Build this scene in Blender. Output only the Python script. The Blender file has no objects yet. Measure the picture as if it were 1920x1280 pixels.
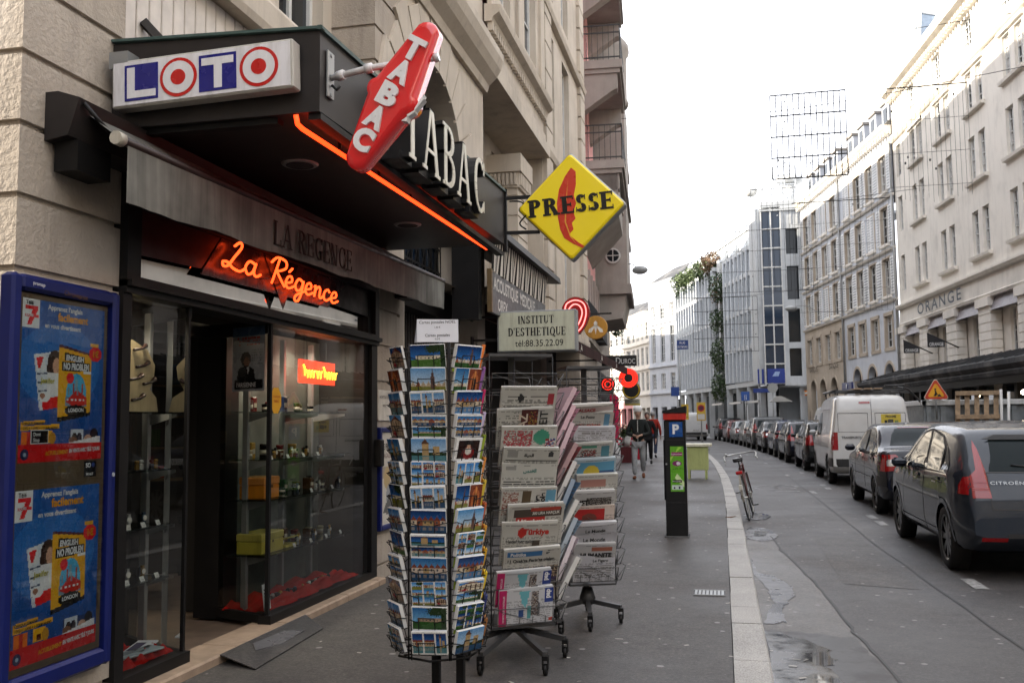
import bpy, bmesh, math, random
from math import sin, cos, pi, radians, sqrt, atan2
from mathutils import Vector as V, Matrix as MX
from mathutils.bvhtree import BVHTree
from mathutils.geometry import tessellate_polygon
RND = random.Random(7)
SC = bpy.context.scene
COL = SC.collection
def lin(c):
 return c / 12.92 if c <= .04045 else ((c + .055) / 1.055) ** 2.4
def hx(s):
 s = s.lstrip('#')
 return tuple(lin(int(s[i:i + 2], 16) / 255) for i in (0, 2, 4))
def mix(a, b, t):
 return tuple(a[i] * (1 - t) + b[i] * t for i in range(3))
WHITE = (.78, .78, .77); BLACK = (.012, .012, .012)
# ------------------------------------------------------------------ materials
MATS = {}
def newmat(name):
 m = bpy.data.materials.new(name); m.use_nodes = True
 nt = m.node_tree
 b = nt.nodes['Principled BSDF']
 MATS[name] = m
 return m, nt, b
def setin(n, **kw):
 for k, v in kw.items():
  n.inputs[k.replace('_', ' ')].default_value = v
def c4(c):
 return (c[0], c[1], c[2], 1)
def ramp(nt, fac, stops):
 r = nt.nodes.new('ShaderNodeValToRGB')
 el = r.color_ramp.elements
 while len(el) < len(stops): el.new(.5)
 for e, (p, c) in zip(el, stops):
  e.position = p; e.color = c4(c)
 nt.links.new(fac, r.inputs[0])
 return r.outputs[0]
def noise(nt, scale, detail=4, rough=.55, coord=None, stretch=None):
 n = nt.nodes.new('ShaderNodeTexNoise'); setin(n, Scale=scale, Detail=detail, Roughness=rough)
 if coord is None:
  coord = nt.nodes.new('ShaderNodeTexCoord').outputs['Object']
 if stretch:
  mp = nt.nodes.new('ShaderNodeMapping'); mp.inputs['Scale'].default_value = stretch
  nt.links.new(coord, mp.inputs[0]); coord = mp.outputs[0]
 nt.links.new(coord, n.inputs['Vector'])
 return n.outputs['Fac']
def bump(nt, b, h, strength=.3, dist=.01):
 n = nt.nodes.new('ShaderNodeBump'); setin(n, Strength=strength, Distance=dist)
 nt.links.new(h, n.inputs['Height']); nt.links.new(n.outputs[0], b.inputs['Normal'])
def plain(name, col, rough=.5, metal=0., var=.12, scale=6, bmp=0, bscale=60, coat=0, emit=None, est=1, spec=.5):
 """one colour with mottled wear"""
 m, nt, b = newmat(name)
 f = noise(nt, scale)
 o = ramp(nt, f, [(.3, mix(col, (0, 0, 0), var)), (.7, tuple(min(.95, q * (1 + var * .6)) for q in col))])
 nt.links.new(o, b.inputs['Base Color'])
 setin(b, Roughness=rough, Metallic=metal)
 b.inputs['Specular IOR Level'].default_value = spec
 b.inputs['Coat Weight'].default_value = coat; b.inputs['Coat Roughness'].default_value = .04
 if bmp:
  bump(nt, b, noise(nt, bscale, 3), bmp, .01)
 if emit:
  b.inputs['Emission Color'].default_value = c4(emit); b.inputs['Emission Strength'].default_value = est
 return m
def colmat(name, rough=.5, metal=0, coat=0, var=.06, emit=0, spec=.5, grime=0):
 """base colour read from the mesh's own colour layer, with slight mottling"""
 m, nt, b = newmat(name)
 a = nt.nodes.new('ShaderNodeAttribute'); a.attribute_name = 'col'
 f = noise(nt, 14)
 mr = nt.nodes.new('ShaderNodeMapRange'); setin(mr, To_Min=1 - var, To_Max=1 + var); nt.links.new(f, mr.inputs[0])
 mm = nt.nodes.new('ShaderNodeVectorMath'); mm.operation = 'SCALE'
 nt.links.new(a.outputs['Color'], mm.inputs[0]); nt.links.new(mr.outputs[0], mm.inputs['Scale'])
 out = mm.outputs[0]
 if grime:                                             # rain streaks and dust
  g = ramp(nt, noise(nt, 5, 6, .7, None, (3, 3, .5)), [(.45, (1, 1, 1)), (.75, (1 - grime, 1 - grime * 1.05, 1 - grime * 1.15))])
  mg = nt.nodes.new('ShaderNodeMix'); mg.data_type = 'RGBA'; mg.blend_type = 'MULTIPLY'; mg.inputs[0].default_value = 1
  nt.links.new(out, mg.inputs[6]); nt.links.new(g, mg.inputs[7]); out = mg.outputs[2]
  nt.links.new(ramp(nt, noise(nt, 9, 4), [(.35, (rough - .04,) * 3), (.7, (rough + .16,) * 3)]), b.inputs['Roughness'])
 nt.links.new(out, b.inputs['Base Color'])
 setin(b, Metallic=metal); b.inputs['Specular IOR Level'].default_value = spec
 if not grime: setin(b, Roughness=rough)
 b.inputs['Coat Weight'].default_value = coat; b.inputs['Coat Roughness'].default_value = .05
 if emit:
  nt.links.new(mm.outputs[0], b.inputs['Emission Color']); b.inputs['Emission Strength'].default_value = emit
 return m
colmat('paint', .55); colmat('paper', .7, var=.04); colmat('gloss', .22, var=.04, grime=.12); colmat('satin', .4, grime=.3); colmat('metal', .35, metal=.8)
colmat('lit', .35, var=.02, emit=.35); colmat('cloth', .9, spec=.15, var=.15); colmat('matte', .85, spec=.2, var=.1)
def glassmat(name, tint=(.9, .95, .95), refl=1.0, rough=.0, base=.04):
 m, nt, b = newmat(name)
 nt.nodes.remove(b)
 out = nt.nodes['Material Output']
 t = nt.nodes.new('ShaderNodeBsdfTransparent'); t.inputs[0].default_value = c4(tint)
 g = nt.nodes.new('ShaderNodeBsdfGlossy'); g.inputs['Roughness'].default_value = rough
 g.inputs['Color'].default_value = (1, 1, 1, 1)
 lw = nt.nodes.new('ShaderNodeFresnel'); lw.inputs['IOR'].default_value = 1.5
 mr = nt.nodes.new('ShaderNodeMapRange'); setin(mr, To_Min=base, To_Max=base + refl)
 nt.links.new(lw.outputs[0], mr.inputs[0])
 mx = nt.nodes.new('ShaderNodeMixShader')
 nt.links.new(mr.outputs[0], mx.inputs[0]); nt.links.new(t.outputs[0], mx.inputs[1]); nt.links.new(g.outputs[0], mx.inputs[2])
 nt.links.new(mx.outputs[0], out.inputs['Surface'])
 return m
glassmat('glass', refl=.75, base=.02)
glassmat('shopglass', tint=(.86, .9, .89), refl=.72, base=.015)
glassmat('frost', tint=(.55, .62, .6), refl=.6, base=.05)
# ------------------------------------------------------------------ mesh builder
class B:
 def __init__(s, mat='paint', col=WHITE):
  s.v = []; s.f = []; s.fm = []; s.fc = []; s.fs = []; s.mat = mat; s.col = col; s.M = None; s.sm = False
 def p(s, q):
  q = V(q)
  if s.M is not None: q = s.M @ q
  s.v.append(q); return len(s.v) - 1
 def face(s, idx, col=None, mat=None, sm=None):
  s.f.append(tuple(idx)); s.fm.append(mat or s.mat); s.fc.append(col or s.col); s.fs.append(s.sm if sm is None else sm)
 def poly(s, pts, col=None, mat=None):
  s.face([s.p(q) for q in pts], col, mat)
 def box(s, a, b, col=None, mat=None):
  x0, y0, z0 = [min(a[i], b[i]) for i in range(3)]; x1, y1, z1 = [max(a[i], b[i]) for i in range(3)]
  i = [s.p(q) for q in ((x0, y0, z0), (x1, y0, z0), (x1, y1, z0), (x0, y1, z0), (x0, y0, z1), (x1, y0, z1), (x1, y1, z1), (x0, y1, z1))]
  for q in ((3, 2, 1, 0), (4, 5, 6, 7), (0, 1, 5, 4), (1, 2, 6, 5), (2, 3, 7, 6), (3, 0, 4, 7)):
   s.face([i[k] for k in q], col, mat)
 def bbox(s, a, b, r=.01, col=None, mat=None):
  """box with chamfered edges"""
  x0, y0, z0 = [min(a[i], b[i]) for i in range(3)]; x1, y1, z1 = [max(a[i], b[i]) for i in range(3)]
  r = min(r, (x1 - x0) * .45, (y1 - y0) * .45, (z1 - z0) * .45)
  def oct_(z, ins):
   X0, Y0, X1, Y1 = x0 + ins, y0 + ins, x1 - ins, y1 - ins
   c = r * .8
   return [(X0 + c, Y0, z), (X1 - c, Y0, z), (X1, Y0 + c, z), (X1, Y1 - c, z), (X1 - c, Y1, z), (X0 + c, Y1, z), (X0, Y1 - c, z), (X0, Y0 + c, z)]
  rings = [[s.p(q) for q in oct_(z, ins)] for z, ins in ((z0, r), (z0 + r, 0), (z1 - r, 0), (z1, r))]
  s.face(rings[0][::-1], col, mat); s.face(rings[-1], col, mat)
  for a_, b_ in zip(rings, rings[1:]):
   for k in range(8):
    s.face((a_[k], a_[(k + 1) % 8], b_[(k + 1) % 8], b_[k]), col, mat)
 def prism(s, pts, d, col=None, mat=None, side=None, smat=None):
  """planar polygon pts (3d) extruded by vector d; front faces are pts + d"""
  d = V(d); n = len(pts)
  a = [s.p(q) for q in pts]; b = [s.p(V(q) + d) for q in pts]
  nrm = V((0, 0, 0))
  P = [V(q) for q in pts]
  for k in range(n): nrm += (P[k] - P[0]).cross(P[(k + 1) % n] - P[0])
  if nrm.dot(d) < 0: a.reverse(); b.reverse()
  if n <= 4:
   s.face(a[::-1], side or col, smat or mat); s.face(b, col, mat)
  else:
   tri = tessellate_polygon([[s.v[i] for i in b]])
   for t in tri:
    q = [b[i] for i in t]; w = [a[i] for i in t]
    e = (s.v[q[1]] - s.v[q[0]]).cross(s.v[q[2]] - s.v[q[0]])
    dd = d if s.M is None else s.M.to_3x3() @ d
    if e.dot(dd) < 0: q.reverse()
    else: w.reverse()
    s.face(q, col, mat); s.face(w, side or col, smat or mat)
  for k in range(n):
   s.face((a[k], a[(k + 1) % n], b[(k + 1) % n], b[k]), side or col, smat or mat)
 def tube(s, pts, r, n=6, col=None, mat=None, cap=True, closed=False, sm=True):
  P = [V(q) for q in pts]
  rr = r if isinstance(r, (list, tuple)) else [r] * len(P)
  rings = []; up = None
  for k, q in enumerate(P):
   if closed: t = P[(k + 1) % len(P)] - P[k - 1]
   else: t = P[min(k + 1, len(P) - 1)] - P[max(k - 1, 0)]
   t = t.normalized() if t.length > 1e-9 else V((0, 0, 1))
   if up is None:
    up = V((0, 0, 1)) if abs(t.z) < .9 else V((1, 0, 0))
   u = (up - t * up.dot(t)); u = u.normalized() if u.length > 1e-6 else t.orthogonal().normalized()
   up = u; w = t.cross(u)
   rings.append([s.p(q + (u * cos(2 * pi * i / n + pi / n) + w * sin(2 * pi * i / n + pi / n)) * rr[k]) for i in range(n)])
  m = len(rings)
  for k in range(m if closed else m - 1):
   a, b = rings[k], rings[(k + 1) % m]
   for i in range(n):
    s.face((a[i], a[(i + 1) % n], b[(i + 1) % n], b[i]), col, mat, sm and n > 4)
  if cap and not closed:
   s.face(rings[0][::-1], col, mat, False); s.face(rings[-1], col, mat, False)
 def bar(s, a, b, w, h=None, col=None, mat=None):
  s.tube([a, b], (w if h is None else (w + h) / 2) * .7071, 4, col, mat)
 def lathe(s, prof, n=16, o=(0, 0, 0), ax='z', col=None, mat=None, sm=True):
  """prof: (radius, height) list"""
  o = V(o); rings = []
  for r, h in prof:
   ring = []
   for i in range(n):
    a = 2 * pi * i / n
    q = (r * cos(a), r * sin(a), h) if ax == 'z' else ((h, r * cos(a), r * sin(a)) if ax == 'x' else (r * sin(a), h, r * cos(a)))
    ring.append(s.p(o + V(q)))
   rings.append(ring)
  for a, b in zip(rings, rings[1:]):
   for i in range(n): s.face((a[i], a[(i + 1) % n], b[(i + 1) % n], b[i]), col, mat, sm)
  s.face(rings[0][::-1], col, mat, False); s.face(rings[-1], col, mat, False)
 def ball(s, o, r, n=10, m=6, col=None, mat=None):
  if not isinstance(r, (tuple, list)): r = (r, r, r)
  o = V(o); rings = []
  for j in range(m + 1):
   t = pi * j / m
   if j in (0, m): rings.append([s.p(o + V((0, 0, r[2] * cos(t))))]); continue
   rings.append([s.p(o + V((r[0] * sin(t) * cos(2 * pi * i / n), r[1] * sin(t) * sin(2 * pi * i / n), r[2] * cos(t)))) for i in range(n)])
  for a, b in zip(rings, rings[1:]):
   for i in range(n):
    k = (i + 1) % n
    if len(a) == 1: s.face((a[0], b[i], b[k]), col, mat, True)
    elif len(b) == 1: s.face((a[i], b[0], a[k]), col, mat, True)
    else: s.face((a[i], b[i], b[k], a[k]), col, mat, True)
 def canvas(s, cv, o, u, w, mat=None, bend=None):
  """paint a canvas on the rectangle o + a*u + b*w (a, b in 0..1, row 0 at the bottom)"""
  o, u, w = V(o), V(u), V(w); n = u.cross(w).normalized()
  for j in range(cv.h):
   i = 0; row = cv.px[j]
   while i < cv.w:
    k = i + 1
    lim = cv.w if bend is None else i + 2
    while k < min(cv.w, lim) and row[k] == row[i]: k += 1
    q = []
    for a, b_ in ((i, j), (k, j), (k, j + 1), (i, j + 1)):
     pt = o + u * (a / cv.w) + w * (b_ / cv.h)
     if bend: pt = pt + n * bend(a / cv.w, b_ / cv.h)
     q.append(s.p(pt))
    s.face(q, row[i], mat, bend is not None); i = k
 def text(s, txt, o, u, w, h, col=None, mat=None, depth=.002, align='l', sx=1., bold=0., font=None, sp=1., maxw=None):
  """flat lettering: o = baseline start, u = reading direction, w = up direction, h = capital height"""
  P, F, wd = textmesh(txt, bold, font, sp)
  o, u, w = V(o), V(u).normalized(), V(w).normalized(); n = u.cross(w).normalized()
  k = h / .72; kx = k * sx
  if maxw and wd * kx > maxw: kx = maxw / wd
  off = {'l': 0, 'c': -wd / 2, 'r': -wd}[align]
  idx = [s.p(o + u * ((x + off) * kx) + w * (y * k) + n * depth) for x, y in P]
  for q in F: s.face([idx[i] for i in q], col, mat)
  return wd * kx
 def serif(s, txt, o, u, w, h, col=None, mat=None, depth=.004, align='l', sx=1., thick=.17, thin=.07, ser=.12, side=None, gap=.12, maxw=None):
  o, u, w = V(o), V(u).normalized(), V(w).normalized(); n = u.cross(w).normalized()
  gl = []; x = 0
  for ch in txt:
   if ch == ' ': x += .42; continue
   pl, wd = serif_glyph(ch, thick, thin, ser)
   gl.append((x, pl)); x += wd + gap
  x -= gap
  kx = h * sx
  if maxw and x * kx > maxw: kx = maxw / x
  off = {'l': 0, 'c': -x / 2, 'r': -x}[align]
  for gx, pl in gl:
   for i, q in enumerate(pl):
    s.prism([o + u * ((a + gx + off) * kx) + w * (b * h) for a, b in q], n * (depth + i * .00025), col, mat, side)
  return x * kx
 def build(s, name, parent=None, bevel=0, subsurf=0, org=None):
  me = bpy.data.meshes.new(name)
  if parent is not None: inv = wmat(parent).inverted()
  elif org is not None: inv = MX.Translation(-V(org))
  else: inv = None
  vs = [inv @ q for q in s.v] if inv is not None else s.v
  me.from_pydata([tuple(q) for q in vs], [], s.f)
  names = []
  for n in s.fm:
   if n not in names: names.append(n)
  for n in names: me.materials.append(MATS[n])
  ix = {n: i for i, n in enumerate(names)}
  me.polygons.foreach_set('material_index', [ix[n] for n in s.fm])
  me.polygons.foreach_set('use_smooth', s.fs)
  ca = me.color_attributes.new('col', 'FLOAT_COLOR', 'CORNER')
  dat = []
  for q, c in zip(s.f, s.fc): dat.extend((c[0], c[1], c[2], 1.0) * len(q))
  ca.data.foreach_set('color', dat)
  me.update()
  o = bpy.data.objects.new(name, me); COL.objects.link(o)
  if parent is not None: o.parent = parent
  elif org is not None: o.location = org
  if bevel:
   md = o.modifiers.new('bevel', 'BEVEL'); md.width = bevel; md.segments = 2; md.limit_method = 'ANGLE'; md.angle_limit = radians(40)
  if subsurf:
   md = o.modifiers.new('sub', 'SUBSURF'); md.levels = subsurf; md.render_levels = subsurf
  return o
def wmat(o):
 m = o.matrix_basis.copy()
 return wmat(o.parent) @ m if o.parent is not None else m
def tag(o, label=None, cat=None, group=None, kind=None):
 if label: o['label'] = label
 if cat: o['category'] = cat
 if group: o['group'] = group
 if kind: o['kind'] = kind
 return o
def thing(name, label, cat, loc=(0, 0, 0), rz=0, group=None):
 o = bpy.data.objects.new(name, None); COL.objects.link(o)
 o.location = loc; o.rotation_euler = (0, 0, rz); o.empty_display_size = .1
 return tag(o, label, cat, group)
KIDS = {}
def kids(o):
 return [c for c in bpy.data.objects if c.parent is o]
def dup(o, loc=None, rz=None, label=None, group=None, parent=None, kidmap=None):
 if kidmap is None:
  kidmap = {}
  for c in bpy.data.objects:
   if c.parent is not None: kidmap.setdefault(c.parent.name, []).append(c)
 r = o.copy(); COL.objects.link(r)
 if loc is not None: r.location = loc
 if rz is not None: r.rotation_euler = (0, 0, rz)
 if parent is not None: r.parent = parent
 if label: r['label'] = label
 if group: r['group'] = group
 for c in kidmap.get(o.name, ()): dup(c, parent=r, kidmap=kidmap)
 return r
# ------------------------------------------------------------------ lettering
_TX = {}
FONTS = {}
def getfont(key):
 if not key: return None
 if key not in FONTS:
  import os
  fd = os.path.join(bpy.utils.resource_path('LOCAL'), 'datafiles', 'fonts')
  try: FONTS[key] = bpy.data.fonts.load(os.path.join(fd, key))
  except Exception: FONTS[key] = None
 return FONTS[key]
def textmesh(txt, bold=0., font=None, sp=1.):
 k = (txt, bold, font, sp)
 if k in _TX: return _TX[k]
 cu = bpy.data.curves.new('lettering', 'FONT'); cu.body = txt; cu.resolution_u = 4; cu.fill_mode = 'FRONT'; cu.offset = bold; cu.space_character = sp
 f = getfont(font)
 if f: cu.font = f
 o = bpy.data.objects.new('lettering', cu)
 me = bpy.data.meshes.new_from_object(o)
 P = [(q.co.x, q.co.y) for q in me.vertices]; F = [tuple(q.vertices) for q in me.polygons]
 if P:
  x0 = min(q[0] for q in P); P = [(x - x0, y) for x, y in P]; wd = max(q[0] for q in P)
 else: wd = 0
 bpy.data.objects.remove(o); bpy.data.curves.remove(cu); bpy.data.meshes.remove(me)
 _TX[k] = (P, F, wd)
 return _TX[k]
def arc(cx, cy, rx, ry, a0, a1, t0, t1, n=9):
 """crescent stroke whose width runs with |cos| between thin t1 (top) and thick t0 (sides)"""
 out, inn = [], []
 for i in range(n + 1):
  a = radians(a0 + (a1 - a0) * i / n); t = t1 + (t0 - t1) * abs(cos(a))
  out.append((cx + rx * cos(a), cy + ry * sin(a))); inn.append((cx + (rx - t) * cos(a), cy + (ry - min(t, t1 + .02)) * sin(a)))
 return [[out[i], out[i + 1], inn[i + 1], inn[i]] for i in range(n)]
def serif_glyph(ch, T, t, S):
 st = max(t * .8, .05)
 def rect(x0, y0, x1, y1): return [(x0, y0), (x1, y0), (x1, y1), (x0, y1)]
 def stem(x, y0=0, y1=1, w=T, b=True, c=True):
  r = [rect(x, y0, x + w, y1)]
  if b: r.append(rect(x - S * .6, y0, x + w + S * .6, y0 + st))
  if c: r.append(rect(x - S * .6, y1 - st, x + w + S * .6, y1))
  return r
 def diag(xb, xt, w, y0=0, y1=1): return [[(xb, y0), (xb + w, y0), (xt + w, y1), (xt, y1)]]
 x = S * .6
 if ch == 'I': return stem(x), T + 2 * x
 if ch == 'L': return stem(x) + [rect(x, 0, x + T + .42, st), rect(x + T + .36, 0, x + T + .42, .26)], x + T + .42
 if ch in 'EF':
  r = stem(x) + [rect(x, 1 - st, x + T + .4, 1), rect(x + T + .34, .78, x + T + .4, 1), rect(x, .5 - st / 2, x + T + .26, .5 + st / 2), rect(x + T + .21, .38, x + T + .27, .62)]
  if ch == 'E': r += [rect(x, 0, x + T + .42, st), rect(x + T + .36, 0, x + T + .42, .24)]
  return r, x + T + .42
 if ch == 'T': return stem(x + .24, c=False) + [rect(x - .02, 1 - st, x + T + .5, 1), rect(x - .02, .76, x + .04, 1), rect(x + T + .44, .76, x + T + .5, 1)], T + .5 + x
 if ch == 'H': return stem(x) + stem(x + T + .36) + [rect(x + T, .5 - st / 2, x + T + .36, .5 + st / 2)], 2 * x + 2 * T + .36
 if ch == 'N': return stem(x, w=t) + stem(x + t + .5, w=t, b=False) + diag(x + t + .5 - T * .75, x - .02, T), 2 * x + 2 * t + .5
 if ch == 'A': return diag(x, x + .33, t) + diag(x + .62, x + .33 - .02, T) + [rect(x + .14, .3, x + .6, .3 + st), rect(x - S * .6, 0, x + t + S * .6, st), rect(x + .62 - S * .5, 0, x + .62 + T + S * .5, st)], .62 + T + 2 * x
 if ch == 'U': return stem(x, .28, 1, b=False) + stem(x + T + .36, .28, 1, w=t, b=False) + arc(x + (T + t + .36) / 2, .3, (T + t + .36) / 2, .31, 180, 360, T, t), 2 * x + T + t + .36
 if ch in 'OQCG':
  if ch in 'OQ':
   r = arc(x + .42, .5, .42, .51, 0, 360, T, t, 20)
   if ch == 'Q': r += [[(x + .42, .12), (x + .56, .16), (x + .92, -.14), (x + .74, -.18)]]
   return r, .84 + x
  r = arc(x + .42, .5, .42, .51, 48, 318, T, t, 16) + [rect(x + .66, .72, x + .72, .98)]
  if ch == 'G': r += [rect(x + .56, .04, x + .56 + T, .42), rect(x + .46, .38, x + .56 + T + .06, .38 + st)]
  else: r += [rect(x + .66, .04, x + .71, .26)]
  return r, .8 + x
 if ch == 'D': return stem(x) + arc(x + T * .6, .5, .62, .5, -90, 90, T, t, 12), x + T * .6 + .62
 if ch in 'BPR':
  r = stem(x, c=False) + [rect(x - S * .6, 1 - st, x + T + .1, 1)] + arc(x + T + .05, .75, .36, .25, -90, 90, T, t, 8) + [rect(x, .5, x + T + .08, .5 + st)]
  if ch == 'B': r += arc(x + T + .05, .27, .4, .275, -90, 90, T, t, 8) + [rect(x, 0, x + T + .08, st)]
  if ch == 'R': r += diag(x + T + .3, x + T + .02, T, 0, .52) + [rect(x + T + .24, 0, x + T * 2 + .36, st)]
  return r, x + T + (.48 if ch != 'R' else .36 + T)
 if ch == 'S':
  r = arc(x + .3, .75, .29, .26, 20, 270, T, t, 10) + arc(x + .3, .255, .31, .26, -160, 90, T, t, 10) + [rect(x + .53, .7, x + .58, .98), rect(x - .01, .02, x + .04, .3)]
  return r, .62 + x
 if ch == 'M': return stem(x, w=t) + stem(x + .66, w=T) + diag(x + .3, x, T * .8) + diag(x + .34, x + .66, t), .66 + T + 2 * x
 if ch == "'": return [[(.03, .68), (.09, .68), (.16, 1), (.02, 1)]], .18
 if ch == 'V': return diag(x + .3, x, T) + diag(x + .34, x + .66, t) + [rect(x - .06, 1 - st, x + T + .06, 1), rect(x + .58, 1 - st, x + .8, 1)], .8 + x
 return stem(x), T + 2 * x
# ------------------------------------------------------------------ tiny painter (flat printed pictures)
class Cv:
 def __init__(s, w, h, bg=WHITE):
  s.w, s.h = w, h; s.px = [[bg] * w for _ in range(h)]
 def X(s, a): return a * s.w
 def rect(s, x0, y0, x1, y1, c):
  for j in range(max(0, round(y0 * s.h)), min(s.h, max(round(y1 * s.h), round(y0 * s.h) + 1))):
   for i in range(max(0, round(x0 * s.w)), min(s.w, max(round(x1 * s.w), round(x0 * s.w) + 1))): s.px[j][i] = c
 def grad(s, x0, y0, x1, y1, c0, c1):
  a, b = round(y0 * s.h), round(y1 * s.h)
  for j in range(a, b):
   c = mix(c0, c1, (j - a) / max(1, b - a - 1))
   for i in range(max(0, round(x0 * s.w)), min(s.w, round(x1 * s.w))):
    if 0 <= j < s.h: s.px[j][i] = c
 def poly(s, pts, c):
  n = len(pts)
  for j in range(s.h):
   y = (j + .5) / s.h; xs = []
   for k in range(n):
    (xa, ya), (xb, yb) = pts[k], pts[(k + 1) % n]
    if (ya <= y) != (yb <= y): xs.append(xa + (y - ya) / (yb - ya) * (xb - xa))
   xs.sort()
   for a, b in zip(xs[::2], xs[1::2]):
    for i in range(max(0, int(a * s.w + .5)), min(s.w, int(b * s.w + .5))): s.px[j][i] = c
 def ell(s, cx, cy, rx, ry, c, jit=0):
  for j in range(s.h):
   for i in range(s.w):
    d = (((i + .5) / s.w - cx) / rx) ** 2 + (((j + .5) / s.h - cy) / ry) ** 2
    if d < 1 + (RND.uniform(-jit, jit) if jit else 0): s.px[j][i] = c
 def lines(s, x0, y0, x1, y1, n, c, fill=.75, gapc=None):
  """rows of printed words"""
  for k in range(n):
   y = y0 + (y1 - y0) * (k + .3) / n; hh = (y1 - y0) / n * .5; x = x0
   while x < x1:
    wd = RND.uniform(.02, .07) * (x1 - x0) / .5
    if RND.random() < fill: s.rect(x, y, min(x1, x + wd), y + hh, c)
    x += wd + .012
 def speck(s, x0, y0, x1, y1, cols, dens=1.):
  for j in range(max(0, round(y0 * s.h)), min(s.h, round(y1 * s.h))):
   for i in range(max(0, round(x0 * s.w)), min(s.w, round(x1 * s.w))):
    if RND.random() < dens: s.px[j][i] = RND.choice(cols)
# ------------------------------------------------------------------ camera, sky and sun
F_, YAW, PITCH, ROLL, EYE = 1750.0, radians(12.6), radians(4.9), .0105, 1.45
fw = V((-sin(YAW) * cos(PITCH), cos(YAW) * cos(PITCH), sin(PITCH)))
r0 = V((cos(YAW), sin(YAW), 0)); u0 = r0.cross(fw)
rr_ = r0 * cos(ROLL) - u0 * sin(ROLL); uu_ = r0 * sin(ROLL) + u0 * cos(ROLL)
cd = bpy.data.cameras.new('camera'); cam = bpy.data.objects.new('camera', cd); COL.objects.link(cam)
cd.sensor_width = 36; cd.lens = 36 * F_ / 1920; cd.clip_end = 2000; cd.clip_start = .05
cam.matrix_world = MX(((rr_.x, uu_.x, -fw.x, 0), (rr_.y, uu_.y, -fw.y, 0), (rr_.z, uu_.z, -fw.z, EYE), (0, 0, 0, 1)))
cd.dof.use_dof = True; cd.dof.focus_distance = 6.2; cd.dof.aperture_fstop = 7.0
SC.camera = cam
SUN_EL, SUN_AZ = radians(25), radians(-100)      # azimuth from +Y towards +X: low sun from behind the left-hand houses
w = bpy.data.worlds.new('World'); SC.world = w; w.use_nodes = True
nt = w.node_tree; bg = nt.nodes['Background']
sky = nt.nodes.new('ShaderNodeTexSky'); sky.sky_type = 'NISHITA'; sky.sun_disc = False
sky.sun_elevation = SUN_EL; sky.sun_rotation = SUN_AZ; sky.dust_density = 2.5; sky.air_density = 1.0; sky.ozone_density = 1.0
tc = nt.nodes.new('ShaderNodeTexCoord')
nz = noise(nt, 1.6, 6, .6, tc.outputs['Generated'], (1, 1, 2.2))
cl = ramp(nt, nz, [(.3, (.62, .62, .62)), (.62, (.97, .97, .97))])
mx = nt.nodes.new('ShaderNodeMix'); mx.data_type = 'RGBA'
nt.links.new(cl, mx.inputs[0]); nt.links.new(sky.outputs[0], mx.inputs[6]); mx.inputs[7].default_value = (8.95, 9.1, 9.75, 1)   # thin bright cloud over the blue
nt.links.new(mx.outputs[2], bg.inputs[0]); bg.inputs[1].default_value = .1
sl = bpy.data.lights.new('sun', 'SUN'); so = bpy.data.objects.new('sun', sl); COL.objects.link(so)
sl.energy = 4.5; sl.angle = radians(.6); sl.color = (1, .9, .76)
sd = V((sin(SUN_AZ) * cos(SUN_EL), cos(SUN_AZ) * cos(SUN_EL), sin(SUN_EL)))
so.rotation_euler = sd.to_track_quat('Z', 'Y').to_euler(); so.location = (-20, 10, 40)
SC.view_settings.view_transform = 'Standard'; SC.view_settings.look = 'None'; SC.view_settings.exposure = 1.68; SC.view_settings.gamma = 1
SC.render.engine = 'CYCLES'; SC.cycles.use_denoising = True
SC.cycles.max_bounces = 8; SC.cycles.transparent_max_bounces = 16; SC.cycles.glossy_bounces = 4; SC.cycles.diffuse_bounces = 4; SC.cycles.caustics_reflective = False; SC.cycles.caustics_refractive = False
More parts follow.
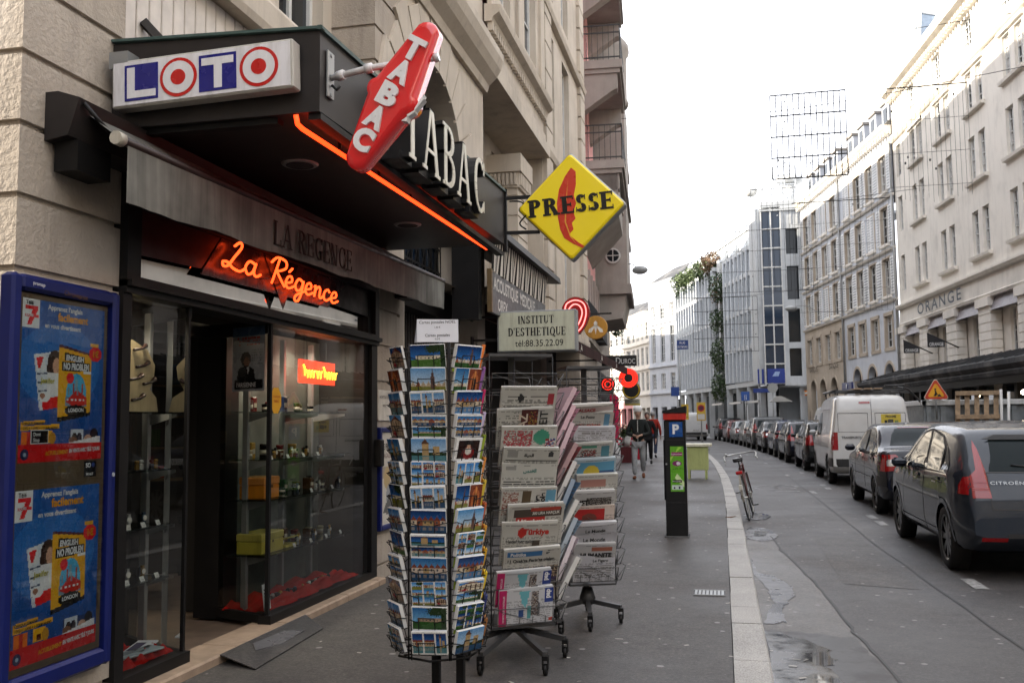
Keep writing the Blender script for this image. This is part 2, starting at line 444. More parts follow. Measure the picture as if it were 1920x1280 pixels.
# ------------------------------------------------------------------ ground
RZ = -.07
def kerbx(y):
 if y < 14: return .24
 if y < 62: return .24 - .00115 * (y - 14) ** 2
 return .24 - .00115 * 48 ** 2 - .1104 * (y - 62)
def carx(y): return 2.32 if y < 20 else 2.32 - .0011 * (y - 20) ** 2
def asphalt(name, base, speck, warm, rough, crack=True):
 m, nt, b = newmat(name)
 tc = nt.nodes.new('ShaderNodeTexCoord').outputs['Object']
 big = noise(nt, .55, 5, .6, tc); fine = noise(nt, 42, 6, .85, tc); mid = noise(nt, 9, 5, .65, tc)
 c1 = ramp(nt, big, [(.3, mix(base, (0, 0, 0), .34)), (.55, base), (.75, warm)])
 mm = nt.nodes.new('ShaderNodeMix'); mm.data_type = 'RGBA'; mm.blend_type = 'MULTIPLY'; mm.inputs[0].default_value = 1
 c2 = ramp(nt, fine, [(.34, (.45, .45, .45)), (.5, (.95, .95, .95)), (.62, (1.75, 1.7, 1.62))])
 nt.links.new(c1, mm.inputs[6]); nt.links.new(c2, mm.inputs[7])
 m3 = nt.nodes.new('ShaderNodeMix'); m3.data_type = 'RGBA'; m3.blend_type = 'MULTIPLY'; m3.inputs[0].default_value = 1
 c3 = ramp(nt, mid, [(.32, (.72, .72, .72)), (.5, (1, 1, 1)), (.68, (1.22, 1.2, 1.18))])
 nt.links.new(mm.outputs[2], m3.inputs[6]); nt.links.new(c3, m3.inputs[7])
 # trodden gum and litter: scattered pale dots
 vo = nt.nodes.new('ShaderNodeTexVoronoi'); vo.feature = 'F1'; setin(vo, Scale=5.5, Randomness=1); nt.links.new(tc, vo.inputs['Vector'])
 dist = noise(nt, 25, 2, .5, tc)
 ad = nt.nodes.new('ShaderNodeMath'); ad.operation = 'MULTIPLY_ADD'; nt.links.new(dist, ad.inputs[0]); ad.inputs[1].default_value = .13; nt.links.new(vo.outputs['Distance'], ad.inputs[2])
 dots = ramp(nt, ad.outputs[0], [(.165, (1, 1, 1)), (.19, (0, 0, 0))])
 sel = nt.nodes.new('ShaderNodeSeparateColor'); nt.links.new(vo.outputs['Color'], sel.inputs[0])
 gt = nt.nodes.new('ShaderNodeMath'); gt.operation = 'GREATER_THAN'; gt.inputs[1].default_value = .36; nt.links.new(sel.outputs[0], gt.inputs[0])
 mu = nt.nodes.new('ShaderNodeMath'); mu.operation = 'MULTIPLY'; nt.links.new(dots, mu.inputs[0]); nt.links.new(gt.outputs[0], mu.inputs[1])
 m4 = nt.nodes.new('ShaderNodeMix'); m4.data_type = 'RGBA'; nt.links.new(mu.outputs[0], m4.inputs[0]); nt.links.new(m3.outputs[2], m4.inputs[6]); m4.inputs[7].default_value = c4(speck)
 nt.links.new(m4.outputs[2], b.inputs['Base Color'])
 rg = ramp(nt, big, [(.35, (rough - .12,) * 3), (.7, (rough + .1,) * 3)])
 nt.links.new(rg, b.inputs['Roughness'])
 bump(nt, b, fine, .5, .006)
asphalt('road_asphalt', (.05, .047, .047), (.2, .19, .185), (.062, .055, .052), .6)
asphalt('pavement_asphalt', (.06, .056, .054), (.24, .23, .225), (.072, .065, .061), .64)
asphalt('gutter_asphalt', (.08, .072, .065), (.18, .17, .16), (.1, .086, .076), .5)
m, nt, b = newmat('granite')
tcc = nt.nodes.new('ShaderNodeTexCoord').outputs['Object']
gb = ramp(nt, noise(nt, 1.3, 4, .6, tcc), [(.3, (.29, .28, .265)), (.7, (.4, .385, .36))]); gf = ramp(nt, noise(nt, 120, 3, .7, tcc), [(.35, (.55, .55, .55)), (.6, (1.2, 1.2, 1.2))])
mm = nt.nodes.new('ShaderNodeMix'); mm.data_type = 'RGBA'; mm.blend_type = 'MULTIPLY'; mm.inputs[0].default_value = 1
nt.links.new(gb, mm.inputs[6]); nt.links.new(gf, mm.inputs[7]); nt.links.new(mm.outputs[2], b.inputs['Base Color']); setin(b, Roughness=.7)
bump(nt, b, noise(nt, 90, 3, .6, tcc), .3, .004)
# shallow water: dark, mirror smooth where deep, ragged wet rim
def watermat(name, col, r0_, r1_):
 m, nt, b = newmat(name)
 f = noise(nt, 2.2, 6, .65)
 nt.links.new(ramp(nt, f, [(.35, col), (.65, mix(col, (.09, .08, .075), .5))]), b.inputs['Base Color'])
 nt.links.new(ramp(nt, f, [(.42, (r0_,) * 3), (.62, (r1_,) * 3)]), b.inputs['Roughness'])
 b.inputs['Specular IOR Level'].default_value = .42
watermat('puddle_water', (.05, .05, .052), .03, .32)
watermat('damp_sheen', (.085, .086, .095), .2, .42); watermat('wet_asphalt', (.026, .026, .028), .3, .55); MATS['wet_asphalt'].node_tree.nodes['Principled BSDF'].inputs['Specular IOR Level'].default_value = .22  # damp ground with a pale bluish sky sheen put into its colour
plain('road_paint', (.27, .27, .265), .75, var=.65, scale=16)
g = B('road_asphalt')
g.poly([(-180, -60, RZ), (220, -60, RZ), (220, 400, RZ), (-180, 400, RZ)])
tag(g.build('road'), kind='structure')
g = B('pavement_asphalt')
ys = [-30 + i * 2 for i in range(70)]
for a, b_ in zip(ys, ys[1:]):
 g.poly([(-26, a, 0), (kerbx(a) - .22, a, 0), (kerbx(b_) - .22, b_, 0), (-26, b_, 0)])
tag(g.build('pavement'), kind='structure')
g = B('granite')
y = -6.0
while y < 64:
 L = RND.choice((.95, 1.0, .6, 1.05, .38, .8)) if y < 30 else 2
 a, b_ = y + .005, y + L - .006
 j = RND.uniform(-.004, .004); dz = RND.uniform(-.002, .004)
 xa, xb = kerbx(a) + j, kerbx(b_) + j
 t = .012
 top = [(xa - .215, a, dz + .004), (xa - t, a, dz + .004), (xb - t, b_, dz + .004), (xb - .215, b_, dz + .004)]
 mid = [(xa - .215, a, dz - .008), (xa, a, dz - .012), (xb, b_, dz - .012), (xb - .215, b_, dz - .008)]
 bot = [(p[0], p[1], -.15) for p in mid]
 g.poly(top)
 for q1, q2 in ((top, mid), (mid, bot)):
  for k in range(4): g.poly([q2[k], q2[(k + 1) % 4], q1[(k + 1) % 4], q1[k]])
 y += L
tag(g.build('kerb'), kind='structure')
# right-hand pavement and its kerb, behind the parked cars
g = B('pavement_asphalt')
def rkx(y): return carx(y) + 2.15
for a, b_ in zip(ys, ys[1:]):
 g.poly([(rkx(a), a, .02), (60, a, .02), (60, b_, .02), (rkx(b_), b_, .02)]); g.poly([(rkx(a), a, RZ - .02), (rkx(a), a, .02), (rkx(b_), b_, .02), (rkx(b_), b_, RZ - .02)], mat='granite')
tag(g.build('far_pavement'), kind='structure')
# gutter strip, cut seam and standing water
def strip(name, mat, pts, z):
 b = B(mat); n = len(pts)
 P = [(x, y, z) for x, y in pts]
 for t in tessellate_polygon([[V(q) for q in P]]):
  q = [P[i] for i in t]
  if (V(q[1]) - V(q[0])).cross(V(q[2]) - V(q[0])).z < 0: q.reverse()
  b.poly(q)
 return tag(b.build(name), kind='structure')
strip('gutter_strip', 'gutter_asphalt', [(.22, -3), (1.0, -3), (.97, 3), (.95, 6.0), (.86, 7.3), (.8, 9.0), (.62, 11.4), (.56, 12.9), (.22, 13.0)], RZ + .004)
def ragged(pts, j=.03, sub=7, seed=1):
 r = random.Random(seed); out = []
 for k in range(len(pts)):
  a, b_ = pts[k], pts[(k + 1) % len(pts)]
  for i in range(sub):
   t = i / sub; out.append((a[0] + (b_[0] - a[0]) * t + r.gauss(0, j), a[1] + (b_[1] - a[1]) * t + r.gauss(0, j * 2.2)))
 return out
strip('puddle', 'puddle_water', [(max(.235, x), y) for x, y in ragged([(.24, 4.2), (.72, 4.2), (.7, 5.6), (.62, 6.2), (.68, 6.6), (.45, 6.95), (.26, 7.0)], .03, 6, 3)], RZ + .0085)
strip('wet_ground', 'wet_asphalt', [(max(.235, x), y) for x, y in ragged([(.24, 3.6), (.96, 3.6), (.93, 6.0), (.85, 7.0), (.25, 7.12)], .012, 8, 8)], RZ + .0065)
strip('puddle', 'damp_sheen', [(max(.235, x), y) for x, y in ragged([(.25, 7.3), (.42, 7.4), (.43, 8.0), (.56, 8.5), (.58, 8.9), (.45, 9.5), (.3, 9.7), (.26, 10.6), (.25, 9.6), (.34, 8.9), (.37, 8.2), (.3, 7.7)], .01, 8, 4)], RZ + .008)
strip('puddle', 'damp_sheen', ragged([(.27, 12.4), (.42, 12.15), (.58, 12.3), (.66, 12.8), (.62, 13.4), (.48, 13.7), (.32, 13.75), (.26, 13.1)], .008, 5, 5), RZ + .008)
strip('puddle', 'puddle_water', ragged([(.36, 12.7), (.52, 12.7), (.55, 13.2), (.38, 13.3)], .01, 4, 6), RZ + .012)
strip('puddle', 'puddle_water', ragged([(.3, 14.9), (.45, 14.7), (.6, 14.8), (.7, 15.3), (.6, 15.8), (.42, 15.9), (.28, 15.6)], .008, 4, 7), RZ + .008)
plain('tar', (.02, .02, .02), .6)
def ribbon(name, mat, pts, wd, z, seed=0):
 b = B(mat); r = random.Random(seed); P = []
 for k in range(len(pts) - 1):
  for i in range(8): t = i / 8; P.append((pts[k][0] * (1 - t) + pts[k + 1][0] * t + r.gauss(0, wd * .35), pts[k][1] * (1 - t) + pts[k + 1][1] * t))
 for a, c in zip(P, P[1:]):
  w_ = wd * r.uniform(.6, 1.2)
  b.poly([(a[0] - w_ / 2, a[1], z), (a[0] + w_ / 2, a[1], z), (c[0] + w_ / 2, c[1], z), (c[0] - w_ / 2, c[1], z)])
 return tag(b.build(name), kind='structure')
ribbon('road_seam', 'tar', [(.98, 3), (.96, 6), (.87, 7.3), (.81, 9), (.63, 11.4), (.57, 12.9)], .022, RZ + .009, 2)
ribbon('road_seam', 'tar', [(1.9, 6), (1.75, 12), (1.72, 20), (1.6, 30), (1.3, 40)], .02, RZ + .005, 3)
ribbon('road_seam', 'tar', [(1.52, 3), (1.55, 5.2), (1.9, 6.2)], .02, RZ + .006, 4)
for q in ([(-.98, 12.7), (.0, 12.6)], [(-.98, 11.2), (.0, 11.2)], [(-.98, 11.2), (-.98, 12.7)], [(-1.75, 7.6), (-1.6, 14), (-1.5, 26)], [(-3, 9.3), (-1.7, 9.4)]): ribbon('pavement_seam', 'tar', q, .008, .003, 7)
strip('road_patch', 'pavement_asphalt', [(1.05, 9.2), (1.66, 9.0), (1.7, 12.5), (1.1, 12.9)], RZ + .003)
plain('litter', (.42, .4, .36), .8, var=.5)
b = B('litter')
for k in range(110):
 x, y = (RND.uniform(-2.9, .1), RND.uniform(4.8, 16)) if k % 3 else (RND.uniform(.26, .5), RND.uniform(5, 20)); z = .003 if k % 3 else RZ + .014; a = RND.uniform(0, pi); L = RND.uniform(.008, .028); w_ = RND.uniform(.004, .012)
 d = V((cos(a) * L, sin(a) * L, 0)); n = V((-sin(a) * w_, cos(a) * w_, 0)); o = V((x, y, z)); b.poly([o - d - n, o + d - n * .6, o + d * .8 + n, o - d + n])
tag(b.build('litter'), kind='stuff')
b = B('road_paint')
def dash(x, y, w_, l, sk=0): b.poly([(x, y, RZ + .006), (x + w_, y, RZ + .006), (x + w_ + sk, y + l, RZ + .006), (x + sk, y + l, RZ + .006)])
for y in (6.3, 9.1, 14.2, 15.1, 21.2, 22.2, 27.3, 32.8, 38, 43, 48): dash(carx(y) - .18, y, .12, .55, 0)
for y in (20, 26, 33, 41): dash(kerbx(y) + 1.55, y, .1, .7, -.02)
# worn cycle symbol
for k in (0, 1, 3, 4, 5, 7, 8, 11, 12):
 a = 2 * pi * k / 14; a2 = 2 * pi * (k + 1) / 14
 for cx, cy in ((.9, 21.6), (1.35, 21.9)):
  b.poly([(cx + .2 * cos(a), cy + .5 * sin(a), RZ + .006), (cx + .26 * cos(a), cy + .6 * sin(a), RZ + .006), (cx + .26 * cos(a2), cy + .6 * sin(a2), RZ + .006), (cx + .2 * cos(a2), cy + .5 * sin(a2), RZ + .006)])
dash(.8, 22.3, .7, .12); dash(1.05, 20.5, .5, .16)
tag(b.build('road_markings'), kind='structure')
# ------------------------------------------------------------------ stone and facade tools
def stonemat(name, col, streak=.25, bmp=.4, bscale=55, rough=.85, grime=(.12, .1, .085)):
 m, nt, b = newmat(name)
 tc = nt.nodes.new('ShaderNodeTexCoord').outputs['Object']
 base = ramp(nt, noise(nt, .9, 6, .6, tc), [(.3, mix(col, (0, 0, 0), .16)), (.5, col), (.72, mix(col, (.9, .86, .78), .14))])
 st = ramp(nt, noise(nt, 1.7, 5, .7, tc, (2.4, 2.4, .35)), [(.5, (0, 0, 0)), (.78, (1, 1, 1))])
 mm = nt.nodes.new('ShaderNodeMath'); mm.operation = 'MULTIPLY'; nt.links.new(st, mm.inputs[0]); mm.inputs[1].default_value = streak
 mx = nt.nodes.new('ShaderNodeMix'); mx.data_type = 'RGBA'
 nt.links.new(mm.outputs[0], mx.inputs[0]); nt.links.new(base, mx.inputs[6]); mx.inputs[7].default_value = c4(grime)
 nt.links.new(mx.outputs[2], b.inputs['Base Color']); setin(b, Roughness=rough); b.inputs['Specular IOR Level'].default_value = .25
 if bmp: bump(nt, b, noise(nt, bscale, 4, .65, tc), bmp, .012)
 return m
stonemat('stone_beige', (.41, .355, .295), .5, .8, 30)
stonemat('stone_smooth', (.53, .465, .385), .4, .2, 30)
stonemat('render_pink', (.72, .36, .35), .2, .15)
stonemat('stone_grey', (.33, .3, .27), .35, .2)
stonemat('render_cream', (.78, .735, .66), .2, .1)
stonemat('render_white', (.56, .585, .63), .2, .1)
stonemat('sandstone', (.46, .39, .31), .25, .15)
stonemat('concrete', (.52, .54, .55), .3, .15)
stonemat('dark_slate', (.05, .052, .056), .2, .1)
plain('black_metal', (.008, .0075, .0075), .5, var=.3, spec=.25)
plain('brown_metal', (.026, .022, .021), .5, var=.25, spec=.3)
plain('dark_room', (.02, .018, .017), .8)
plain('back_panel', (.085, .095, .085), .6, var=.3); plain('room_wall', (.05, .042, .036), .8)
plain('galvanised', (.32, .33, .33), .45, metal=.5); plain('steel', (.3, .3, .29), .4, metal=.3)
plain('grey_paint', (.24, .25, .25), .5)
plain('tile_brown', (.16, .115, .085), .6, var=.3)
plain('step_stone', (.37, .27, .19), .7, var=.25, scale=9)
plain('plank_cream', (.68, .62, .56), .6, var=.15)
plain('window_white', (.62, .62, .6), .5)
m, nt, b = newmat('window_pane'); setin(b, Roughness=.04); b.inputs['Base Color'].default_value = (.014, .018, .022, 1); b.inputs['Specular IOR Level'].default_value = .3
m, nt, b = newmat('pane_blue'); setin(b, Roughness=.05); b.inputs['Base Color'].default_value = (.016, .032, .06, 1); b.inputs['Specular IOR Level'].default_value = .45
m, nt, b = newmat('mirror_film'); setin(b, Roughness=.02, Metallic=1.); b.inputs['Base Color'].default_value = (.6, .6, .58, 1)
def emit(name, col, st, core=None):
 m, nt, b = newmat(name); b.inputs['Base Color'].default_value = c4(mix(col, (0, 0, 0), .5)); b.inputs['Emission Color'].default_value = c4(col); b.inputs['Emission Strength'].default_value = st
emit('neon_orange', (1, .035, .005), 1.7); emit('neon_hot', (1, .06, .01), 1.5); emit('neon_core', (1, .2, .03), 3.0); emit('neon_red', (1, .025, .012), .7); emit('neon_pink', (1, .22, .2), 1.0); emit('spot_lit', (1, .8, .55), 20); emit('lamp_warm', (1, .78, .5), 3)
def facade(b, o, u, L, z0, z1, holes, depth=.2, mat=None, rmat=None):
 """wall in direction u from o with openings (a0, a1, z0, z1) and their reveals; its outer side is to the right of u turned by -90 deg"""
 u = V((u[0], u[1])).normalized(); n = V((u.y, -u.x))
 def P(a, z, d=0): return (o[0] + u.x * a - n.x * d, o[1] + u.y * a - n.y * d, z)
 ua = sorted({0, L} | {h[0] for h in holes} | {h[1] for h in holes}); za = sorted({z0, z1} | {h[2] for h in holes} | {h[3] for h in holes})
 ua = [a for a in ua if 0 <= a <= L]; za = [z for z in za if z0 <= z <= z1]
 for a, a2 in zip(ua, ua[1:]):
  run = None
  for z, z2 in zip(za, za[1:]):
   c = ((a + a2) / 2, (z + z2) / 2)
   if not any(h[0] < c[0] < h[1] and h[2] < c[1] < h[3] for h in holes):
    b.poly([P(a, z), P(a2, z), P(a2, z2), P(a, z2)], mat=mat)
 for h in holes:
  q = [(h[0], h[2]), (h[1], h[2]), (h[1], h[3]), (h[0], h[3])]
  for k in range(4):
   (a, z), (a2, z2) = q[k], q[(k + 1) % 4]
   b.poly([P(a, z), P(a, z, depth), P(a2, z2, depth), P(a2, z2)], mat=rmat or mat)
 return P
def moulding(b, o, u, a0, a1, prof, mat=None, col=None):
 """sweep a profile [(out, z)...] along the wall"""
 u = V((u[0], u[1])).normalized(); n = V((u.y, -u.x))
 A = [(o[0] + u.x * a0 + n.x * d, o[1] + u.y * a0 + n.y * d, z) for d, z in prof]
 b.prism(A, (u.x * (a1 - a0), u.y * (a1 - a0), 0), mat=mat, col=col)
LP, LU = (-3.15, 0), (0, 1)
# ------------------------------------------------------------------ the tobacconist's house
house = thing('stone_house', 'beige stone house with rusticated piers and arched window above the tobacconist', 'building', (-3.15, 8, 0))
def rust(b, x0, x1, y0, y1, z0, z1, zs, g=.022, gh=.03):
 """pier of stone courses with recessed joints"""
 z = z0; cuts = [z for z in zs if z0 < z < z1] + [z1]
 for c in cuts:
  b.box((x0, y0, z), (x1, y1, c - gh))
  if c < z1: b.box((x0, y0 + (g if y0 != 0 else 0), c - gh), (x1 - g, y1 - g, c))
  else: b.box((x0, y0, c - gh), (x1, y1, c))
  z = c
courses = [.15] + [.48 + .343 * k for k in range(40)]
b = B('stone_beige')
rust(b, -6.0, -3.15, 3.64, 4.40, 0, 13, courses)
b.build('pier', house)
b = B('stone_beige'); rust(b, -3.9, -3.15, 8.2, 8.9, 0, 5.9, courses); b.build('pier', house)
# recessed bay over the shop: planks, lintel, windows
b = B('plank_cream')
y = 4.40
while y < 8.2:
 b.bbox((-3.62, y, 3.0), (-3.55, min(y + .12, 8.2), 4.54), .006); y += .135
b.box((-3.66, 4.4, 3.0), (-3.6, 8.2, 4.54), mat='black_metal'); b.build('plank_panel', house)
b = B('brown_metal'); b.bar((-3.54, 5.12, 4.02), (-3.3, 5.3, 3.72), .05); b.build('flag_socket', house)
b = B('galvanised'); b.tube([(-3.5, 6.75, 4.5), (-3.3, 6.3, 4.3)], .045, 10); b.build('vent_pipe', house)
b = B('black_metal'); b.tube([(-3.16, 4.38, 4.1), (-3.08, 4.4, 4.0), (-3.06, 4.42, 3.85)], .018, 6); b.ball((-3.06, 4.42, 3.84), .03, 8, 5); b.tube([(-3.1, 4.4, 4.02), (-3.12, 4.4, 4.25)], .03, 6); b.build('shutter_hook', house)
b = B('stone_smooth')
moulding(b, (-3.55, 0), LU, 4.40, 8.2, [(-.3, 4.54), (.12, 4.54), (.14, 4.6), (.14, 4.78), (.1, 4.84), (-.3, 4.9)])
facade(b, (-3.6, 4.40), LU, 3.8, 4.9, 13, [(1.5, 2.5, 4.95, 7.6), (2.7, 3.6, 4.95, 7.6), (.2, 1.3, 4.95, 7.6), (.4, 1.6, 9, 11.2), (2.2, 3.4, 9, 11.2)], .18)
b.build('recessed_wall', house)
def window(parent, o, u, w_, h, z, depth=.15, fr=.06, bars=(1, 2), fmat='window_white', pmat='window_pane', sill=None, name='window'):
 """casement set back in its opening: frame part with a pane sub-part"""
 u = V((u[0], u[1])).normalized(); n = V((u.y, -u.x))
 e = bpy.data.objects.new(name, None)
 def P(a, zz, d): return (o[0] + u.x * a + n.x * d, o[1] + u.y * a + n.y * d, zz)
 f = B(fmat)
 def slab(a0, a1, za, zb, d0, d1): f.prism([P(a0, za, d0), P(a1, za, d0), P(a1, zb, d0), P(a0, zb, d0)], (n.x * (d1 - d0), n.y * (d1 - d0), 0))
 slab(0, fr, z, z + h, -depth, -depth + .05); slab(w_ - fr, w_, z, z + h, -depth, -depth + .05)
 slab(fr, w_ - fr, z, z + fr, -depth, -depth + .048); slab(fr, w_ - fr, z + h - fr, z + h, -depth, -depth + .048)
 for k in range(1, bars[0] + 1): a = w_ * k / (bars[0] + 1); slab(a - fr * .45, a + fr * .45, z + fr, z + h - fr, -depth, -depth + .044)
 for k in range(1, bars[1] + 1): zz = z + h * k / (bars[1] + 1); slab(fr, w_ - fr, zz - fr * .25, zz + fr * .25, -depth, -depth + .038)
 W = f.build('window', parent)
 p = B(pmat); p.poly([P(fr * .5, z + fr * .5, -depth + .015), P(w_ - fr * .5, z + fr * .5, -depth + .015), P(w_ - fr * .5, z + h - fr * .5, -depth + .015), P(fr * .5, z + h - fr * .5, -depth + .015)])
 p.build('pane', W)
 bpy.data.objects.remove(e)
 return W
for a, z, h in ((4.6, 4.95, 2.65), (5.9, 4.95, 2.65), (7.1, 4.95, 2.65), (4.8, 9, 2.2), (6.6, 9, 2.2)):
 window(house, (-3.6, a), LU, {4.6: 1.1, 5.9: 1., 7.1: .9, 4.8: 1.2, 6.6: 1.2}[a], h, z, .16)
# arched wall beside the pier
AY, AR, AZ = 10.05, 1.12, 4.42
b = B('stone_smooth')
facade(b, (-3.15, 8.9), LU, 3.5, 3.1, 6.1, [(AY - AR - 8.9, AY + AR - 8.9, 3.1, AZ + AR)], .35)
for s_ in (-1, 1):
 pts = [(-3.15, AY + s_ * AR, AZ)] + [(-3.15, AY + s_ * AR * cos(radians(k * 9)), AZ + AR * sin(radians(k * 9))) for k in range(11)] + [(-3.15, AY + s_ * AR, AZ + AR)]
 b.prism(pts[1:], (-.35, 0, 0))
for k in range(13):                                     # wedge stones with stepped tops
 a0, a1 = radians(180 * k / 13 + .7), radians(180 * (k + 1) / 13 - .7); r1 = AR; r2 = 1.72 + (.12 if k % 2 else 0)
 q = [(-3.15, AY + r1 * cos(a0), AZ + r1 * sin(a0)), (-3.15, AY + r2 * cos(a0), min(6.05, AZ + r2 * sin(a0))), (-3.15, AY + r2 * cos(a1), min(6.05, AZ + r2 * sin(a1))), (-3.15, AY + r1 * cos(a1), AZ + r1 * sin(a1))]
 b.prism(q, (.035, 0, 0))
for s_ in (-1, 1):
 for k in range(4):
  z = AZ - .34 * (k + 1); ya = AY + s_ * AR; yb = ya + s_ * (.62 if k % 2 else .74)
  b.box((-3.16, min(ya, yb), z + .012), (-3.113, max(ya, yb), z + .33))
b.build('arched_wall', house)
w_ = B('black_metal')
for k in range(-4, 5): w_.bar((-3.42, AY + k * .25, 3.1), (-3.42, AY + k * .25, AZ + sqrt(max(0, AR ** 2 - (k * .25) ** 2))), .03)
for k in range(8):
 z = 3.3 + k * .3
 if z < AZ + AR: hw = AR if z < AZ else sqrt(AR ** 2 - (z - AZ) ** 2); w_.bar((-3.415, AY - hw, z), (-3.415, AY + hw, z), .022)
for k in range(9):
 w_.bar((-3.41, AY - AR + k * .28, 3.1), (-3.41, min(AY + AR, AY - AR + k * .28 + .9), 5.0), .014); w_.bar((-3.41, AY + AR - k * .28, 3.1), (-3.41, max(AY - AR, AY + AR - k * .28 - .9), 5.0), .014)
aw = w_.build('arched_window', house)
p = B('pane_blue'); p.prism([(-3.46, AY - AR, 3.1), (-3.46, AY + AR, 3.1)] + [(-3.46, AY + AR * cos(radians(k * 15)), AZ + AR * sin(radians(k * 15))) for k in range(13)], (.005, 0, 0)); p.build('pane', aw)
# string course over the arch, balcony slab and projecting window bay with dentils
b = B('stone_smooth')
corn = [(-.05, 6.3), (.06, 6.3), (.09, 6.4), (.2, 6.5), (.26, 6.6), (.3, 6.72), (.3, 6.82), (-.05, 6.86)]
moulding(b, LP, LU, 8.2, 12.4, [(d, z - .25) for d, z in corn])
facade(b, (-3.15, 8.2), LU, 4.2, 6.6, 13, [(.8, 2.0, 7.4, 9.8), (2.5, 3.7, 7.4, 9.8), (.8, 2.0, 10.6, 12.6), (2.5, 3.7, 10.6, 12.6)], .2)
b.build('upper_wall', house)
for a, z, h in ((9.0, 7.4, 2.4), (10.7, 7.4, 2.4), (9.0, 10.6, 2.0), (10.7, 10.6, 2.0)): window(house, (-3.15, a), LU, 1.2, h, z, .18)
b = B('stone_smooth')                                    # flush upper bay carried over a recessed loggia
b.box((-3.9, 12.4, 6.3), (-2.97, 16.7, 6.5)); b.box((-3.9, 12.4, 6.5), (-3.04, 16.65, 6.72))
facade(b, (-3.08, 12.4), LU, 4.25, 6.72, 13.2, [(.5, 1.5, 7.75, 9.9), (2.6, 3.6, 7.75, 9.9), (.5, 1.5, 10.6, 12.5), (2.6, 3.6, 10.6, 12.5)], .2)
moulding(b, (-3.08, 0), LU, 12.4, 16.75, [(-.05, 7.1), (.06, 7.1), (.08, 7.16), (.17, 7.22), (.19, 7.32), (-.05, 7.36)])
for k in range(30): b.box((-3.09, 12.44 + k * .142, 6.98), (-3.01, 12.52 + k * .142, 7.1))
for z in (10.2, 12.7): moulding(b, (-3.08, 0), LU, 12.4, 16.7, [(-.02, z), (.07, z), (.09, z + .1), (-.02, z + .14)])
for a in (12.45, 14.3, 16.25): b.box((-3.1, a, 7.36), (-3.03, a + .35, 13.2))
b.build('upper_bay', house)
for a in (12.9, 15.0):
 for z, h in ((7.75, 2.15), (10.6, 1.9)): window(house, (-3.08, a), LU, 1.0, h, z, .16)
b = B('stone_smooth')
facade(b, (-3.75, 12.4), LU, 4.3, 3.2, 6.4, [(.4, 1.1, 3.4, 6.1), (1.5, 2.3, 3.4, 6.1), (2.9, 3.6, 3.4, 6.1)], .18)
b.box((-3.75, 12.38, 3.1), (-3.15, 12.4, 6.3))
facade(b, (-3.12, 16.7), LU, 5.3, 3.2, 13.2, [(.5, 1.4, z, z + h) for z, h in ((3.5, 2.4), (6.9, 2.2), (9.9, 2.1))] + [(2.4, 3.3, z, z + h) for z, h in ((3.5, 2.4), (6.9, 2.2), (9.9, 2.1))], .18)
b.poly([(-3.12, 16.7, 3.1), (-3.75, 16.7, 3.1), (-3.75, 16.7, 6.4), (-3.12, 16.7, 6.4)])
for a in (14.95,):
 b.box((-3.76, a, 5.62), (-3.16, a + 1.0, 5.92)); b.box((-3.76, a + .06, 5.36), (-3.2, a + .94, 5.62))
 for k in range(7): b.box((-3.22, a + .1 + k * .12, 5.4), (-3.17, a + .16 + k * .12, 5.6)); b.box((-3.7 + k * .07, a + .02, 5.4), (-3.66 + k * .07, a + .07, 5.6))
 z = 3.2
 while z < 5.3: b.box((-3.76, a + .1, z), (-3.24, a + .9, z + .31)); b.box((-3.76, a + .12, z + .31), (-3.26, a + .88, z + .34)); z += .34
for y0 in (16.75, 21.3):
 z = 3.2
 while z < 12.6: b.box((-3.14, y0, z), (-3.04, y0 + .66, z + .5)); z += .54
for z in (6.4, 9.3, 12.4): moulding(b, (-3.12, 0), LU, 16.7, 22.0, [(-.02, z), (.1, z + .02), (.13, z + .12), (-.02, z + .16)])
moulding(b, (-3.3, 0), LU, 12.4, 22.0, [(-.4, 3.1), (.26, 3.1), (.29, 3.2), (.29, 3.3), (-.4, 3.36)])
b.build('lower_wall', house)
for a, w2 in ((12.8, .7), (13.9, .8), (15.3, .7)): window(house, (-3.75, a), LU, w2, 2.7, 3.4, .16)
for a in (17.2, 19.1):
 for z, h in ((3.5, 2.4), (6.9, 2.2), (9.9, 2.1)): window(house, (-3.12, a), LU, .9, h, z, .16)
# body, top floor, eaves, roof and the ground-floor wall right of the shop
b = B('stone_smooth')
b.box((-12, 3.66, 13), (-3.2, 22, 16.6)); b.box((-12, 3.66, 3.12), (-6.2, 22, 13)); b.box((-6.2, 3.66, 12.98), (-4.0, 22, 13.2))
b.box((-12, 8.3, 0), (-7.0, 22, 3.12)); b.box((-6.2, 21.9, 3.12), (-3.3, 22, 13)); b.box((-6.2, 3.66, 4), (-6.0, 22, 13))
moulding(b, (-3.2, 0), LU, 3.6, 22.0, [(-.1, 16.5), (.2, 16.5), (.5, 16.8), (.55, 17.0), (-.1, 17.05)])
b.build('wall', house)
b = B('dark_slate'); b.prism([(-3.0, 3.6, 17.05), (-4.5, 3.6, 20.9), (-10, 3.6, 21.4), (-12, 3.6, 17.05)], (0, 18.4, 0)); b.build('roof', house)  # ridge out of view, raised to place the shadow line on the store opposite
for y0, y1 in ((8.9, 9.05), (12.0, 12.4), (16.5, 17), (21.2, 21.95)): b = B('stone_beige'); b.box((-4.2, y0, 0), (-3.15, y1, 3.1)); b.build('ground_floor_pier', house)
b = B('black_metal')                                      # neighbouring dark shopfront in the same house
b.box((-3.75, 9.05, 0), (-3.7, 12.0, 3.1)); b.box((-3.72, 9.05, .0), (-3.5, 12.0, .5)); b.box((-3.72, 9.05, 2.75), (-3.4, 12.0, 3.1))
for y in (9.1, 10.1, 11.0, 11.9): b.box((-3.7, y, .5), (-3.62, y + .07, 2.75))
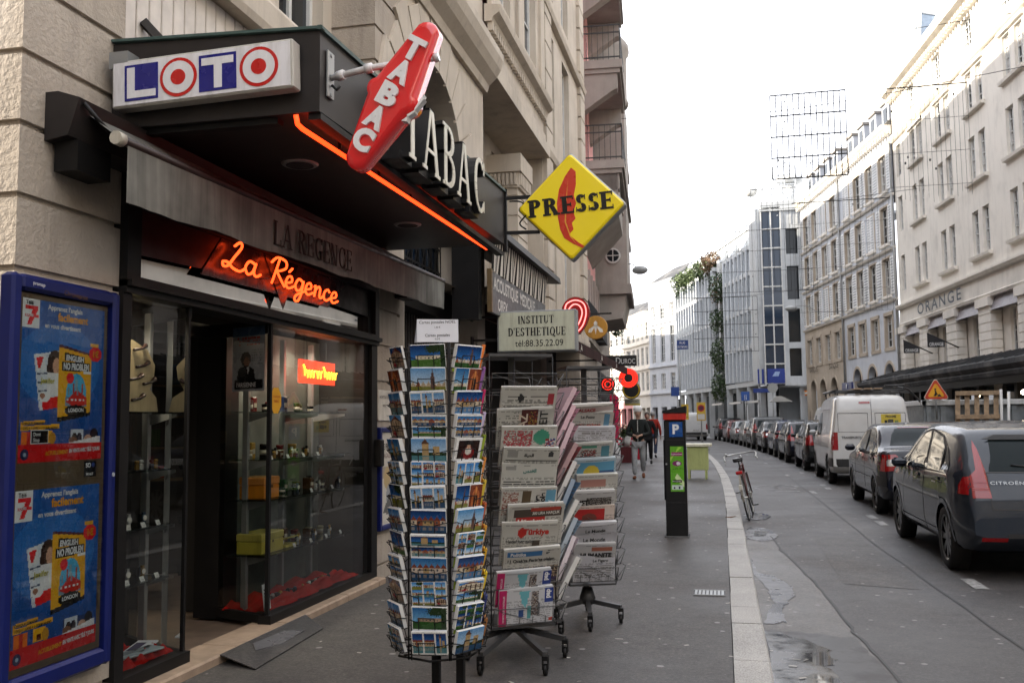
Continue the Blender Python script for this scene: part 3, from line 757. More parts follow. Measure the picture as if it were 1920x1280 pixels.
b.box((-3.75, 12.4, 0), (-3.7, 16.5, 3.1)); b.box((-3.75, 17, 0), (-3.7, 21.2, 3.1))
b.build('shutter_wall', house)
b = B('brown_metal');
for k in range(28): b.box((-3.66, 9.08 + k * .1, 1.9), (-3.6, 9.14 + k * .1, 2.75))
b.build('ribbed_panel', house)
# ------------------------------------------------------------------ shopfront (parts of the house)
SX = -3.16
b = B('step_stone')
y = 4.42
while y < 8.2:
 L = min(RND.choice((.9, .7, 1.1)), 8.2 - y); b.bbox((-3.3, y + .003, -.05), (-3.03, y + L - .003, .055), .012); y += L
b.build('doorstep', house)
b = B('black_metal')
b.box((-3.3, 4.40, 2.165), (-3.1, 8.2, 2.262)); b.box((-3.3, 4.40, 2.2), (-3.07, 8.2, 2.235))       # lintel
b.box((-3.3, 4.40, 2.66), (-3.1, 8.2, 3.02))
b.box((-3.3, 4.40, 2.262), (-3.1, 4.52, 2.66)); b.box((-3.3, 8.1, 2.262), (-3.1, 8.2, 2.66)); b.box((-3.2, 8.02, 2.262), (-3.14, 8.1, 2.66))
b.box((-3.3, 8.06, .055), (-3.12, 8.2, 2.165)); b.box((-3.25, 7.97, .055), (-3.16, 8.06, 2.165)); b.box((-3.25, 4.40, .055), (-3.12, 4.475, 2.165))
b.box((-3.172, 5.085, .055), (-3.15, 5.107, 2.165)); b.box((-3.175, 6.142, .055), (-3.147, 6.17, 2.165))
b.box((-3.22, 4.475, .055), (-3.12, 5.115, .12)); b.box((-3.22, 6.13, .055), (-3.12, 8.06, .115))
def wallbar(x0, y0, x1, y1, z0, z1, t=.04):
 d = V((x1 - x0, y1 - y0)).normalized(); n = V((-d.y, d.x)) * t / 2
 b.prism([(x0 + n.x, y0 + n.y, z0), (x1 + n.x, y1 + n.y, z0), (x1 - n.x, y1 - n.y, z0), (x0 - n.x, y0 - n.y, z0)], (0, 0, z1 - z0))
wallbar(SX, 6.15, -3.66, 6.36, .05, .115); wallbar(SX, 5.1, -3.76, 5.42, .05, .115); wallbar(SX, 6.15, -3.66, 6.36, 2.1, 2.2); wallbar(SX, 5.1, -3.76, 5.42, 2.1, 2.2)
b.box((-3.86, 6.36, .03), (-3.62, 6.55, 2.2)); b.box((-3.9, 5.36, .03), (-3.76, 5.44, 2.2)); b.box((-3.86, 5.44, 2.1), (-3.76, 6.36, 2.2))
b.build('shopfront_frame', house)
b = B('shopglass')
def pane(x0, y0, x1, y1, z0, z1): b.poly([(x0, y0, z0), (x1, y1, z0), (x1, y1, z1), (x0, y0, z1)])
pane(SX, 4.475, SX, 5.08, .12, 2.165); b.build('display_glass', house); b = B('shopglass')
pane(SX, 6.17, SX, 7.98, .115, 2.165); b.build('display_glass', house); b = B('shopglass')
pane(-3.66, 6.36, SX, 6.15, .115, 2.1); b.build('display_glass', house); b = B('shopglass')
pane(SX, 5.1, -3.76, 5.42, .115, 2.1); b.build('display_glass', house)
b = B('mirror_film'); b.poly([(-3.19, 4.5, 2.262), (-3.19, 8.08, 2.262), (-3.19, 8.08, 2.66), (-3.19, 4.5, 2.66)]); b.build('transom_glass', house)
b = B('dark_room')
b.poly([(-7, 3.9, 0), (-7, 8.3, 0), (-7, 8.3, 2.7), (-7, 3.9, 2.7)]); b.poly([(-7, 8.18, 0), (-3.2, 8.18, 0), (-3.2, 8.18, 2.7), (-7, 8.18, 2.7)]); b.poly([(-3.2, 4.41, 0), (-7, 4.41, 0), (-7, 4.41, 2.7), (-3.2, 4.41, 2.7)])
b.poly([(-7, 4.41, 2.262), (-3.2, 4.41, 2.262), (-3.2, 8.18, 2.262), (-7, 8.18, 2.262)]); b.poly([(-7, 4.41, .012), (-3.3, 4.41, .012), (-3.3, 8.18, .012), (-7, 8.18, .012)], mat='tile_brown')
b.poly([(-6.99, 4.45, .9), (-6.99, 8.15, .9), (-6.99, 8.15, 2.2), (-6.99, 4.45, 2.2)], mat='room_wall')
b.box((-4.6, 6.62, .02), (-3.7, 6.66, 2.2)); b.box((-3.7, 6.62, .02), (-3.62, 8.15, .1), mat='black_metal')
b.poly([(-3.68, 6.66, .1), (-3.68, 8.15, .1), (-3.68, 8.15, 2.2), (-3.68, 6.66, 2.2)], mat='back_panel'); b.build('shop_interior', house)
for x, y in ((-3.45, 7.5), (-3.42, 6.7), (-3.45, 7.95), (-3.4, 4.85), (-4.9, 6.9), (-5.2, 5.6), (-4.6, 7.6), (-5.4, 7.2)):
 b = B('spot_lit'); b.lathe([(.035, -.012), (.035, 0)], 10, (x, y, 2.258)); b.lathe([(.048, -.006), (.048, .001)], 12, (x, y, 2.258), mat='grey_paint'); b.build('ceiling_spot', house)
b = B('step_stone')                                         # bundle of pens, magazines and cartons seen deep inside
b = B('matte')
for k in range(60):
 y = RND.uniform(4.6, 8.1); z = RND.choice((.95, 1.25, 1.55, 1.85)); h = RND.uniform(.1, .25)
 b.box((-6.95, y, z), (-6.85, y + RND.uniform(.04, .14), z + h), RND.choice([hx('#6b4a2c'), hx('#7a2a20'), hx('#8a7a5a'), hx('#2a3a50'), hx('#b09060'), hx('#35522f'), hx('#a03018')]))
for z in (.92, 1.22, 1.52, 1.82): b.box((-6.98, 4.5, z), (-6.8, 8.1, z + .02), hx('#6a5a45'))
b.build('cigarette_shelf', house)
b = B('cloth'); b.box((-5.6, 5.4, .02), (-5.1, 7.9, 1.05), hx('#2c2420')); b.box((-5.65, 5.35, 1.05), (-5.05, 7.95, 1.1), hx('#70655a')); b.build('counter', house)
# posts and glass shelves of the two display windows, each a thing, then the goods on them
def rackpost(pts, label, shelves):
 t = thing('display_rack', label, 'display rack', (pts[0][0], pts[0][1], .05))
 for x, y in pts:
  b = B('steel'); b.bbox((x - .022, y - .018, .06), (x + .022, y + .018, 2.15), .004); b.build('upright', t)
 for z, x0, x1, y0, y1 in shelves:
  b = B('frost'); b.box((x0, y0, z - .01), (x1, y1, z)); s_ = b.build('shelf', t)
  c = B('steel')
  for x, y in pts:
   if y0 - .2 <= y <= y1 + .2: c.prism([(x, y, z - .012), (x1 - .02, y, z - .012), (x1 - .02, y, z - .03), (x, y, z - .085)], (0, .012, 0))
  if c.f: c.build('bracket', s_)
 return t
S1 = [(z, -3.66, -3.28, 4.5, 5.13) for z in (1.53, 1.19, .86, .55)]
S2 = [(1.545, -3.58, -3.24, 6.35, 7.6), (1.19, -3.58, -3.24, 6.35, 7.85), (.9, -3.56, -3.24, 6.3, 7.85), (.5, -3.56, -3.24, 6.3, 7.85)]
rackpost([(-3.5, 5.2)], 'grey upright with glass shelves in the narrow display window behind the blue poster case', S1)
rackpost([(-3.45, 6.36), (-3.58, 7.2), (-3.58, 7.75)], 'grey uprights with glass shelves in the wide display window right of the shop door', S2)
def small(name, label, cat, b, org, group=None): return tag(b.build(name, org=org), label, cat, group)
def watch(x, y, z, c, label, grp):
 b = B('metal', c); b.lathe([(.02, -.004), (.022, 0), (.02, .004)], 12, (x, y, z + .045), 'x'); b.lathe([(.016, -.005), (.016, .0055)], 12, (x + .001, y, z + .045), 'x', col=hx('#e8e4da'), mat='gloss')
 b.box((x - .012, y - .011, z), (x + .002, y + .011, z + .026)); b.box((x - .012, y - .011, z + .064), (x + .002, y + .011, z + .08)); b.box((x - .03, y - .02, z), (x - .013, y + .02, z + .07), hx('#1a1a1a'), 'satin')
 return small('wristwatch', label, 'watch', b, (x, y, z), grp)
def lighter(x, y, z, c, label, grp):
 b = B('metal', c); b.bbox((x - .008, y - .016, z), (x + .008, y + .016, z + .038), .004); b.bbox((x - .008, y - .016, z + .039), (x + .008, y + .016, z + .058), .004); b.box((x - .012, y - .02, z - .001), (x + .012, y + .02, z + .004), hx('#222222'), 'satin')
 return small('pocket_lighter', label, 'lighter', b, (x, y, z), grp)
def tagcard(x, y, z, label, grp):
 b = B('paper', hx('#dcdcd8')); b.prism([(x, y - .02, z), (x, y + .02, z), (x - .012, y + .02, z + .026), (x - .012, y - .02, z + .026)], (-.003, 0, .001)); b.text('12 €', (x + .0005, y - .014, z + .006), (0, 1, 0), (-.42, 0, .9), .009, BLACK, depth=.0008)
 return small('price_card', label, 'price card', b, (x, y, z), grp)
ORD = ['first', 'second', 'third', 'fourth', 'fifth', 'sixth', 'seventh', 'eighth', 'ninth', 'tenth', 'eleventh', 'twelfth', 'thirteenth', 'fourteenth']
CN = [('silver', hx('#b8b8b4')), ('gold', hx('#b08a40')), ('black', hx('#202022')), ('steel blue', hx('#55647a')), ('brass', hx('#8a6a30')), ('white', hx('#d8d8d4'))]
for si, (z, nm) in enumerate(((1.19, 'second'), (.86, 'third'), (.55, 'lowest'))):
 for k in range(6):
  c = CN[(k * 2 + si) % 6]; y = 4.7 + k * .072
  if si == 0: lighter(-3.32 - .02 * (k % 2), y, z, c[1], f'{c[0]} pocket lighter, {ORD[k]} from the left on the {nm} shelf of the narrow window', 'goods in the narrow display window')
  elif k % 2 == 0: watch(-3.36, y, z, c[1], f'{c[0]} wristwatch, {ORD[k // 2]} from the left on the {nm} shelf of the narrow window', 'goods in the narrow display window')
  else: tagcard(-3.31, y, z, f'white price card, {ORD[k // 2]} from the left on the {nm} shelf of the narrow window', 'goods in the narrow display window')
for si, (z, nm, n) in enumerate(((1.19, 'second', 12), (.9, 'third', 8), (.5, 'lowest', 11))):
 for k in range(n):
  c = CN[(k + si * 2) % 6]; y = (6.55 if si == 1 else 6.42) + .3 * (si > 0) + k * (1.1 / n)
  lab = f'{ORD[k]} from the left on the {nm} shelf of the wide window'
  if (k + si) % 3 == 0: tagcard(-3.27, y, z, 'white price card, ' + lab, 'goods in the wide display window')
  elif (k + si) % 3 == 1: lighter(-3.3, y, z, c[1], f'{c[0]} pocket lighter, ' + lab, 'goods in the wide display window')
  else: watch(-3.33, y, z, c[1], f'{c[0]} wristwatch, ' + lab, 'goods in the wide display window')
def cigarbox(y0, y1, z, h, c, label, name='cigar_box', cut=.62):
 t = thing(name, label, 'box', (-3.4, (y0 + y1) / 2, z))
 b = B('satin', c); b.bbox((-3.5, y0, z), (-3.3, y1, z + h * cut), .005); b.build('box', t)
 b = B('satin', mix(c, WHITE, .06)); b.bbox((-3.503, y0 - .003, z + h * cut + .002), (-3.297, y1 + .003, z + h), .006); b.box((-3.2985, (y0 + y1) / 2 - .007, z + h * .5), (-3.296, (y0 + y1) / 2 + .007, z + h * .62), BLACK); b.build('lid', t)
cigarbox(6.36, 6.6, .9, .16, hx('#e08a1c'), 'orange cigar box standing on the third shelf of the wide window')
cigarbox(6.33, 6.68, .5, .15, hx('#c9bb4a'), 'large yellow cigar box standing on the lowest shelf of the wide window')
b = B('satin', hx('#c9bb4a')); b.prism([(-3.3, 6.72, .502), (-3.3, 6.92, .502), (-3.5, 6.92, .502), (-3.5, 6.72, .502)], (0, 0, .02)); b.prism([(-3.5, 6.72, .525), (-3.5, 6.92, .525), (-3.3, 6.94, .57), (-3.3, 6.74, .57)], (0, 0, .008)); small('open_case', 'small yellow case lying half open beside the large yellow cigar box', 'case', b, (-3.4, 6.8, .5))
# pipes board with cut-outs in the narrow window
b = B('satin', hx('#c8b48a'))
b.prism([(-3.45, 4.78 + y, z) for y, z in ((0, 1.532), (.42, 1.532), (.4, 1.62), (.33, 1.67), (.37, 1.74), (.38, 1.82), (.3, 1.91), (.15, 1.96), (0, 1.96))], (.025, 0, 0))
for yy, zz in ((4.92, 1.6), (4.9, 1.72), (4.96, 1.8), (5.03, 1.7), (4.93, 1.9)): b.tube([(-3.415, yy, zz), (-3.41, yy + .07, zz + .012), (-3.41, yy + .11, zz + .035)], [.01, .008, .016], 6, hx('#2a1710'))
small('pipe_board', 'pale wooden board with tobacco pipes on the top shelf of the narrow window', 'pipe display', b, (-3.5, 4.65, 1.53))
def redcloth(name, label, x0, x1, y0, y1, z):
 n, m = 22, 14; b = B('cloth', hx('#b3140c'), ); b.sm = True; r = random.Random(5); H = {}
 for i in range(n + 1):
  for j in range(m + 1):
   e = min(i, n - i, j, m - j); a = .022 * (sin(i * 1.3 + j * .7) + sin(j * 1.9 - i * .5)) + r.uniform(-.008, .012)
   H[i, j] = b.p((x0 + (x1 - x0) * j / m + r.uniform(-.01, .01), y0 + (y1 - y0) * i / n, z + max(0.004, .03 + a) * (1 if e else .15)))
 for i in range(n):
  for j in range(m): b.face((H[i, j], H[i, j + 1], H[i + 1, j + 1], H[i + 1, j]), hx('#b3140c'))
 return tag(b.build(name, org=((x0 + x1) / 2, (y0 + y1) / 2, z)), label, 'cloth')
redcloth('red_cloth', 'crumpled red cloth on the floor of the narrow display window', -3.6, -3.2, 4.6, 5.1, .1)
redcloth('red_cloth', 'crumpled red cloth along the floor of the wide display window', -3.6, -3.18, 6.3, 7.95, .1)
for k, (x, y, an, c, lb) in enumerate(((-3.36, 4.98, .3, '#d8dce4', 'white booklet with a purple band lying on the red cloth'), (-3.3, 4.86, -.2, '#b9c4c8', 'pale grey booklet lying in front of the purple-banded booklet'))):
 b = B('paper', hx(c)); M = MX.Translation((x, y, .155)) @ MX.Rotation(an, 4, 'Z'); b.M = M
 b.bbox((-.06, -.15, 0), (.06, .15, .012), .003); b.box((-.045, -.12, .012), (.01, .08, .0135), hx('#39305a') if k == 0 else hx('#8d979c')); b.M = None
 small('booklet', lb, 'booklet', b, (x, y, .12))
for k in range(9):
 y = 6.62 + k * .13; b = B('satin', (.02, .02, .022)); s_ = RND.uniform(.035, .06); b.bbox((-3.42, y, .1), (-3.36, y + s_, .1 + s_), .006); b.ball((-3.37, y + s_ / 2, .1 + s_), .018, 8, 5, CN[k % 6][1], 'metal')
 small('gift_box', f'small black box with {CN[k % 6][0]} trinket, {ORD[k]} from left on the red cloth', 'gift box', b, (-3.4, y, .1), 'gift boxes on the red cloth')
b = B('paper', WHITE); b.prism([(-3.24, 6.27, .12), (-3.24, 6.37, .12), (-3.26, 6.37, .3), (-3.26, 6.27, .3)], (-.004, 0, 0))
for k in range(5): b.box((-3.2575, 6.285, .16 + k * .024), (-3.2405 - k * .0022, 6.355, .17 + k * .024), hx('#50555a'))
small('price_list', 'white printed price list standing in the left corner of the wide window', 'notice', b, (-3.25, 6.32, .12))
# poster, sticker and small lit sign on the window
cv = Cv(40, 56, hx('#8d9296')); cv.rect(0, .86, 1, 1, hx('#3f5673')); cv.lines(.15, .7, .85, .84, 3, hx('#a84a40')); cv.ell(.42, .5, .16, .11, hx('#2b211d')); cv.ell(.45, .45, .09, .08, hx('#7d5f4f')); cv.poly([(.12, .12), (.2, .36), (.45, .4), (.66, .34), (.74, .12)], hx('#17181c')); cv.poly([(.45, .38), (.53, .38), (.5, .24)], hx('#c0c4c8')); cv.rect(.08, .03, .95, .17, hx('#0d0d10')); cv.lines(.6, .4, .9, .66, 6, hx('#6d7276'))
b = B('gloss'); d = V((-.5, .21, 0)).normalized(); o0 = V((-3.2, 6.155, 1.69)) ; o1 = o0 + d * .36
b.canvas(cv, o1 + V((.009, -.02, 0)), -d * .36, (0, 0, .47)); b.text('PARISIENNE', o1 + V((.009, -.02, .03)) - d * .05, -d, (0, 0, 1), .035, WHITE, depth=.003, maxw=.22)
small('door_poster', 'grey poster of a dark-suited man hung on the glass beside the shop door', 'poster', b, tuple(o0))
b = B('paper', hx('#e0a81e')); q = [(-3.152, 6.235 + .075 * cos(radians(a)) * 1.15, 1.62 + .1 * sin(radians(a))) for a in (22, 68, 112, 158, 202, 248, 292, 338)]; b.prism(q, (.003, 0, 0)); b.text('CONFRERIE', (-3.1485, 6.235, 1.64), (0, 1, 0), (0, 0, 1), .016, hx('#b02a10'), align='c', maxw=.11); b.text('TABAC', (-3.1485, 6.235, 1.605), (0, 1, 0), (0, 0, 1), .02, hx('#b02a10'), align='c', maxw=.1)
small('window_sticker', 'yellow eight-sided sticker on the edge of the wide display window', 'sticker', b, (-3.15, 6.235, 1.62))
t = thing('hanging_neon_sign', 'small red lit sign with yellow handwriting hung inside the wide window', 'sign', (-3.4, 7.5, 1.88))
emit('sign_red', (1, .05, .02), .9); emit('sign_yellow', (1, .5, .03), 1.6)
b = B('sign_red'); b.box((-3.42, 7.155, 1.79), (-3.4, 7.866, 1.985)); b.build('panel', t)
b = B('sign_yellow'); x = 7.2
for wd in ((4, 1), (2, 0), (5, 1)):
 pts = []
 for k in range(wd[0] * 6 + 1): pts.append((-3.392, x + k * .0095 + .012 * sin(k * 1.05), 1.87 + .03 * cos(k * 1.05) + (.04 if k < 4 and wd[1] else 0)))
 b.tube(pts, .008, 5); x += wd[0] * .057 + .03
b.build('handwriting', t); b = B('black_metal')
for y in (7.3, 7.7): b.bar((-3.41, y, 1.985), (-3.41, y, 2.26), .005)
b.build('hanger', t)
def shoplight(x, y, w_):
 l = bpy.data.lights.new('ceiling_spot_light', 'SPOT'); o = bpy.data.objects.new('ceiling_spot_light', l); COL.objects.link(o); l.energy = w_; l.color = (1, .86, .66); l.spot_size = radians(130); l.spot_blend = .7; l.shadow_soft_size = .04; o.location = (x, y, 2.235)
for x, y, w_ in ((-3.45, 7.5, 16), (-3.42, 6.7, 16), (-3.45, 7.95, 8), (-3.4, 4.85, 12), (-4.9, 6.9, 14), (-5.2, 5.6, 12)): shoplight(x, y, w_)
for si, (z, nm, n) in enumerate(((1.545, 'top', 9), (1.19, 'second', 10), (.9, 'third', 7), (.5, 'lowest', 7))):
 for k in range(n):
  c = RND.choice([('dark red', '#6a1a16'), ('green', '#2f5a34'), ('cream', '#c9bd9a'), ('navy', '#1f2a4a'), ('gold', '#b08a3a'), ('black', '#141414'), ('brown', '#5a3a22')]); y = (6.42 if si < 2 else 6.95) + k * (1.2 if si < 2 else .88) / n; x = -3.46 - .05 * (k % 2); b = B('gloss', hx(c[1])); r = RND.uniform(.024, .036); h = RND.uniform(.05, .13)
  if k % 3 == 1: b.bbox((x - r, y - r, z), (x + r, y + r, z + h), .004); b.box((x + r, y - r * .7, z + h * .3), (x + r + .001, y + r * .7, z + h * .6), hx('#cfc8b4'))
  else: b.lathe([(r, 0), (r, h * .7), (r * 1.04, h * .71), (r * 1.04, h * .85), (r, h * .86)], 14, (x, y, z)); b.lathe([(r * 1.01, h * .2), (r * 1.01, h * .5)], 14, (x, y, z), col=hx('#cfc8b4'))
  small('tobacco_tin', f'{c[0]} tobacco {"carton" if k % 3 == 1 else "tin"}, {ORD[k]} from left at the back of the {nm} wide-window shelf', 'tin', b, (x, y, z), 'tins at the back of the wide window')
# ------------------------------------------------------------------ canopy over the shop
def catmull(pts, n=5):
 P = [V(p) for p in pts]; out = []
 for k in range(len(P) - 1):
  a, b_, c, d = P[max(k - 1, 0)], P[k], P[k + 1], P[min(k + 2, len(P) - 1)]
  for i in range(n):
   t = i / n; out.append(.5 * ((2 * b_) + (c - a) * t + (2 * a - 5 * b_ + 4 * c - d) * t * t + (3 * b_ - a - 3 * c + d) * t ** 3))
 out.append(P[-1]); return out
CX = -1.95
def cz(y): return (y - 4.3) / 4.15
t = thing('canopy', 'deep dark brown metal canopy over the tobacconist entrance', 'canopy', (-3.15, 4.3, 3.03))
b = B('brown_metal')
lo = lambda y: 3.03 + .08 * cz(y)
hi = lambda y: 3.452 + .16 * cz(y)
b.prism([(-3.149, 4.3, lo(4.3)), (CX, 4.3, lo(4.3)), (CX, 4.3, hi(4.3)), (-3.149, 4.3, hi(4.3))], (0, 4.15, .0)) if False else None
c8 = [(-3.149, 4.3, lo(4.3)), (CX, 4.3, lo(4.3)), (CX, 8.45, lo(8.45)), (-3.149, 8.45, lo(8.45)), (-3.149, 4.3, hi(4.3) + .045), (CX, 4.3, hi(4.3)), (CX, 8.45, hi(8.45)), (-3.149, 8.45, hi(8.45) + .05)]
ix = [b.p(q) for q in c8]
for q in ((3, 2, 1, 0), (4, 5, 6, 7), (0, 1, 5, 4), (1, 2, 6, 5), (2, 3, 7, 6), (3, 0, 4, 7)): b.face([ix[i] for i in q])
b.build('fascia', t)
plain('copper_green', (.05, .09, .08), .6, var=.3)
b = B('copper_green')
b.prism([(-3.149, 4.28, 3.505), (CX + .02, 4.28, 3.455), (CX + .02, 4.28, 3.47), (-3.149, 4.28, 3.52)], (0, .04, .0)); b.bar((CX + .005, 4.28, 3.462), (CX + .005, 8.45, 3.622), .022)
b.build('flashing', t)
for y in (5.23, 7.26):
 b = B('brown_metal'); z = lo(y)
 b.lathe([(.1, z - .012), (.115, z - .002), (.115, z + .001)], 20, (-2.5, y, 0), mat='steel'); b.lathe([(.085, z - .0135), (.085, z - .011)], 20, (-2.5, y, 0), mat='dark_room'); b.build('downlight', t)
b = B('black_metal'); b.box((-3.15, 4.34, 3.0), (-2.2, 4.4, 3.03)); b.box((-2.02, 4.32, 2.995), (CX - .002, 8.4, 3.03)); b.build('soffit_rim', t)
t = thing('neon_strip', 'long orange neon tube along the lower front edge of the brown canopy', 'neon light', (-2.06, 4.3, 3.0))
b = B('neon_orange'); b.tube([(-2.08, 4.3, 3.02), (-2.075, 4.31, 2.975), (-2.07, 4.36, 2.965), (-2.05, 8.15, 3.02)], .013, 7); b.build('tube', t)
b = B('black_metal')
for k in range(6): y = 4.8 + k * .62; b.box((-2.065, y, 2.975 + .055 * cz(y)), (-2.055, y + .02, 3.04 + .07 * cz(y)))
b.build('clip', t)
# LOTO light box
M_ = MX.Translation((-3.075, 4.2, 3.1)) @ MX.Rotation(radians(-1.6), 4, 'Y')
t = thing('lottery_sign', 'white light box with blue square and red ring letters on the canopy end', 'sign', (-3.07, 4.24, 3.1))
b = B('satin', hx('#b9b6ae')); b.M = M_
b.bbox((0, 0, 0), (1.03, .085, .255), .008); b.build('casing', t)
b = B('satin', hx('#e4e3e6')); b.M = M_; b.box((.012, -.004, .012), (1.015, .0, .243)); b.build('face', t)
b = B('gloss', hx('#1d1f7a')); b.M = M_
BL, RD, WH = hx('#20217c'), hx('#c4201c'), hx('#e4e3e6')
def pr(pts, d, c): b.prism([(x, -.005, z) for x, z in pts], (0, -d, 0), c)
z0, z1 = .03, .222
pr([(.08, z0), (.275, z0), (.275, z1), (.08, z1)], .002, BL); pr([(.095, z0 + .014), (.262, z0 + .014), (.262, z0 + .052), (.14, z0 + .052), (.14, z1 - .014), (.095, z1 - .014)], .0035, WH)
pr([(.51, z0), (.72, z0), (.72, z1), (.51, z1)], .002, BL); pr([(.525, z1 - .055), (.595, z1 - .055), (.595, z0 + .014), (.64, z0 + .014), (.64, z1 - .055), (.705, z1 - .055), (.705, z1 - .016), (.525, z1 - .016)], .0035, WH)
for cx in (.392, .845):
 for r, d, c in ((.103, .002, RD), (.086, .0035, WH), (.041, .005, RD)): pr([(cx + r * 1.03 * cos(2 * pi * k / 36), .126 + r * sin(2 * pi * k / 36)) for k in range(36)], d, c)
b.build('lettering', t); b = B('galvanised'); b.box((-3.1, 4.2, 3.32), (-2.99, 4.3, 3.41)); b.box((-2.7, 4.28, 3.15), (-2.6, 4.31, 3.3)); b.build('bracket', t)
# red lozenge on its arm
t = thing('tobacco_lozenge', 'tilted red lozenge sign with white TABAC letters on a white arm', 'sign', (-1.95, 4.4, 3.2))
SY = 4.33
cen = V((-1.583, SY, 3.097)); wv = V((.515, 0, .857)).normalized(); uv = V((wv.z, 0, -wv.x))
def loz(hl, hw, r, n=6):
 """rounded rhombus outline in (u, w)"""
 out = []
 for (cx, cy, a0, a1, rad) in ((hw - r * .9, 0, -58, 58, r * .9), (0, hl - r, 28, 152, r), (-hw + r * .9, 0, 122, 238, r * .9), (0, -hl + r, 208, 332, r)):
  for k in range(n + 1): a = radians(a0 + (a1 - a0) * k / n); out.append((cx + rad * cos(a), cy + rad * sin(a)))
 return out
def LZ(q, d): return cen + uv * q[0] + wv * q[1] + V((0, d, 0))
m, nt, bb = newmat('lozenge_red'); setin(bb, Roughness=.18); bb.inputs['Base Color'].default_value = (.55, .012, .014, 1); bb.inputs['Coat Weight'].default_value = .6; bb.inputs['Emission Color'].default_value = (.8, .02, .02, 1); bb.inputs['Emission Strength'].default_value = .05
b = B('lozenge_red'); rings = []
for hl, hw, r, d in ((.418, .15, .062, .11), (.418, .15, .062, .03), (.41, .142, .06, .014), (.392, .125, .056, .006), (.375, .112, .05, .0)):
 rings.append([b.p(LZ(q, d)) for q in loz(hl, hw, r)])
for a, c in zip(rings, rings[1:]):
 n = len(a)
 for k in range(n): b.face((a[k], a[(k + 1) % n], c[(k + 1) % n], c[k]), sm=True)
b.face(rings[-1]); b.face(rings[0][::-1]); b.build('casing', t)
b = B('gloss', hx('#e9e9ea'))
for ch, dz in zip('TABAC', (.255, .125, -.005, -.135, -.262)):
 P, F, wd = textmesh(ch, .055); h = .108; k = h / .72; base = cen + wv * (dz - h / 2) + V((0, -.003, 0))
 sw = .105 / max(wd * k, .01)
 sw = min(sw, 1.35)
 def Q(i, d): return base + uv * ((P[i][0] - wd / 2) * k * sw) + wv * (P[i][1] * k) + V((0, -d, 0))
 ed = {}
 for f in F:
  b.poly([Q(i, .016) for i in f])
  for i in range(len(f)):
   e = (f[i], f[(i + 1) % len(f)]);
   if e[::-1] in ed: del ed[e[::-1]]
   else: ed[e] = 1
 for i, j in ed: b.poly([Q(i, .0), Q(j, .0), Q(j, .016), Q(i, .016)])
b.build('lettering', t)
b = B('gloss', hx('#d9d9da')); b.tube([(-1.94, 4.41, 3.24), (-1.72, SY + .06, 3.265), (-1.36, SY + .06, 3.285)], .017, 8); b.tube([(-1.9, 4.41, 3.245), (-1.86, 4.4, 3.25)], .026, 8); b.tube([(-1.74, SY + .06, 3.262), (-1.7, SY + .06, 3.266)], .026, 8); b.tube([(-1.37, SY + .06, 3.285), (-1.345, SY + .06, 3.29)], .024, 8); b.build('arm', t)
b = B('galvanised'); b.bbox((-1.948, 4.37, 3.13), (-1.935, 4.45, 3.38), .004); b.lathe([(.012, 0), (.012, .01)], 8, (-1.94, 4.41, 3.15), 'x'); b.lathe([(.012, 0), (.012, .01)], 8, (-1.94, 4.41, 3.36), 'x'); b.tube([(-1.93, 4.41, 3.2), (-1.9, 4.4, 3.17), (-1.88, 4.4, 3.19)], .008, 6, BLACK, 'satin'); b.build('wall_plate', t)
b = B('gloss', hx('#f0eeee'))                        # torn plastic on the right corner
for q in ([(.146, -.02), (.155, .03), (.16, .06), (.15, .05), (.147, .08), (.14, .0)], [(.13, -.06), (.15, -.02), (.147, -.01), (.12, -.05)], [(.11, -.09), (.13, -.05), (.136, -.08)]):
 b.prism([LZ(p, .02) + uv * .004 for p in q], (0, .05, 0))
b.build('torn_edge', t)
# standing capital letters on the canopy front
t = thing('standing_letters', 'raised serif capitals TABAC with pale faces on the canopy front', 'sign', (CX, 6.2, 3.1))
x = 5.12
for i, ch in enumerate('TABAC'):
 b = B('satin', hx('#d9d6c8'))
 pl, wd = serif_glyph(ch, .17, .075, .14); k = .43; zb = 3.03 + .06 * cz(x)
 for j, q in enumerate(pl):
  b.prism([(CX + .03, x + a * k * .93, zb + c * k) for a, c in q], (.13 + j * .0003, 0, 0), hx('#0d0d0d'))
  cxq = sum(a for a, c in q) / len(q); czq = sum(c for a, c in q) / len(q)
  b.prism([(CX + .161 + j * .0003, x + (cxq + (a - cxq) * .9) * k * .93, zb + (czq + (c - czq) * .93) * k) for a, c in q], (.006, 0, 0), hx('#d9d6c8'))
 b.box((CX + .0, x + .05, zb - .02), (CX + .12, x + wd * k * .85, zb + .03), hx('#0a0a0a'))
 b.build('letter', t); x += wd * k * .93 + .055
# yellow diamond sign
t = thing('newsagent_diamond', 'yellow diamond sign with PRESSE and a red feather beyond the canopy', 'sign', (-1.95, 8.5, 3.3))
DC = V((-1.312, 8.44, 3.432)); HD = .515
def dia(h, r):
 out = []
 for k in range(4):
  a0 = 90 * k; c = V((cos(radians(a0)), sin(radians(a0)))) * (h - r * 1.414)
  for i in range(6): a = radians(a0 - 45 + 90 * i / 5); out.append((c.x + r * cos(a), c.y + r * sin(a)))
 return out
def ringbody(b, rings_, cen_):
 R_ = [[b.p(cen_ + V((x, d, z))) for x, z in pts] for pts, d in rings_]
 for a, c in zip(R_, R_[1:]):
  n = len(a)
  for k in range(n): b.face((a[k], a[(k + 1) % n], c[(k + 1) % n], c[k]), sm=False)
 b.face(R_[-1]); b.face(R_[0][::-1])
b = B('galvanised'); ringbody(b, [(dia(HD, .03), .13), (dia(HD, .03), .02), (dia(HD - .012, .03), .012)], DC); b.build('casing', t)
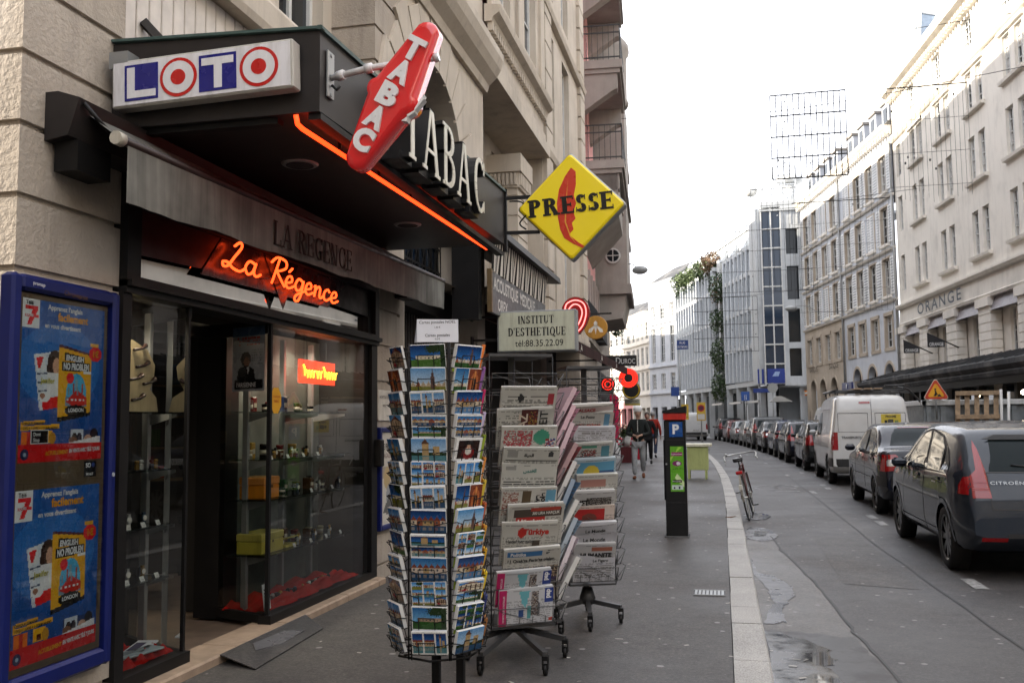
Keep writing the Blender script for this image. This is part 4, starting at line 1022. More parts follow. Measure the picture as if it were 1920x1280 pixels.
m, nt, bb = newmat('diamond_yellow'); setin(bb, Roughness=.25); bb.inputs['Base Color'].default_value = (.72, .56, .008, 1); bb.inputs['Coat Weight'].default_value = .3; bb.inputs['Emission Color'].default_value = (.8, .6, .01, 1); bb.inputs['Emission Strength'].default_value = .06  # faint emission brightens the face, though the sign is unlit
b = B('diamond_yellow'); ringbody(b, [(dia(HD - .014, .03), .013), (dia(HD - .018, .03), -.008), (dia(HD - .04, .03), -.02)], DC); b.build('face', t)
b = B('gloss', hx('#cf3a22')); fx = [(q[0] * 1.45, q[1]) for q in ((0.02, .36), (.05, .32), (.05, .2), (.035, .1), (.05, .02), (.03, -.06), (.045, -.12), (.02, -.16), (.03, -.22), (.0, -.27), (.06, -.345), (.1, -.385), (.085, -.4), (.03, -.36), (-.03, -.3), (-.055, -.22), (-.07, -.1), (-.075, .03), (-.06, .16), (-.02, .28))]
b.prism([DC + V((x - .02, -.021, z)) for x, z in fx], (0, -.003, 0)); b.prism([DC + V((x - .02, -.0245, z)) for x, z in ((.0, .25), (-.02, .0), (-.025, -.15), (.02, -.29), (.085, -.385), (.01, -.29), (-.038, -.15), (-.032, .0))], (0, -.001, 0), hx('#e7a13a')); b.build('feather', t)
b = B('gloss', hx('#0b0a0a')); b.serif('PRESSE', DC + V((0, -.021, -.07)), V((1, 0, .06)), (-.06, 0, 1), .165, depth=.006, align='c', thick=.3, thin=.14, ser=.16, gap=.05, maxw=.8); b.build('lettering', t)
b = B('black_metal'); b.bar((-1.95, 8.46, 3.55), (-1.66, 8.5, 3.56), .03); b.bar((-1.95, 8.46, 3.22), (-1.62, 8.5, 3.22), .03); b.tube(catmull([(-1.9, 8.46, 3.52), (-1.78, 8.44, 3.5), (-1.72, 8.43, 3.4), (-1.8, 8.44, 3.3), (-1.74, 8.45, 3.24)]), .008, 5)
b.box((-1.97, 8.45, 3.04), (-1.93, 8.49, 3.64)); b.box((-2.25, 8.45, 3.6), (-1.93, 8.48, 3.64)); b.build('bracket', t)
# awning with its drop cloth
def clothmat(name, base, dirt, stretch=(1, 26, 1.2), rough=.9):
 m, nt, b = newmat(name)
 tc = nt.nodes.new('ShaderNodeTexCoord').outputs['Object']
 a = ramp(nt, noise(nt, 1.0, 5, .65, tc, stretch), [(.35, base), (.68, dirt)])
 c = ramp(nt, noise(nt, 2.2, 4, .6, tc), [(.35, (.6, .6, .6)), (.65, (1.05, 1.05, 1.05))])
 mm = nt.nodes.new('ShaderNodeMix'); mm.data_type = 'RGBA'; mm.blend_type = 'MULTIPLY'; mm.inputs[0].default_value = 1
 nt.links.new(a, mm.inputs[6]); nt.links.new(c, mm.inputs[7]); nt.links.new(mm.outputs[2], b.inputs['Base Color']); setin(b, Roughness=rough); b.inputs['Specular IOR Level'].default_value = .15
clothmat('awning_cloth', (.25, .247, .22), (.16, .157, .14), (1, 16, .6)); clothmat('brown_cloth', (.05, .02, .018), (.035, .015, .014))
t = thing('shop_awning', 'weathered grey awning with a lettered drop cloth over the shop front', 'awning', (-3.15, 6.4, 2.9))
b = B('brown_metal'); A0, A1 = 3.8, 9.1
prof = [(-3.149, 3.06), (-3.08, 3.06), (-2.96, 3.02), (-3.02, 2.84), (-3.149, 2.82)]
b.prism([(x, A0, z) for x, z in prof], (0, A1 - A0, .0)); b.build('cassette', t)
for q in (A0 + .05, A1 - .4): b = B('black_metal'); b.box((-3.13, q, 2.68), (-3.0, q + .25, 2.83)); b.build('gearbox', t)
b = B('black_metal'); b.tube([(-2.96, A0 + .03, 3.0), (-2.9, A0 + .2, 2.86)], .012, 5); b.build('arm', t)
vz = lambda y: 2.79 + .09 * (y - A0) / (A1 - A0)
b = B('awning_cloth'); b.poly([(-3.0, A0 + .1, 2.98), (-2.75, A0 + .1, vz(A0)), (-2.75, A1, vz(A1)), (-3.0, A1, 2.98)]); b.build('cloth', t)
b = B('satin', hx('#2c1714')); b.tube([(-2.745, A0 + .02, vz(A0) + .01), (-2.745, A1, vz(A1) + .01)], .022, 8); b.tube([(-2.745, A0 - .02, vz(A0) + .01), (-2.745, A0 + .03, vz(A0) + .01)], .033, 10, hx('#b8b2a4')); b.build('front_bar', t)
b = B('awning_cloth'); n, m_ = 60, 6; H = {}
for i in range(n + 1):
 y = A0 + .06 + (A1 - A0 - .06) * i / n
 for j in range(m_ + 1):
  f = j / m_; H[i, j] = b.p((-2.735 + .012 * f * sin(i * .8) + .006 * f * sin(i * 2.3), y, vz(y) - f * (.285 + .006 * sin(i * .5))))
for i in range(n):
 for j in range(m_): b.face((H[i, j], H[i, j + 1], H[i + 1, j + 1], H[i + 1, j]), sm=True)
b.build('drop_cloth', t)
b = B('matte', hx('#2a2320')); b.serif('LA REGENCE', (-2.716, 5.32, 2.575), (0, 1, .017), (0, 0, 1), .155, depth=.002, maxw=1.86, thick=.16, thin=.06); b.build('lettering', t)
# board and neon handwriting in the transom
t = thing('neon_sign', 'glowing orange neon handwriting on a dark board above the shop door', 'neon sign', (-3.13, 6.4, 2.5))
b = B('satin', hx('#3a0d0e')); b.prism([(-3.15, 4.52, 2.655), (-3.15, 4.52, 2.395), (-3.15, 5.2, 2.42), (-3.15, 5.42, 2.655)], (.006, 0, 0)); b.build('red_board', t)
b = B('gloss', hx('#39343a')); b.prism([(-3.15, 5.43, 2.655), (-3.15, 5.19, 2.385), (-3.15, 7.12, 2.4), (-3.15, 7.5, 2.655)], (.01, 0, 0)); b.prism([(-3.138, 6.0, 2.655), (-3.138, 6.55, 2.655), (-3.138, 6.3, 2.29)], (.004, 0, 0), BLACK); b.build('grey_board', t)
b = B('satin', hx('#141314')); b.prism([(-3.15, 7.51, 2.655), (-3.15, 7.15, 2.44), (-3.15, 8.05, 2.42), (-3.15, 8.05, 2.655)], (.006, 0, 0)); b.build('black_board', t)
SCR = {'L': [[(.42, .8), (.62, .98), (.72, .84), (.5, .46), (.28, .1), (.1, .05), (.06, .18), (.25, .2), (.5, .06), (.8, .02), (.98, .14)]],
       'a': [[(.45, .44), (.2, .48), (.06, .24), (.2, .03), (.4, .14), (.5, .46), (.46, .14), (.6, .03), (.78, .14)]],
       'R': [[(.2, .0), (.32, .5), (.42, .95)], [(.05, .74), (.3, .98), (.74, .94), (.8, .7), (.5, .52), (.36, .5), (.58, .26), (.86, .0)]],
       'e': [[(.04, .18), (.34, .28), (.3, .46), (.12, .42), (.04, .16), (.22, .01), (.5, .14)]], "'": [[(.14, .62), (.28, .78)]],
       'g': [[(.44, .42), (.2, .48), (.06, .22), (.2, .03), (.4, .14), (.48, .46), (.44, -.08), (.3, -.36), (.12, -.32), (.2, -.14), (.66, .1)]],
       'n': [[(.04, .4), (.1, .44), (.1, .02), (.14, .3), (.3, .46), (.4, .36), (.4, .1), (.5, .03), (.62, .14)]],
       'c': [[(.4, .38), (.26, .47), (.08, .32), (.1, .08), (.28, .02), (.5, .16)]]}
glow = B('neon_hot'); x = 0
for ch, adv in (('L', .95), ('a', .8), (' ', .35), ('R', .85), ('e', 0), ("'", .5), ('g', .6), ('e', .5), ('n', .6), ('c', .5), ('e', .5)):
 for s_ in SCR.get(ch, []):
  for off, r in ((0, .0088),):
   glow.tube(catmull([(-3.075, 5.31 + (x + a) * .3 + c * .06, 2.45 + c * .2 - .004 * x) for a, c in s_], 5), r, 6)
 x += adv
 if ch == ' ': glow.build('neon_tube', t); glow = B('neon_hot')
glow.build('neon_tube', t)
for k in range(7): b = B('grey_paint'); b.box((-3.14, 5.45 + k * .27, 2.47), (-3.08, 5.455 + k * .27, 2.476)); b.build('tube_support', t)
# ------------------------------------------------------------------ blue poster case with two posters
plain('blue_lacquer', (.006, .012, .1), .35, coat=.0, spec=.3); plain('olive_board', (.085, .055, .025), .6, var=.2)
t = thing('poster_case', 'tall blue framed poster case fixed to the stone pier', 'poster case', (-3.14, 3.9, .3))
Y0, Y1, Z0, Z1, XF = 3.545, 4.31, .25, 2.145, -3.07
b = B('blue_lacquer')
for a, c in (((-3.149, Y0, Z0), (XF, Y0 + .062, Z1)), ((-3.149, Y1 - .05, Z0), (XF, Y1, Z1)), ((-3.149, Y0 + .062, Z1 - .075), (XF - .002, Y1 - .05, Z1)), ((-3.149, Y0 + .062, Z0), (XF - .002, Y1 - .05, Z0 + .09))): b.bbox(a, c, .016)
b.build('frame', t)
b = B('olive_board'); b.box((-3.149, Y0 + .07, Z0 + .09), (XF - .035, Y1 - .06, Z1 - .08)); b.build('backing', t)
b = B('gloss', WHITE); b.text('promap', (XF + .001, Y0 + .12, Z1 - .045), (0, 1, -.03), (0, 0, 1), .018, WHITE, depth=.001); b.text('Chronoprint', (XF + .001, Y0 + .33, Z1 - .066), (0, 1, -.03), (0, 0, 1), .024, hx('#6b4a20'), depth=.001)
b.lathe([(.011, 0), (.011, .004)], 8, (XF, Y1 - .03, 1.2), 'x', hx('#9aa0a8')); b.build('maker_plate', t)
def telly(y0, y1, z0, z1, name_label):
 W, H_ = y1 - y0, z1 - z0
 t = thing('poster', name_label, 'poster', (XF - .034, (y0 + y1) / 2, z0))
 BG = hx('#1f4f90'); OR = hx('#e0981c'); WH = hx('#dfe0e2'); RD = hx('#c9191c'); BK = hx('#16130f')
 cv = Cv(100, 150, BG); cv.grad(0, 0, 1, .55, hx('#183f7c'), hx('#1f4f90')); cv.ell(.45, .55, .5, .3, hx('#2a62a4'))
 cv.rect(.0, .8, .19, 1, WH); cv.poly([(.03, .955), (.17, .955), (.17, .93), (.1, .82), (.05, .82), (.11, .93), (.03, .93)], RD); cv.rect(.03, .875, .18, .895, RD)
 # magazine with a dark haired woman
 cv.poly([(.14, .62), (.44, .66), (.46, .26), (.22, .23)], hx('#c3c8d2')); cv.poly([(.15, .615), (.26, .63), (.28, .52), (.175, .505)], WH); cv.poly([(.17, .6), (.25, .61), (.22, .53), (.19, .53)], RD)
 for k in range(4): cv.poly([(.18 + .01 * k, .49 - k * .06), (.3, .5 - k * .06), (.3, .49 - k * .06), (.18 + .01 * k, .48 - k * .06)], hx('#39465e'))
 cv.ell(.385, .58, .085, .08, hx('#33221d')); cv.ell(.34, .53, .05, .06, hx('#33221d')); cv.ell(.405, .55, .045, .055, hx('#b98f78')); cv.poly([(.3, .5), (.44, .5), (.45, .34), (.3, .34)], hx('#d5d3d4')); cv.poly([(.24, .31), (.46, .34), (.46, .26), (.26, .235)], RD); cv.ell(.27, .325, .07, .035, WH); cv.ell(.25, .335, .03, .02, hx('#8a5f4a'))
 # yellow book with a snow globe
 cv.poly([(.43, .71), (.835, .66), (.835, .2), (.43, .15)], OR); cv.poly([(.43, .71), (.835, .66), (.835, .645), (.43, .69)], hx('#4a1f2a')); cv.poly([(.43, .185), (.835, .225), (.835, .2), (.43, .15)], BK)
 cv.poly([(.5, .655), (.75, .63), (.75, .585), (.5, .595)], BK); cv.poly([(.47, .585), (.82, .585), (.82, .525), (.47, .52)], BK)
 cv.ell(.655, .36, .125, .145, hx('#3f9dc4')); cv.rect(.52, .27, .79, .33, hx('#6d7f8c')); cv.poly([(.52, .3), (.66, .39), (.79, .33), (.79, .28), (.64, .26)], hx('#b3261f'))
 for k in range(5): cv.rect(.54 + k * .05, .305, .565 + k * .05, .32, WH)
 for k in range(4): cv.rect(.55 + k * .055, .35, .575 + k * .055, .4 + .03 * (k % 2), hx('#8d3a34') if k % 2 else hx('#70808c'))
 cv.rect(.64, .38, .67, .46, hx('#7c97a0')); cv.ell(.655, .235, .14, .042, BK)
 cv.ell(.575, .47, .045, .04, RD); cv.rect(.74, .505, .84, .525, WH)
 cv.ell(.89, .66, .085, .055, RD); cv.rect(.82, .715, .93, .74, OR)
 cv.poly([(.02, .155), (.29, .17), (.29, .145), (.02, .128)], OR); cv.poly([(.02, .125), (.46, .14), (.46, .11), (.02, .093)], OR)
 cv.rect(.03, .0, .18, .085, hx('#d0641c')); cv.rect(.09, .0, .13, .085, hx('#b02a20')); cv.rect(.24, .005, .38, .09, OR); cv.rect(.28, .01, .33, .05, hx('#4a1a16')); cv.ell(.38, .04, .04, .04, hx('#a8781c'))
 # family on a sofa
 cv.rect(.58, .0, .95, .09, hx('#20335c')); cv.rect(.6, .02, .76, .1, hx('#aeb4bc')); cv.ell(.65, .03, .035, .045, hx('#2a1f1c')); cv.ell(.71, .03, .035, .045, hx('#28202a')); cv.ell(.63, .02, .05, .025, hx('#6d4a38')); cv.ell(.9, .06, .05, .05, hx('#1a1516')); cv.ell(.82, .03, .05, .03, hx('#b08a74'))
 cv.poly([(.55, 0), (.98, .05), (.98, 0)], hx('#c9c6c8'))
 for j in range(cv.h):
  for i in range(cv.w):
   c = cv.px[j][i]; f = RND.choice((1.2, 1.3, 1.4, 1.5)); cv.px[j][i] = tuple(min(.85, q * f) for q in c)
 b = B('gloss'); N = (0, W, 0)
 b.canvas(cv, (XF - .034, y0, z0 + H_ * .11), N, (0, 0, H_ * .89))
 cr = Cv(72, 12, RD); b.canvas(cr, (XF - .034, y0, z0), N, (0, 0, H_ * .11)); b.build('print', t)
 b = B('gloss')
 def T(s_, a, c, h, col, al='l', bo=.02, mw=None, tilt=0): b.text(s_, (XF - .033, y0 + W * a, z0 + H_ * .11 + H_ * .89 * c), (0, 1, tilt), (0, -tilt, 1), h * H_, col, depth=.001, align=al, bold=bo, maxw=mw and mw * W)
 T('Apprenez l’anglais', .28, .945, .032, WH, mw=.52, bo=.03); T('facilement', .4, .875, .05, OR, mw=.52, bo=.035); T('en vous divertissant', .25, .815, .03, WH, mw=.6, bo=.03)
 T('Télé', .03, .96, .026, BK, mw=.15); T('JOURS', .03, .878, .016, WH, mw=.14, bo=.04)
 T('ENGLISH', .515, .6, .034, WH, mw=.22, bo=.05, tilt=-.05); T('NO PROBLEM', .485, .532, .042, WH, mw=.32, bo=.05); T('LONDON', .56, .225, .024, WH, mw=.19, bo=.03, tilt=.02); T('1€', .855, .638, .042, OR, mw=.09, bo=.04); T('Jenifer', .22, .425, .034, hx('#b8b03a'), mw=.24)
 T('CHAQUE SEMAINE', .03, .136, .016, BK, mw=.25); T('1 DVD + 1 LIVRE + 1 COURS AUDIO', .03, .103, .016, BK, mw=.41)
 b.text('ACTUELLEMENT', (XF - .033, y0 + W * .3, z0 + H_ * .04), (0, 1, .03), (0, -.03, 1), .024 * H_, OR, depth=.001, bold=.04, maxw=W * .27); b.text('EN VENTE AVEC TÉLÉ 7 JOURS', (XF - .033, y0 + W * .585, z0 + H_ * .05), (0, 1, .03), (0, -.03, 1), .024 * H_, WH, depth=.001, bold=.04, maxw=W * .39)
 b.lathe([(.026, 0), (.026, .001)], 14, (XF - .034, y0 + W * .07, z0 + H_ * .05), 'x', hx('#1a2d52')); b.lathe([(.01, 0), (.01, .0018)], 10, (XF - .034, y0 + W * .07, z0 + H_ * .05), 'x', hx('#8fa0b4'))
 b.build('lettering', t)
 return t
telly(3.645, 4.225, 1.285, 2.04, 'upper of two blue posters for a weekly English course in the blue case')
telly(3.64, 4.22, .375, 1.16, 'lower of two blue posters for a weekly English course in the blue case')
b = B('gloss', hx('#101014')); b.box((XF - .036, 4.1, 1.198), (XF - .033, 4.19, 1.275)); b.text('SO', (XF - .0325, 4.108, 1.245), (0, 1, 0), (0, 0, 1), .022, WHITE, depth=.001, bold=.03); b.text('WHAT', (XF - .0325, 4.11, 1.205), (0, 1, 0), (0, 0, 1), .013, WHITE, depth=.001, bold=.03); b.lathe([(.012, 0), (.012, .0015)], 10, (XF - .033, 4.165, 1.256), 'x', hx('#2a3f80')); small('sticker', 'small black sticker with white letters between the two blue posters', 'sticker', b, (XF - .034, 4.14, 1.2))
b = B('gloss', hx('#101014')); b.box((XF - .033, 3.72, 1.37), (XF - .031, 3.835, 1.435), hx('#d8d8d8')); b.box((XF - .031, 3.724, 1.374), (XF - .0305, 3.831, 1.431)); b.text('Dont', (XF - .0303, 3.735, 1.407), (0, 1, 0), (0, 0, 1), .016, WHITE, depth=.0008, bold=.02, maxw=.08); b.text('Stop', (XF - .0303, 3.735, 1.381), (0, 1, 0), (0, 0, 1), .016, WHITE, depth=.0008, bold=.02, maxw=.08); small('sticker', 'black sticker with white hand lettering stuck low on the upper blue poster', 'sticker', b, (XF - .03, 3.78, 1.37))
b = B('glass'); b.poly([(XF - .02, Y0 + .08, Z0 + .1), (XF - .02, Y1 - .07, Z0 + .1), (XF - .02, Y1 - .07, Z1 - .09), (XF - .02, Y0 + .08, Z1 - .09)]); b.build('glass', bpy.data.objects['poster_case'])
# plaque and small poster frame on the pier
t = thing('plaque', 'small white enamel plaque on the stone pier right of the shop', 'plaque', (-3.14, 8.42, 1.48))
b = B('satin', hx('#cfcac0')); b.bbox((-3.149, 8.27, 1.47), (-3.135, 8.62, 1.76), .004); b.build('plate', t)
b = B('satin', hx('#3a3630')); b.text('ACHETE & TROC', (-3.1345, 8.3, 1.68), (0, 1, 0), (0, 0, 1), .03, depth=.001, maxw=.28); b.text('40 €', (-3.1345, 8.39, 1.6), (0, 1, 0), (0, 0, 1), .03, depth=.001); b.text('Merci', (-3.1345, 8.48, 1.51), (0, 1, 0), (0, 0, 1), .018, depth=.001); b.build('lettering', t)
t = thing('framed_poster', 'narrow blue framed magazine poster on the pier behind the postcard rack', 'poster frame', (-3.14, 8.5, .45))
b = B('blue_lacquer')
for a, c in (((-3.149, 8.24, .45), (-3.1, 8.29, 1.41)), ((-3.149, 8.78, .45), (-3.1, 8.83, 1.41)), ((-3.149, 8.29, 1.36), (-3.102, 8.78, 1.41)), ((-3.149, 8.29, .45), (-3.102, 8.78, .5))): b.bbox(a, c, .01)
b.build('frame', t)
cv = Cv(30, 48, hx('#bdb8ae')); cv.rect(.08, .5, .9, .62, hx('#9a8f80')); cv.ell(.35, .5, .2, .12, hx('#b09a70')); cv.ell(.6, .3, .3, .16, hx('#8f9296')); cv.poly([(.1, .12), (.5, .34), (.85, .1)], hx('#5a5a58'))
b = B('paper'); b.canvas(cv, (-3.12, 8.29, .5), (0, .49, 0), (0, 0, .86)); b.text('LE FIGARO', (-3.119, 8.32, 1.2), (0, 1, 0), (0, 0, 1), .055, BLACK, depth=.001, maxw=.42, bold=.03); b.text('MAGAZINE', (-3.119, 8.32, 1.12), (0, 1, 0), (0, 0, 1), .045, hx('#6a4a40'), depth=.001, maxw=.42); b.build('print', t)
b = B('black_metal'); b.bbox((-3.15, 8.12, 1.05), (-3.05, 8.2, 1.3), .01); small('key_switch', 'small black shutter key box beside the shopfront frame', 'switch box', b, (-3.1, 8.16, 1.05))
b = B('black_metal'); b.prism([(-3.03, 5.3, .05), (-3.03, 6.5, .05), (-2.8, 6.3, .004), (-2.74, 5.2, .004)], (0, 0, .006), mat='road_asphalt'); small('entrance_ramp', 'thin dark ramp plate leaning on the beige doorstep', 'ramp', b, (-2.7, 5.6, 0))
b = B('damp_sheen'); b.prism([(x, y, z) for x, y, z in ((-2.97, 5.6, .0535), (-2.95, 6.0, .0485), (-2.86, 6.12, .028), (-2.84, 5.75, .0235), (-2.9, 5.5, .0365))], (0, 0, .003)); tag(b.build('wet_patch'), kind='structure')
# ------------------------------------------------------------------ signs hung along the left-hand pavement
t = thing('beauty_parlour_sign', 'pale green light box lettered INSTITUT D’ESTHETIQUE above the newspaper racks', 'sign', (-3.15, 11.6, 2.4))
b = B('galvanised'); b.bbox((-2.79, 11.6, 2.33), (-1.76, 11.78, 2.86), .012); b.build('casing', t)
b = B('satin', hx('#c9cab4')); b.box((-2.765, 11.596, 2.35), (-1.785, 11.6, 2.84)); b.build('face', t)
b = B('matte', hx('#1c1c22')); b.serif('INSTITUT', (-2.28, 11.595, 2.69), (1, 0, 0), (0, 0, 1), .1, depth=.002, align='c', maxw=.46, thick=.2, thin=.07); b.serif("D'ESTHETIQUE", (-2.27, 11.595, 2.535), (1, 0, 0), (0, 0, 1), .105, depth=.002, align='c', maxw=.74, thick=.2, thin=.07); b.text('tél:88.35.22.09', (-2.55, 11.595, 2.4), (1, 0, 0), (0, 0, 1), .085, depth=.002, maxw=.62); b.build('lettering', t)
b = B('brown_metal'); b.bar((-3.15, 11.68, 2.8), (-2.79, 11.68, 2.8), .03); b.bar((-3.15, 11.68, 2.5), (-2.79, 11.68, 2.5), .03); b.box((-3.15, 11.63, 2.75), (-3.13, 11.73, 2.85)); b.box((-3.15, 11.63, 2.45), (-3.13, 11.73, 2.55)); b.build('bracket', t)
t = thing('hearing_shop_awning', 'dark cassette with black and white striped cloth above the grey ACOUSTIQUE MEDICALE board', 'awning', (-2.9, 12.8, 3.3))
b = B('black_metal'); b.prism([(-3.3, 10.9, 4.12), (-2.62, 10.9, 3.86), (-2.6, 10.9, 3.76), (-3.3, 10.9, 3.8)], (0, 4.6, 0)); b.box((-3.2, 10.95, 2.7), (-2.86, 11.1, 3.8)); b.build('cassette', t)
b = B('cloth')
for k in range(54):
 y = 11.12 + k * .068; xo = .02 * sin(k * .9); b.poly([(-2.74 + xo, y, 3.32), (-2.74 + .02 * sin((k + 1) * .9), y + .068, 3.32), (-2.7, y + .068, 3.8), (-2.7, y, 3.8)], hx('#c6c0b6') if k % 2 else hx('#262422'))
b.build('striped_cloth', t)
b = B('satin', hx('#5f5f62')); b.box((-2.78, 11.15, 2.8), (-2.74, 14.75, 3.32)); b.box((-2.79, 11.1, 2.8), (-2.73, 11.15, 3.34), hx('#6a5638')); b.build('board', t)
b = B('satin', hx('#d5d2cc')); b.text('ACOUSTIQUE  MEDICALE', (-2.739, 11.22, 3.1), (0, 1, 0), (0, 0, 1), .165, depth=.003, maxw=3.4, bold=.02); b.text('OREX', (-2.739, 11.45, 2.86), (0, 1, 0), (0, 0, 1), .15, depth=.003, maxw=.8, bold=.02); b.build('lettering', t)
t = thing('spiral_sign', 'red drop-shaped sign with a glowing pink neon spiral', 'neon sign', (-2.2, 13, 2.8))
SCn = V((-1.985, 13, 2.98)); pts = [(.2 * cos(radians(a)), .22 * sin(radians(a))) for a in range(-20, 200, 12)] + [(-.19, -.12), (-.12, -.27), (-.04, -.34), (.06, -.3), (.15, -.18)]
b = B('satin', hx('#8e1210')); b.prism([SCn + V((x, 0, z)) for x, z in pts], (0, .1, 0)); b.build('casing', t)
b = B('neon_pink'); b.tube(catmull([SCn + V((x, -.012, z)) for x, z in ((-.02, -.32), (.1, -.2), (.155, -.02), (.12, .12), (0, .17), (-.12, .12), (-.15, 0))], 6), .009, 6); b.tube(catmull([SCn + V((x, -.012, z)) for x, z in ((0, -.24), (.07, -.12), (.1, 0), (.06, .09), (-.02, .11), (-.09, .04), (-.07, -.03), (-.02, -.03), (0, .01))], 6), .009, 6); b.build('neon_spiral', t)
b = B('brown_metal'); b.bar((-3.2, 13.05, 2.98), (-2.18, 13.05, 2.98), .03); b.build('bracket', t)
t = thing('round_bee_sign', 'round golden sign with a white bee beyond the red spiral', 'sign', (-2.15, 15, 2.8))
bc = V((-1.96, 15, 2.955)); b = B('satin', hx('#c08a34')); b.lathe([(.19, .06), (.19, 0), (.18, -.004)], 28, tuple(bc), 'y'); b.build('disc', t)
b = B('satin', hx('#ece6da'))
for q in ([(0, .11), (.03, .08), (.025, .02), (.0, -.12), (-.025, .02), (-.03, .08)], [(.0, .05), (.11, -.03), (.12, -.08), (.07, -.08), (.02, 0)], [(.0, .05), (-.11, -.03), (-.12, -.08), (-.07, -.08), (-.02, 0)]): b.prism([bc + V((x, -.005, z)) for x, z in q], (0, -.003, 0))
b.build('bee', t); b = B('brown_metal'); b.bar((-3.2, 15.03, 3.18), (-1.7, 15.03, 3.18), .025); b.build('bracket', t)
t = thing('brown_awning', 'dark brown sloping awning printed with small white bees', 'awning', (-2.6, 16, 2.5))
b = B('brown_cloth'); b.prism([(-3.25, 12.7, 3.25), (-1.92, 12.7, 2.55), (-1.92, 12.7, 2.535), (-3.25, 12.7, 3.2)], (0, 7.0, 0)); b.box((-1.93, 12.7, 2.4), (-1.918, 19.7, 2.55)); b.prism([(-3.25, 12.7, 3.2), (-1.92, 12.7, 2.54), (-1.93, 12.7, 2.4), (-3.25, 12.7, 2.9)], (0, .012, 0)); b.build('cloth', t)
b = B('satin', hx('#c9c4bc'))
for y in (13.1, 15.4, 17.6): b.prism([(-1.9165, y + a, 2.47 + c) for a, c in ((-.08, -.03), (0, .06), (.08, -.03), (.0, -.01))], (.002, 0, 0)); b.text('maison du miel', (-1.9165, y - .25, 2.415), (0, 1, 0), (0, 0, 1), .022, depth=.002)
b.build('printed_bee', t)
t = thing('jeweller_sign', 'black board with white capitals hung out over the pavement', 'sign', (-2.3, 18, 2.5))
b = B('satin', (.01, .01, .01)); b.bbox((-2.25, 18, 2.495), (-1.575, 18.06, 2.7), .008); b.build('board', t)
b = B('satin', hx('#cfcfcf')); b.text('c', (-2.06, 17.999, 2.555), (1, 0, 0), (0, 0, 1), .06, depth=.002); b.text('D', (-1.97, 17.999, 2.54), (1, 0, 0), (0, 0, 1), .125, depth=.002, maxw=.09); b.text('UROC', (-1.87, 17.999, 2.54), (1, 0, 0), (0, 0, 1), .095, depth=.002, maxw=.27); b.build('lettering', t)
b = B('brown_metal'); b.bar((-3.3, 18.03, 2.62), (-2.25, 18.03, 2.62), .03); b.build('bracket', t)
def disc_sign(x, y, z, r, label, name, mat, ring, rcol, board=None):
 t = thing(name, label, 'sign', (x, y, z - r)); b = B('satin', (.012, .012, .012)); b.lathe([(r, .07), (r, 0), (r * .97, -.006)], 28, (x, y, z), 'y'); b.build('disc', t)
 b = B(mat, rcol)
 for rr in ring: b.tube([(x + r * rr * cos(2 * pi * k / 24), y - .012, z + r * rr * sin(2 * pi * k / 24)) for k in range(24)], r * .07, 6, closed=True)
 b.build('ring', t); b = B('brown_metal'); b.bar((-3.8, y + .04, z), (x - r * .95, y + .04, z), .025); b.build('bracket', t)
disc_sign(-1.93, 20, 2.35, .21, 'black disc with glowing red rings below the black board with white capitals', 'neon_disc', 'neon_red', (.5, .7, .9), hx('#ff3020'))
disc_sign(-2.42, 20.4, 2.24, .16, 'small red ringed disc half hidden by the brown awning', 'neon_disc', 'neon_red', (.4, .75), hx('#ff3020'))
disc_sign(-1.95, 20.8, 2.12, .2, 'black disc edged in yellow under the red ringed disc', 'round_sign', 'satin', (.88,), hx('#c9a81c'))
b = B('satin', hx('#c9c8b4')); b.bbox((-2.12, 21, 1.78), (-1.78, 21.05, 1.93), .006); b.box((-2.12, 20.996, 1.785), (-1.78, 20.999, 1.82), hx('#c8b43a')); b.text('ETREMONT', (-2.1, 20.997, 1.84), (1, 0, 0), (0, 0, 1), .06, hx('#5a5f78'), depth=.002, maxw=.3); b.bar((-3.6, 21.03, 1.9), (-2.12, 21.03, 1.9), .02, mat='brown_metal'); small('small_board', 'small white and yellow board below the ringed discs', 'sign', b, (-1.95, 21, 1.8))
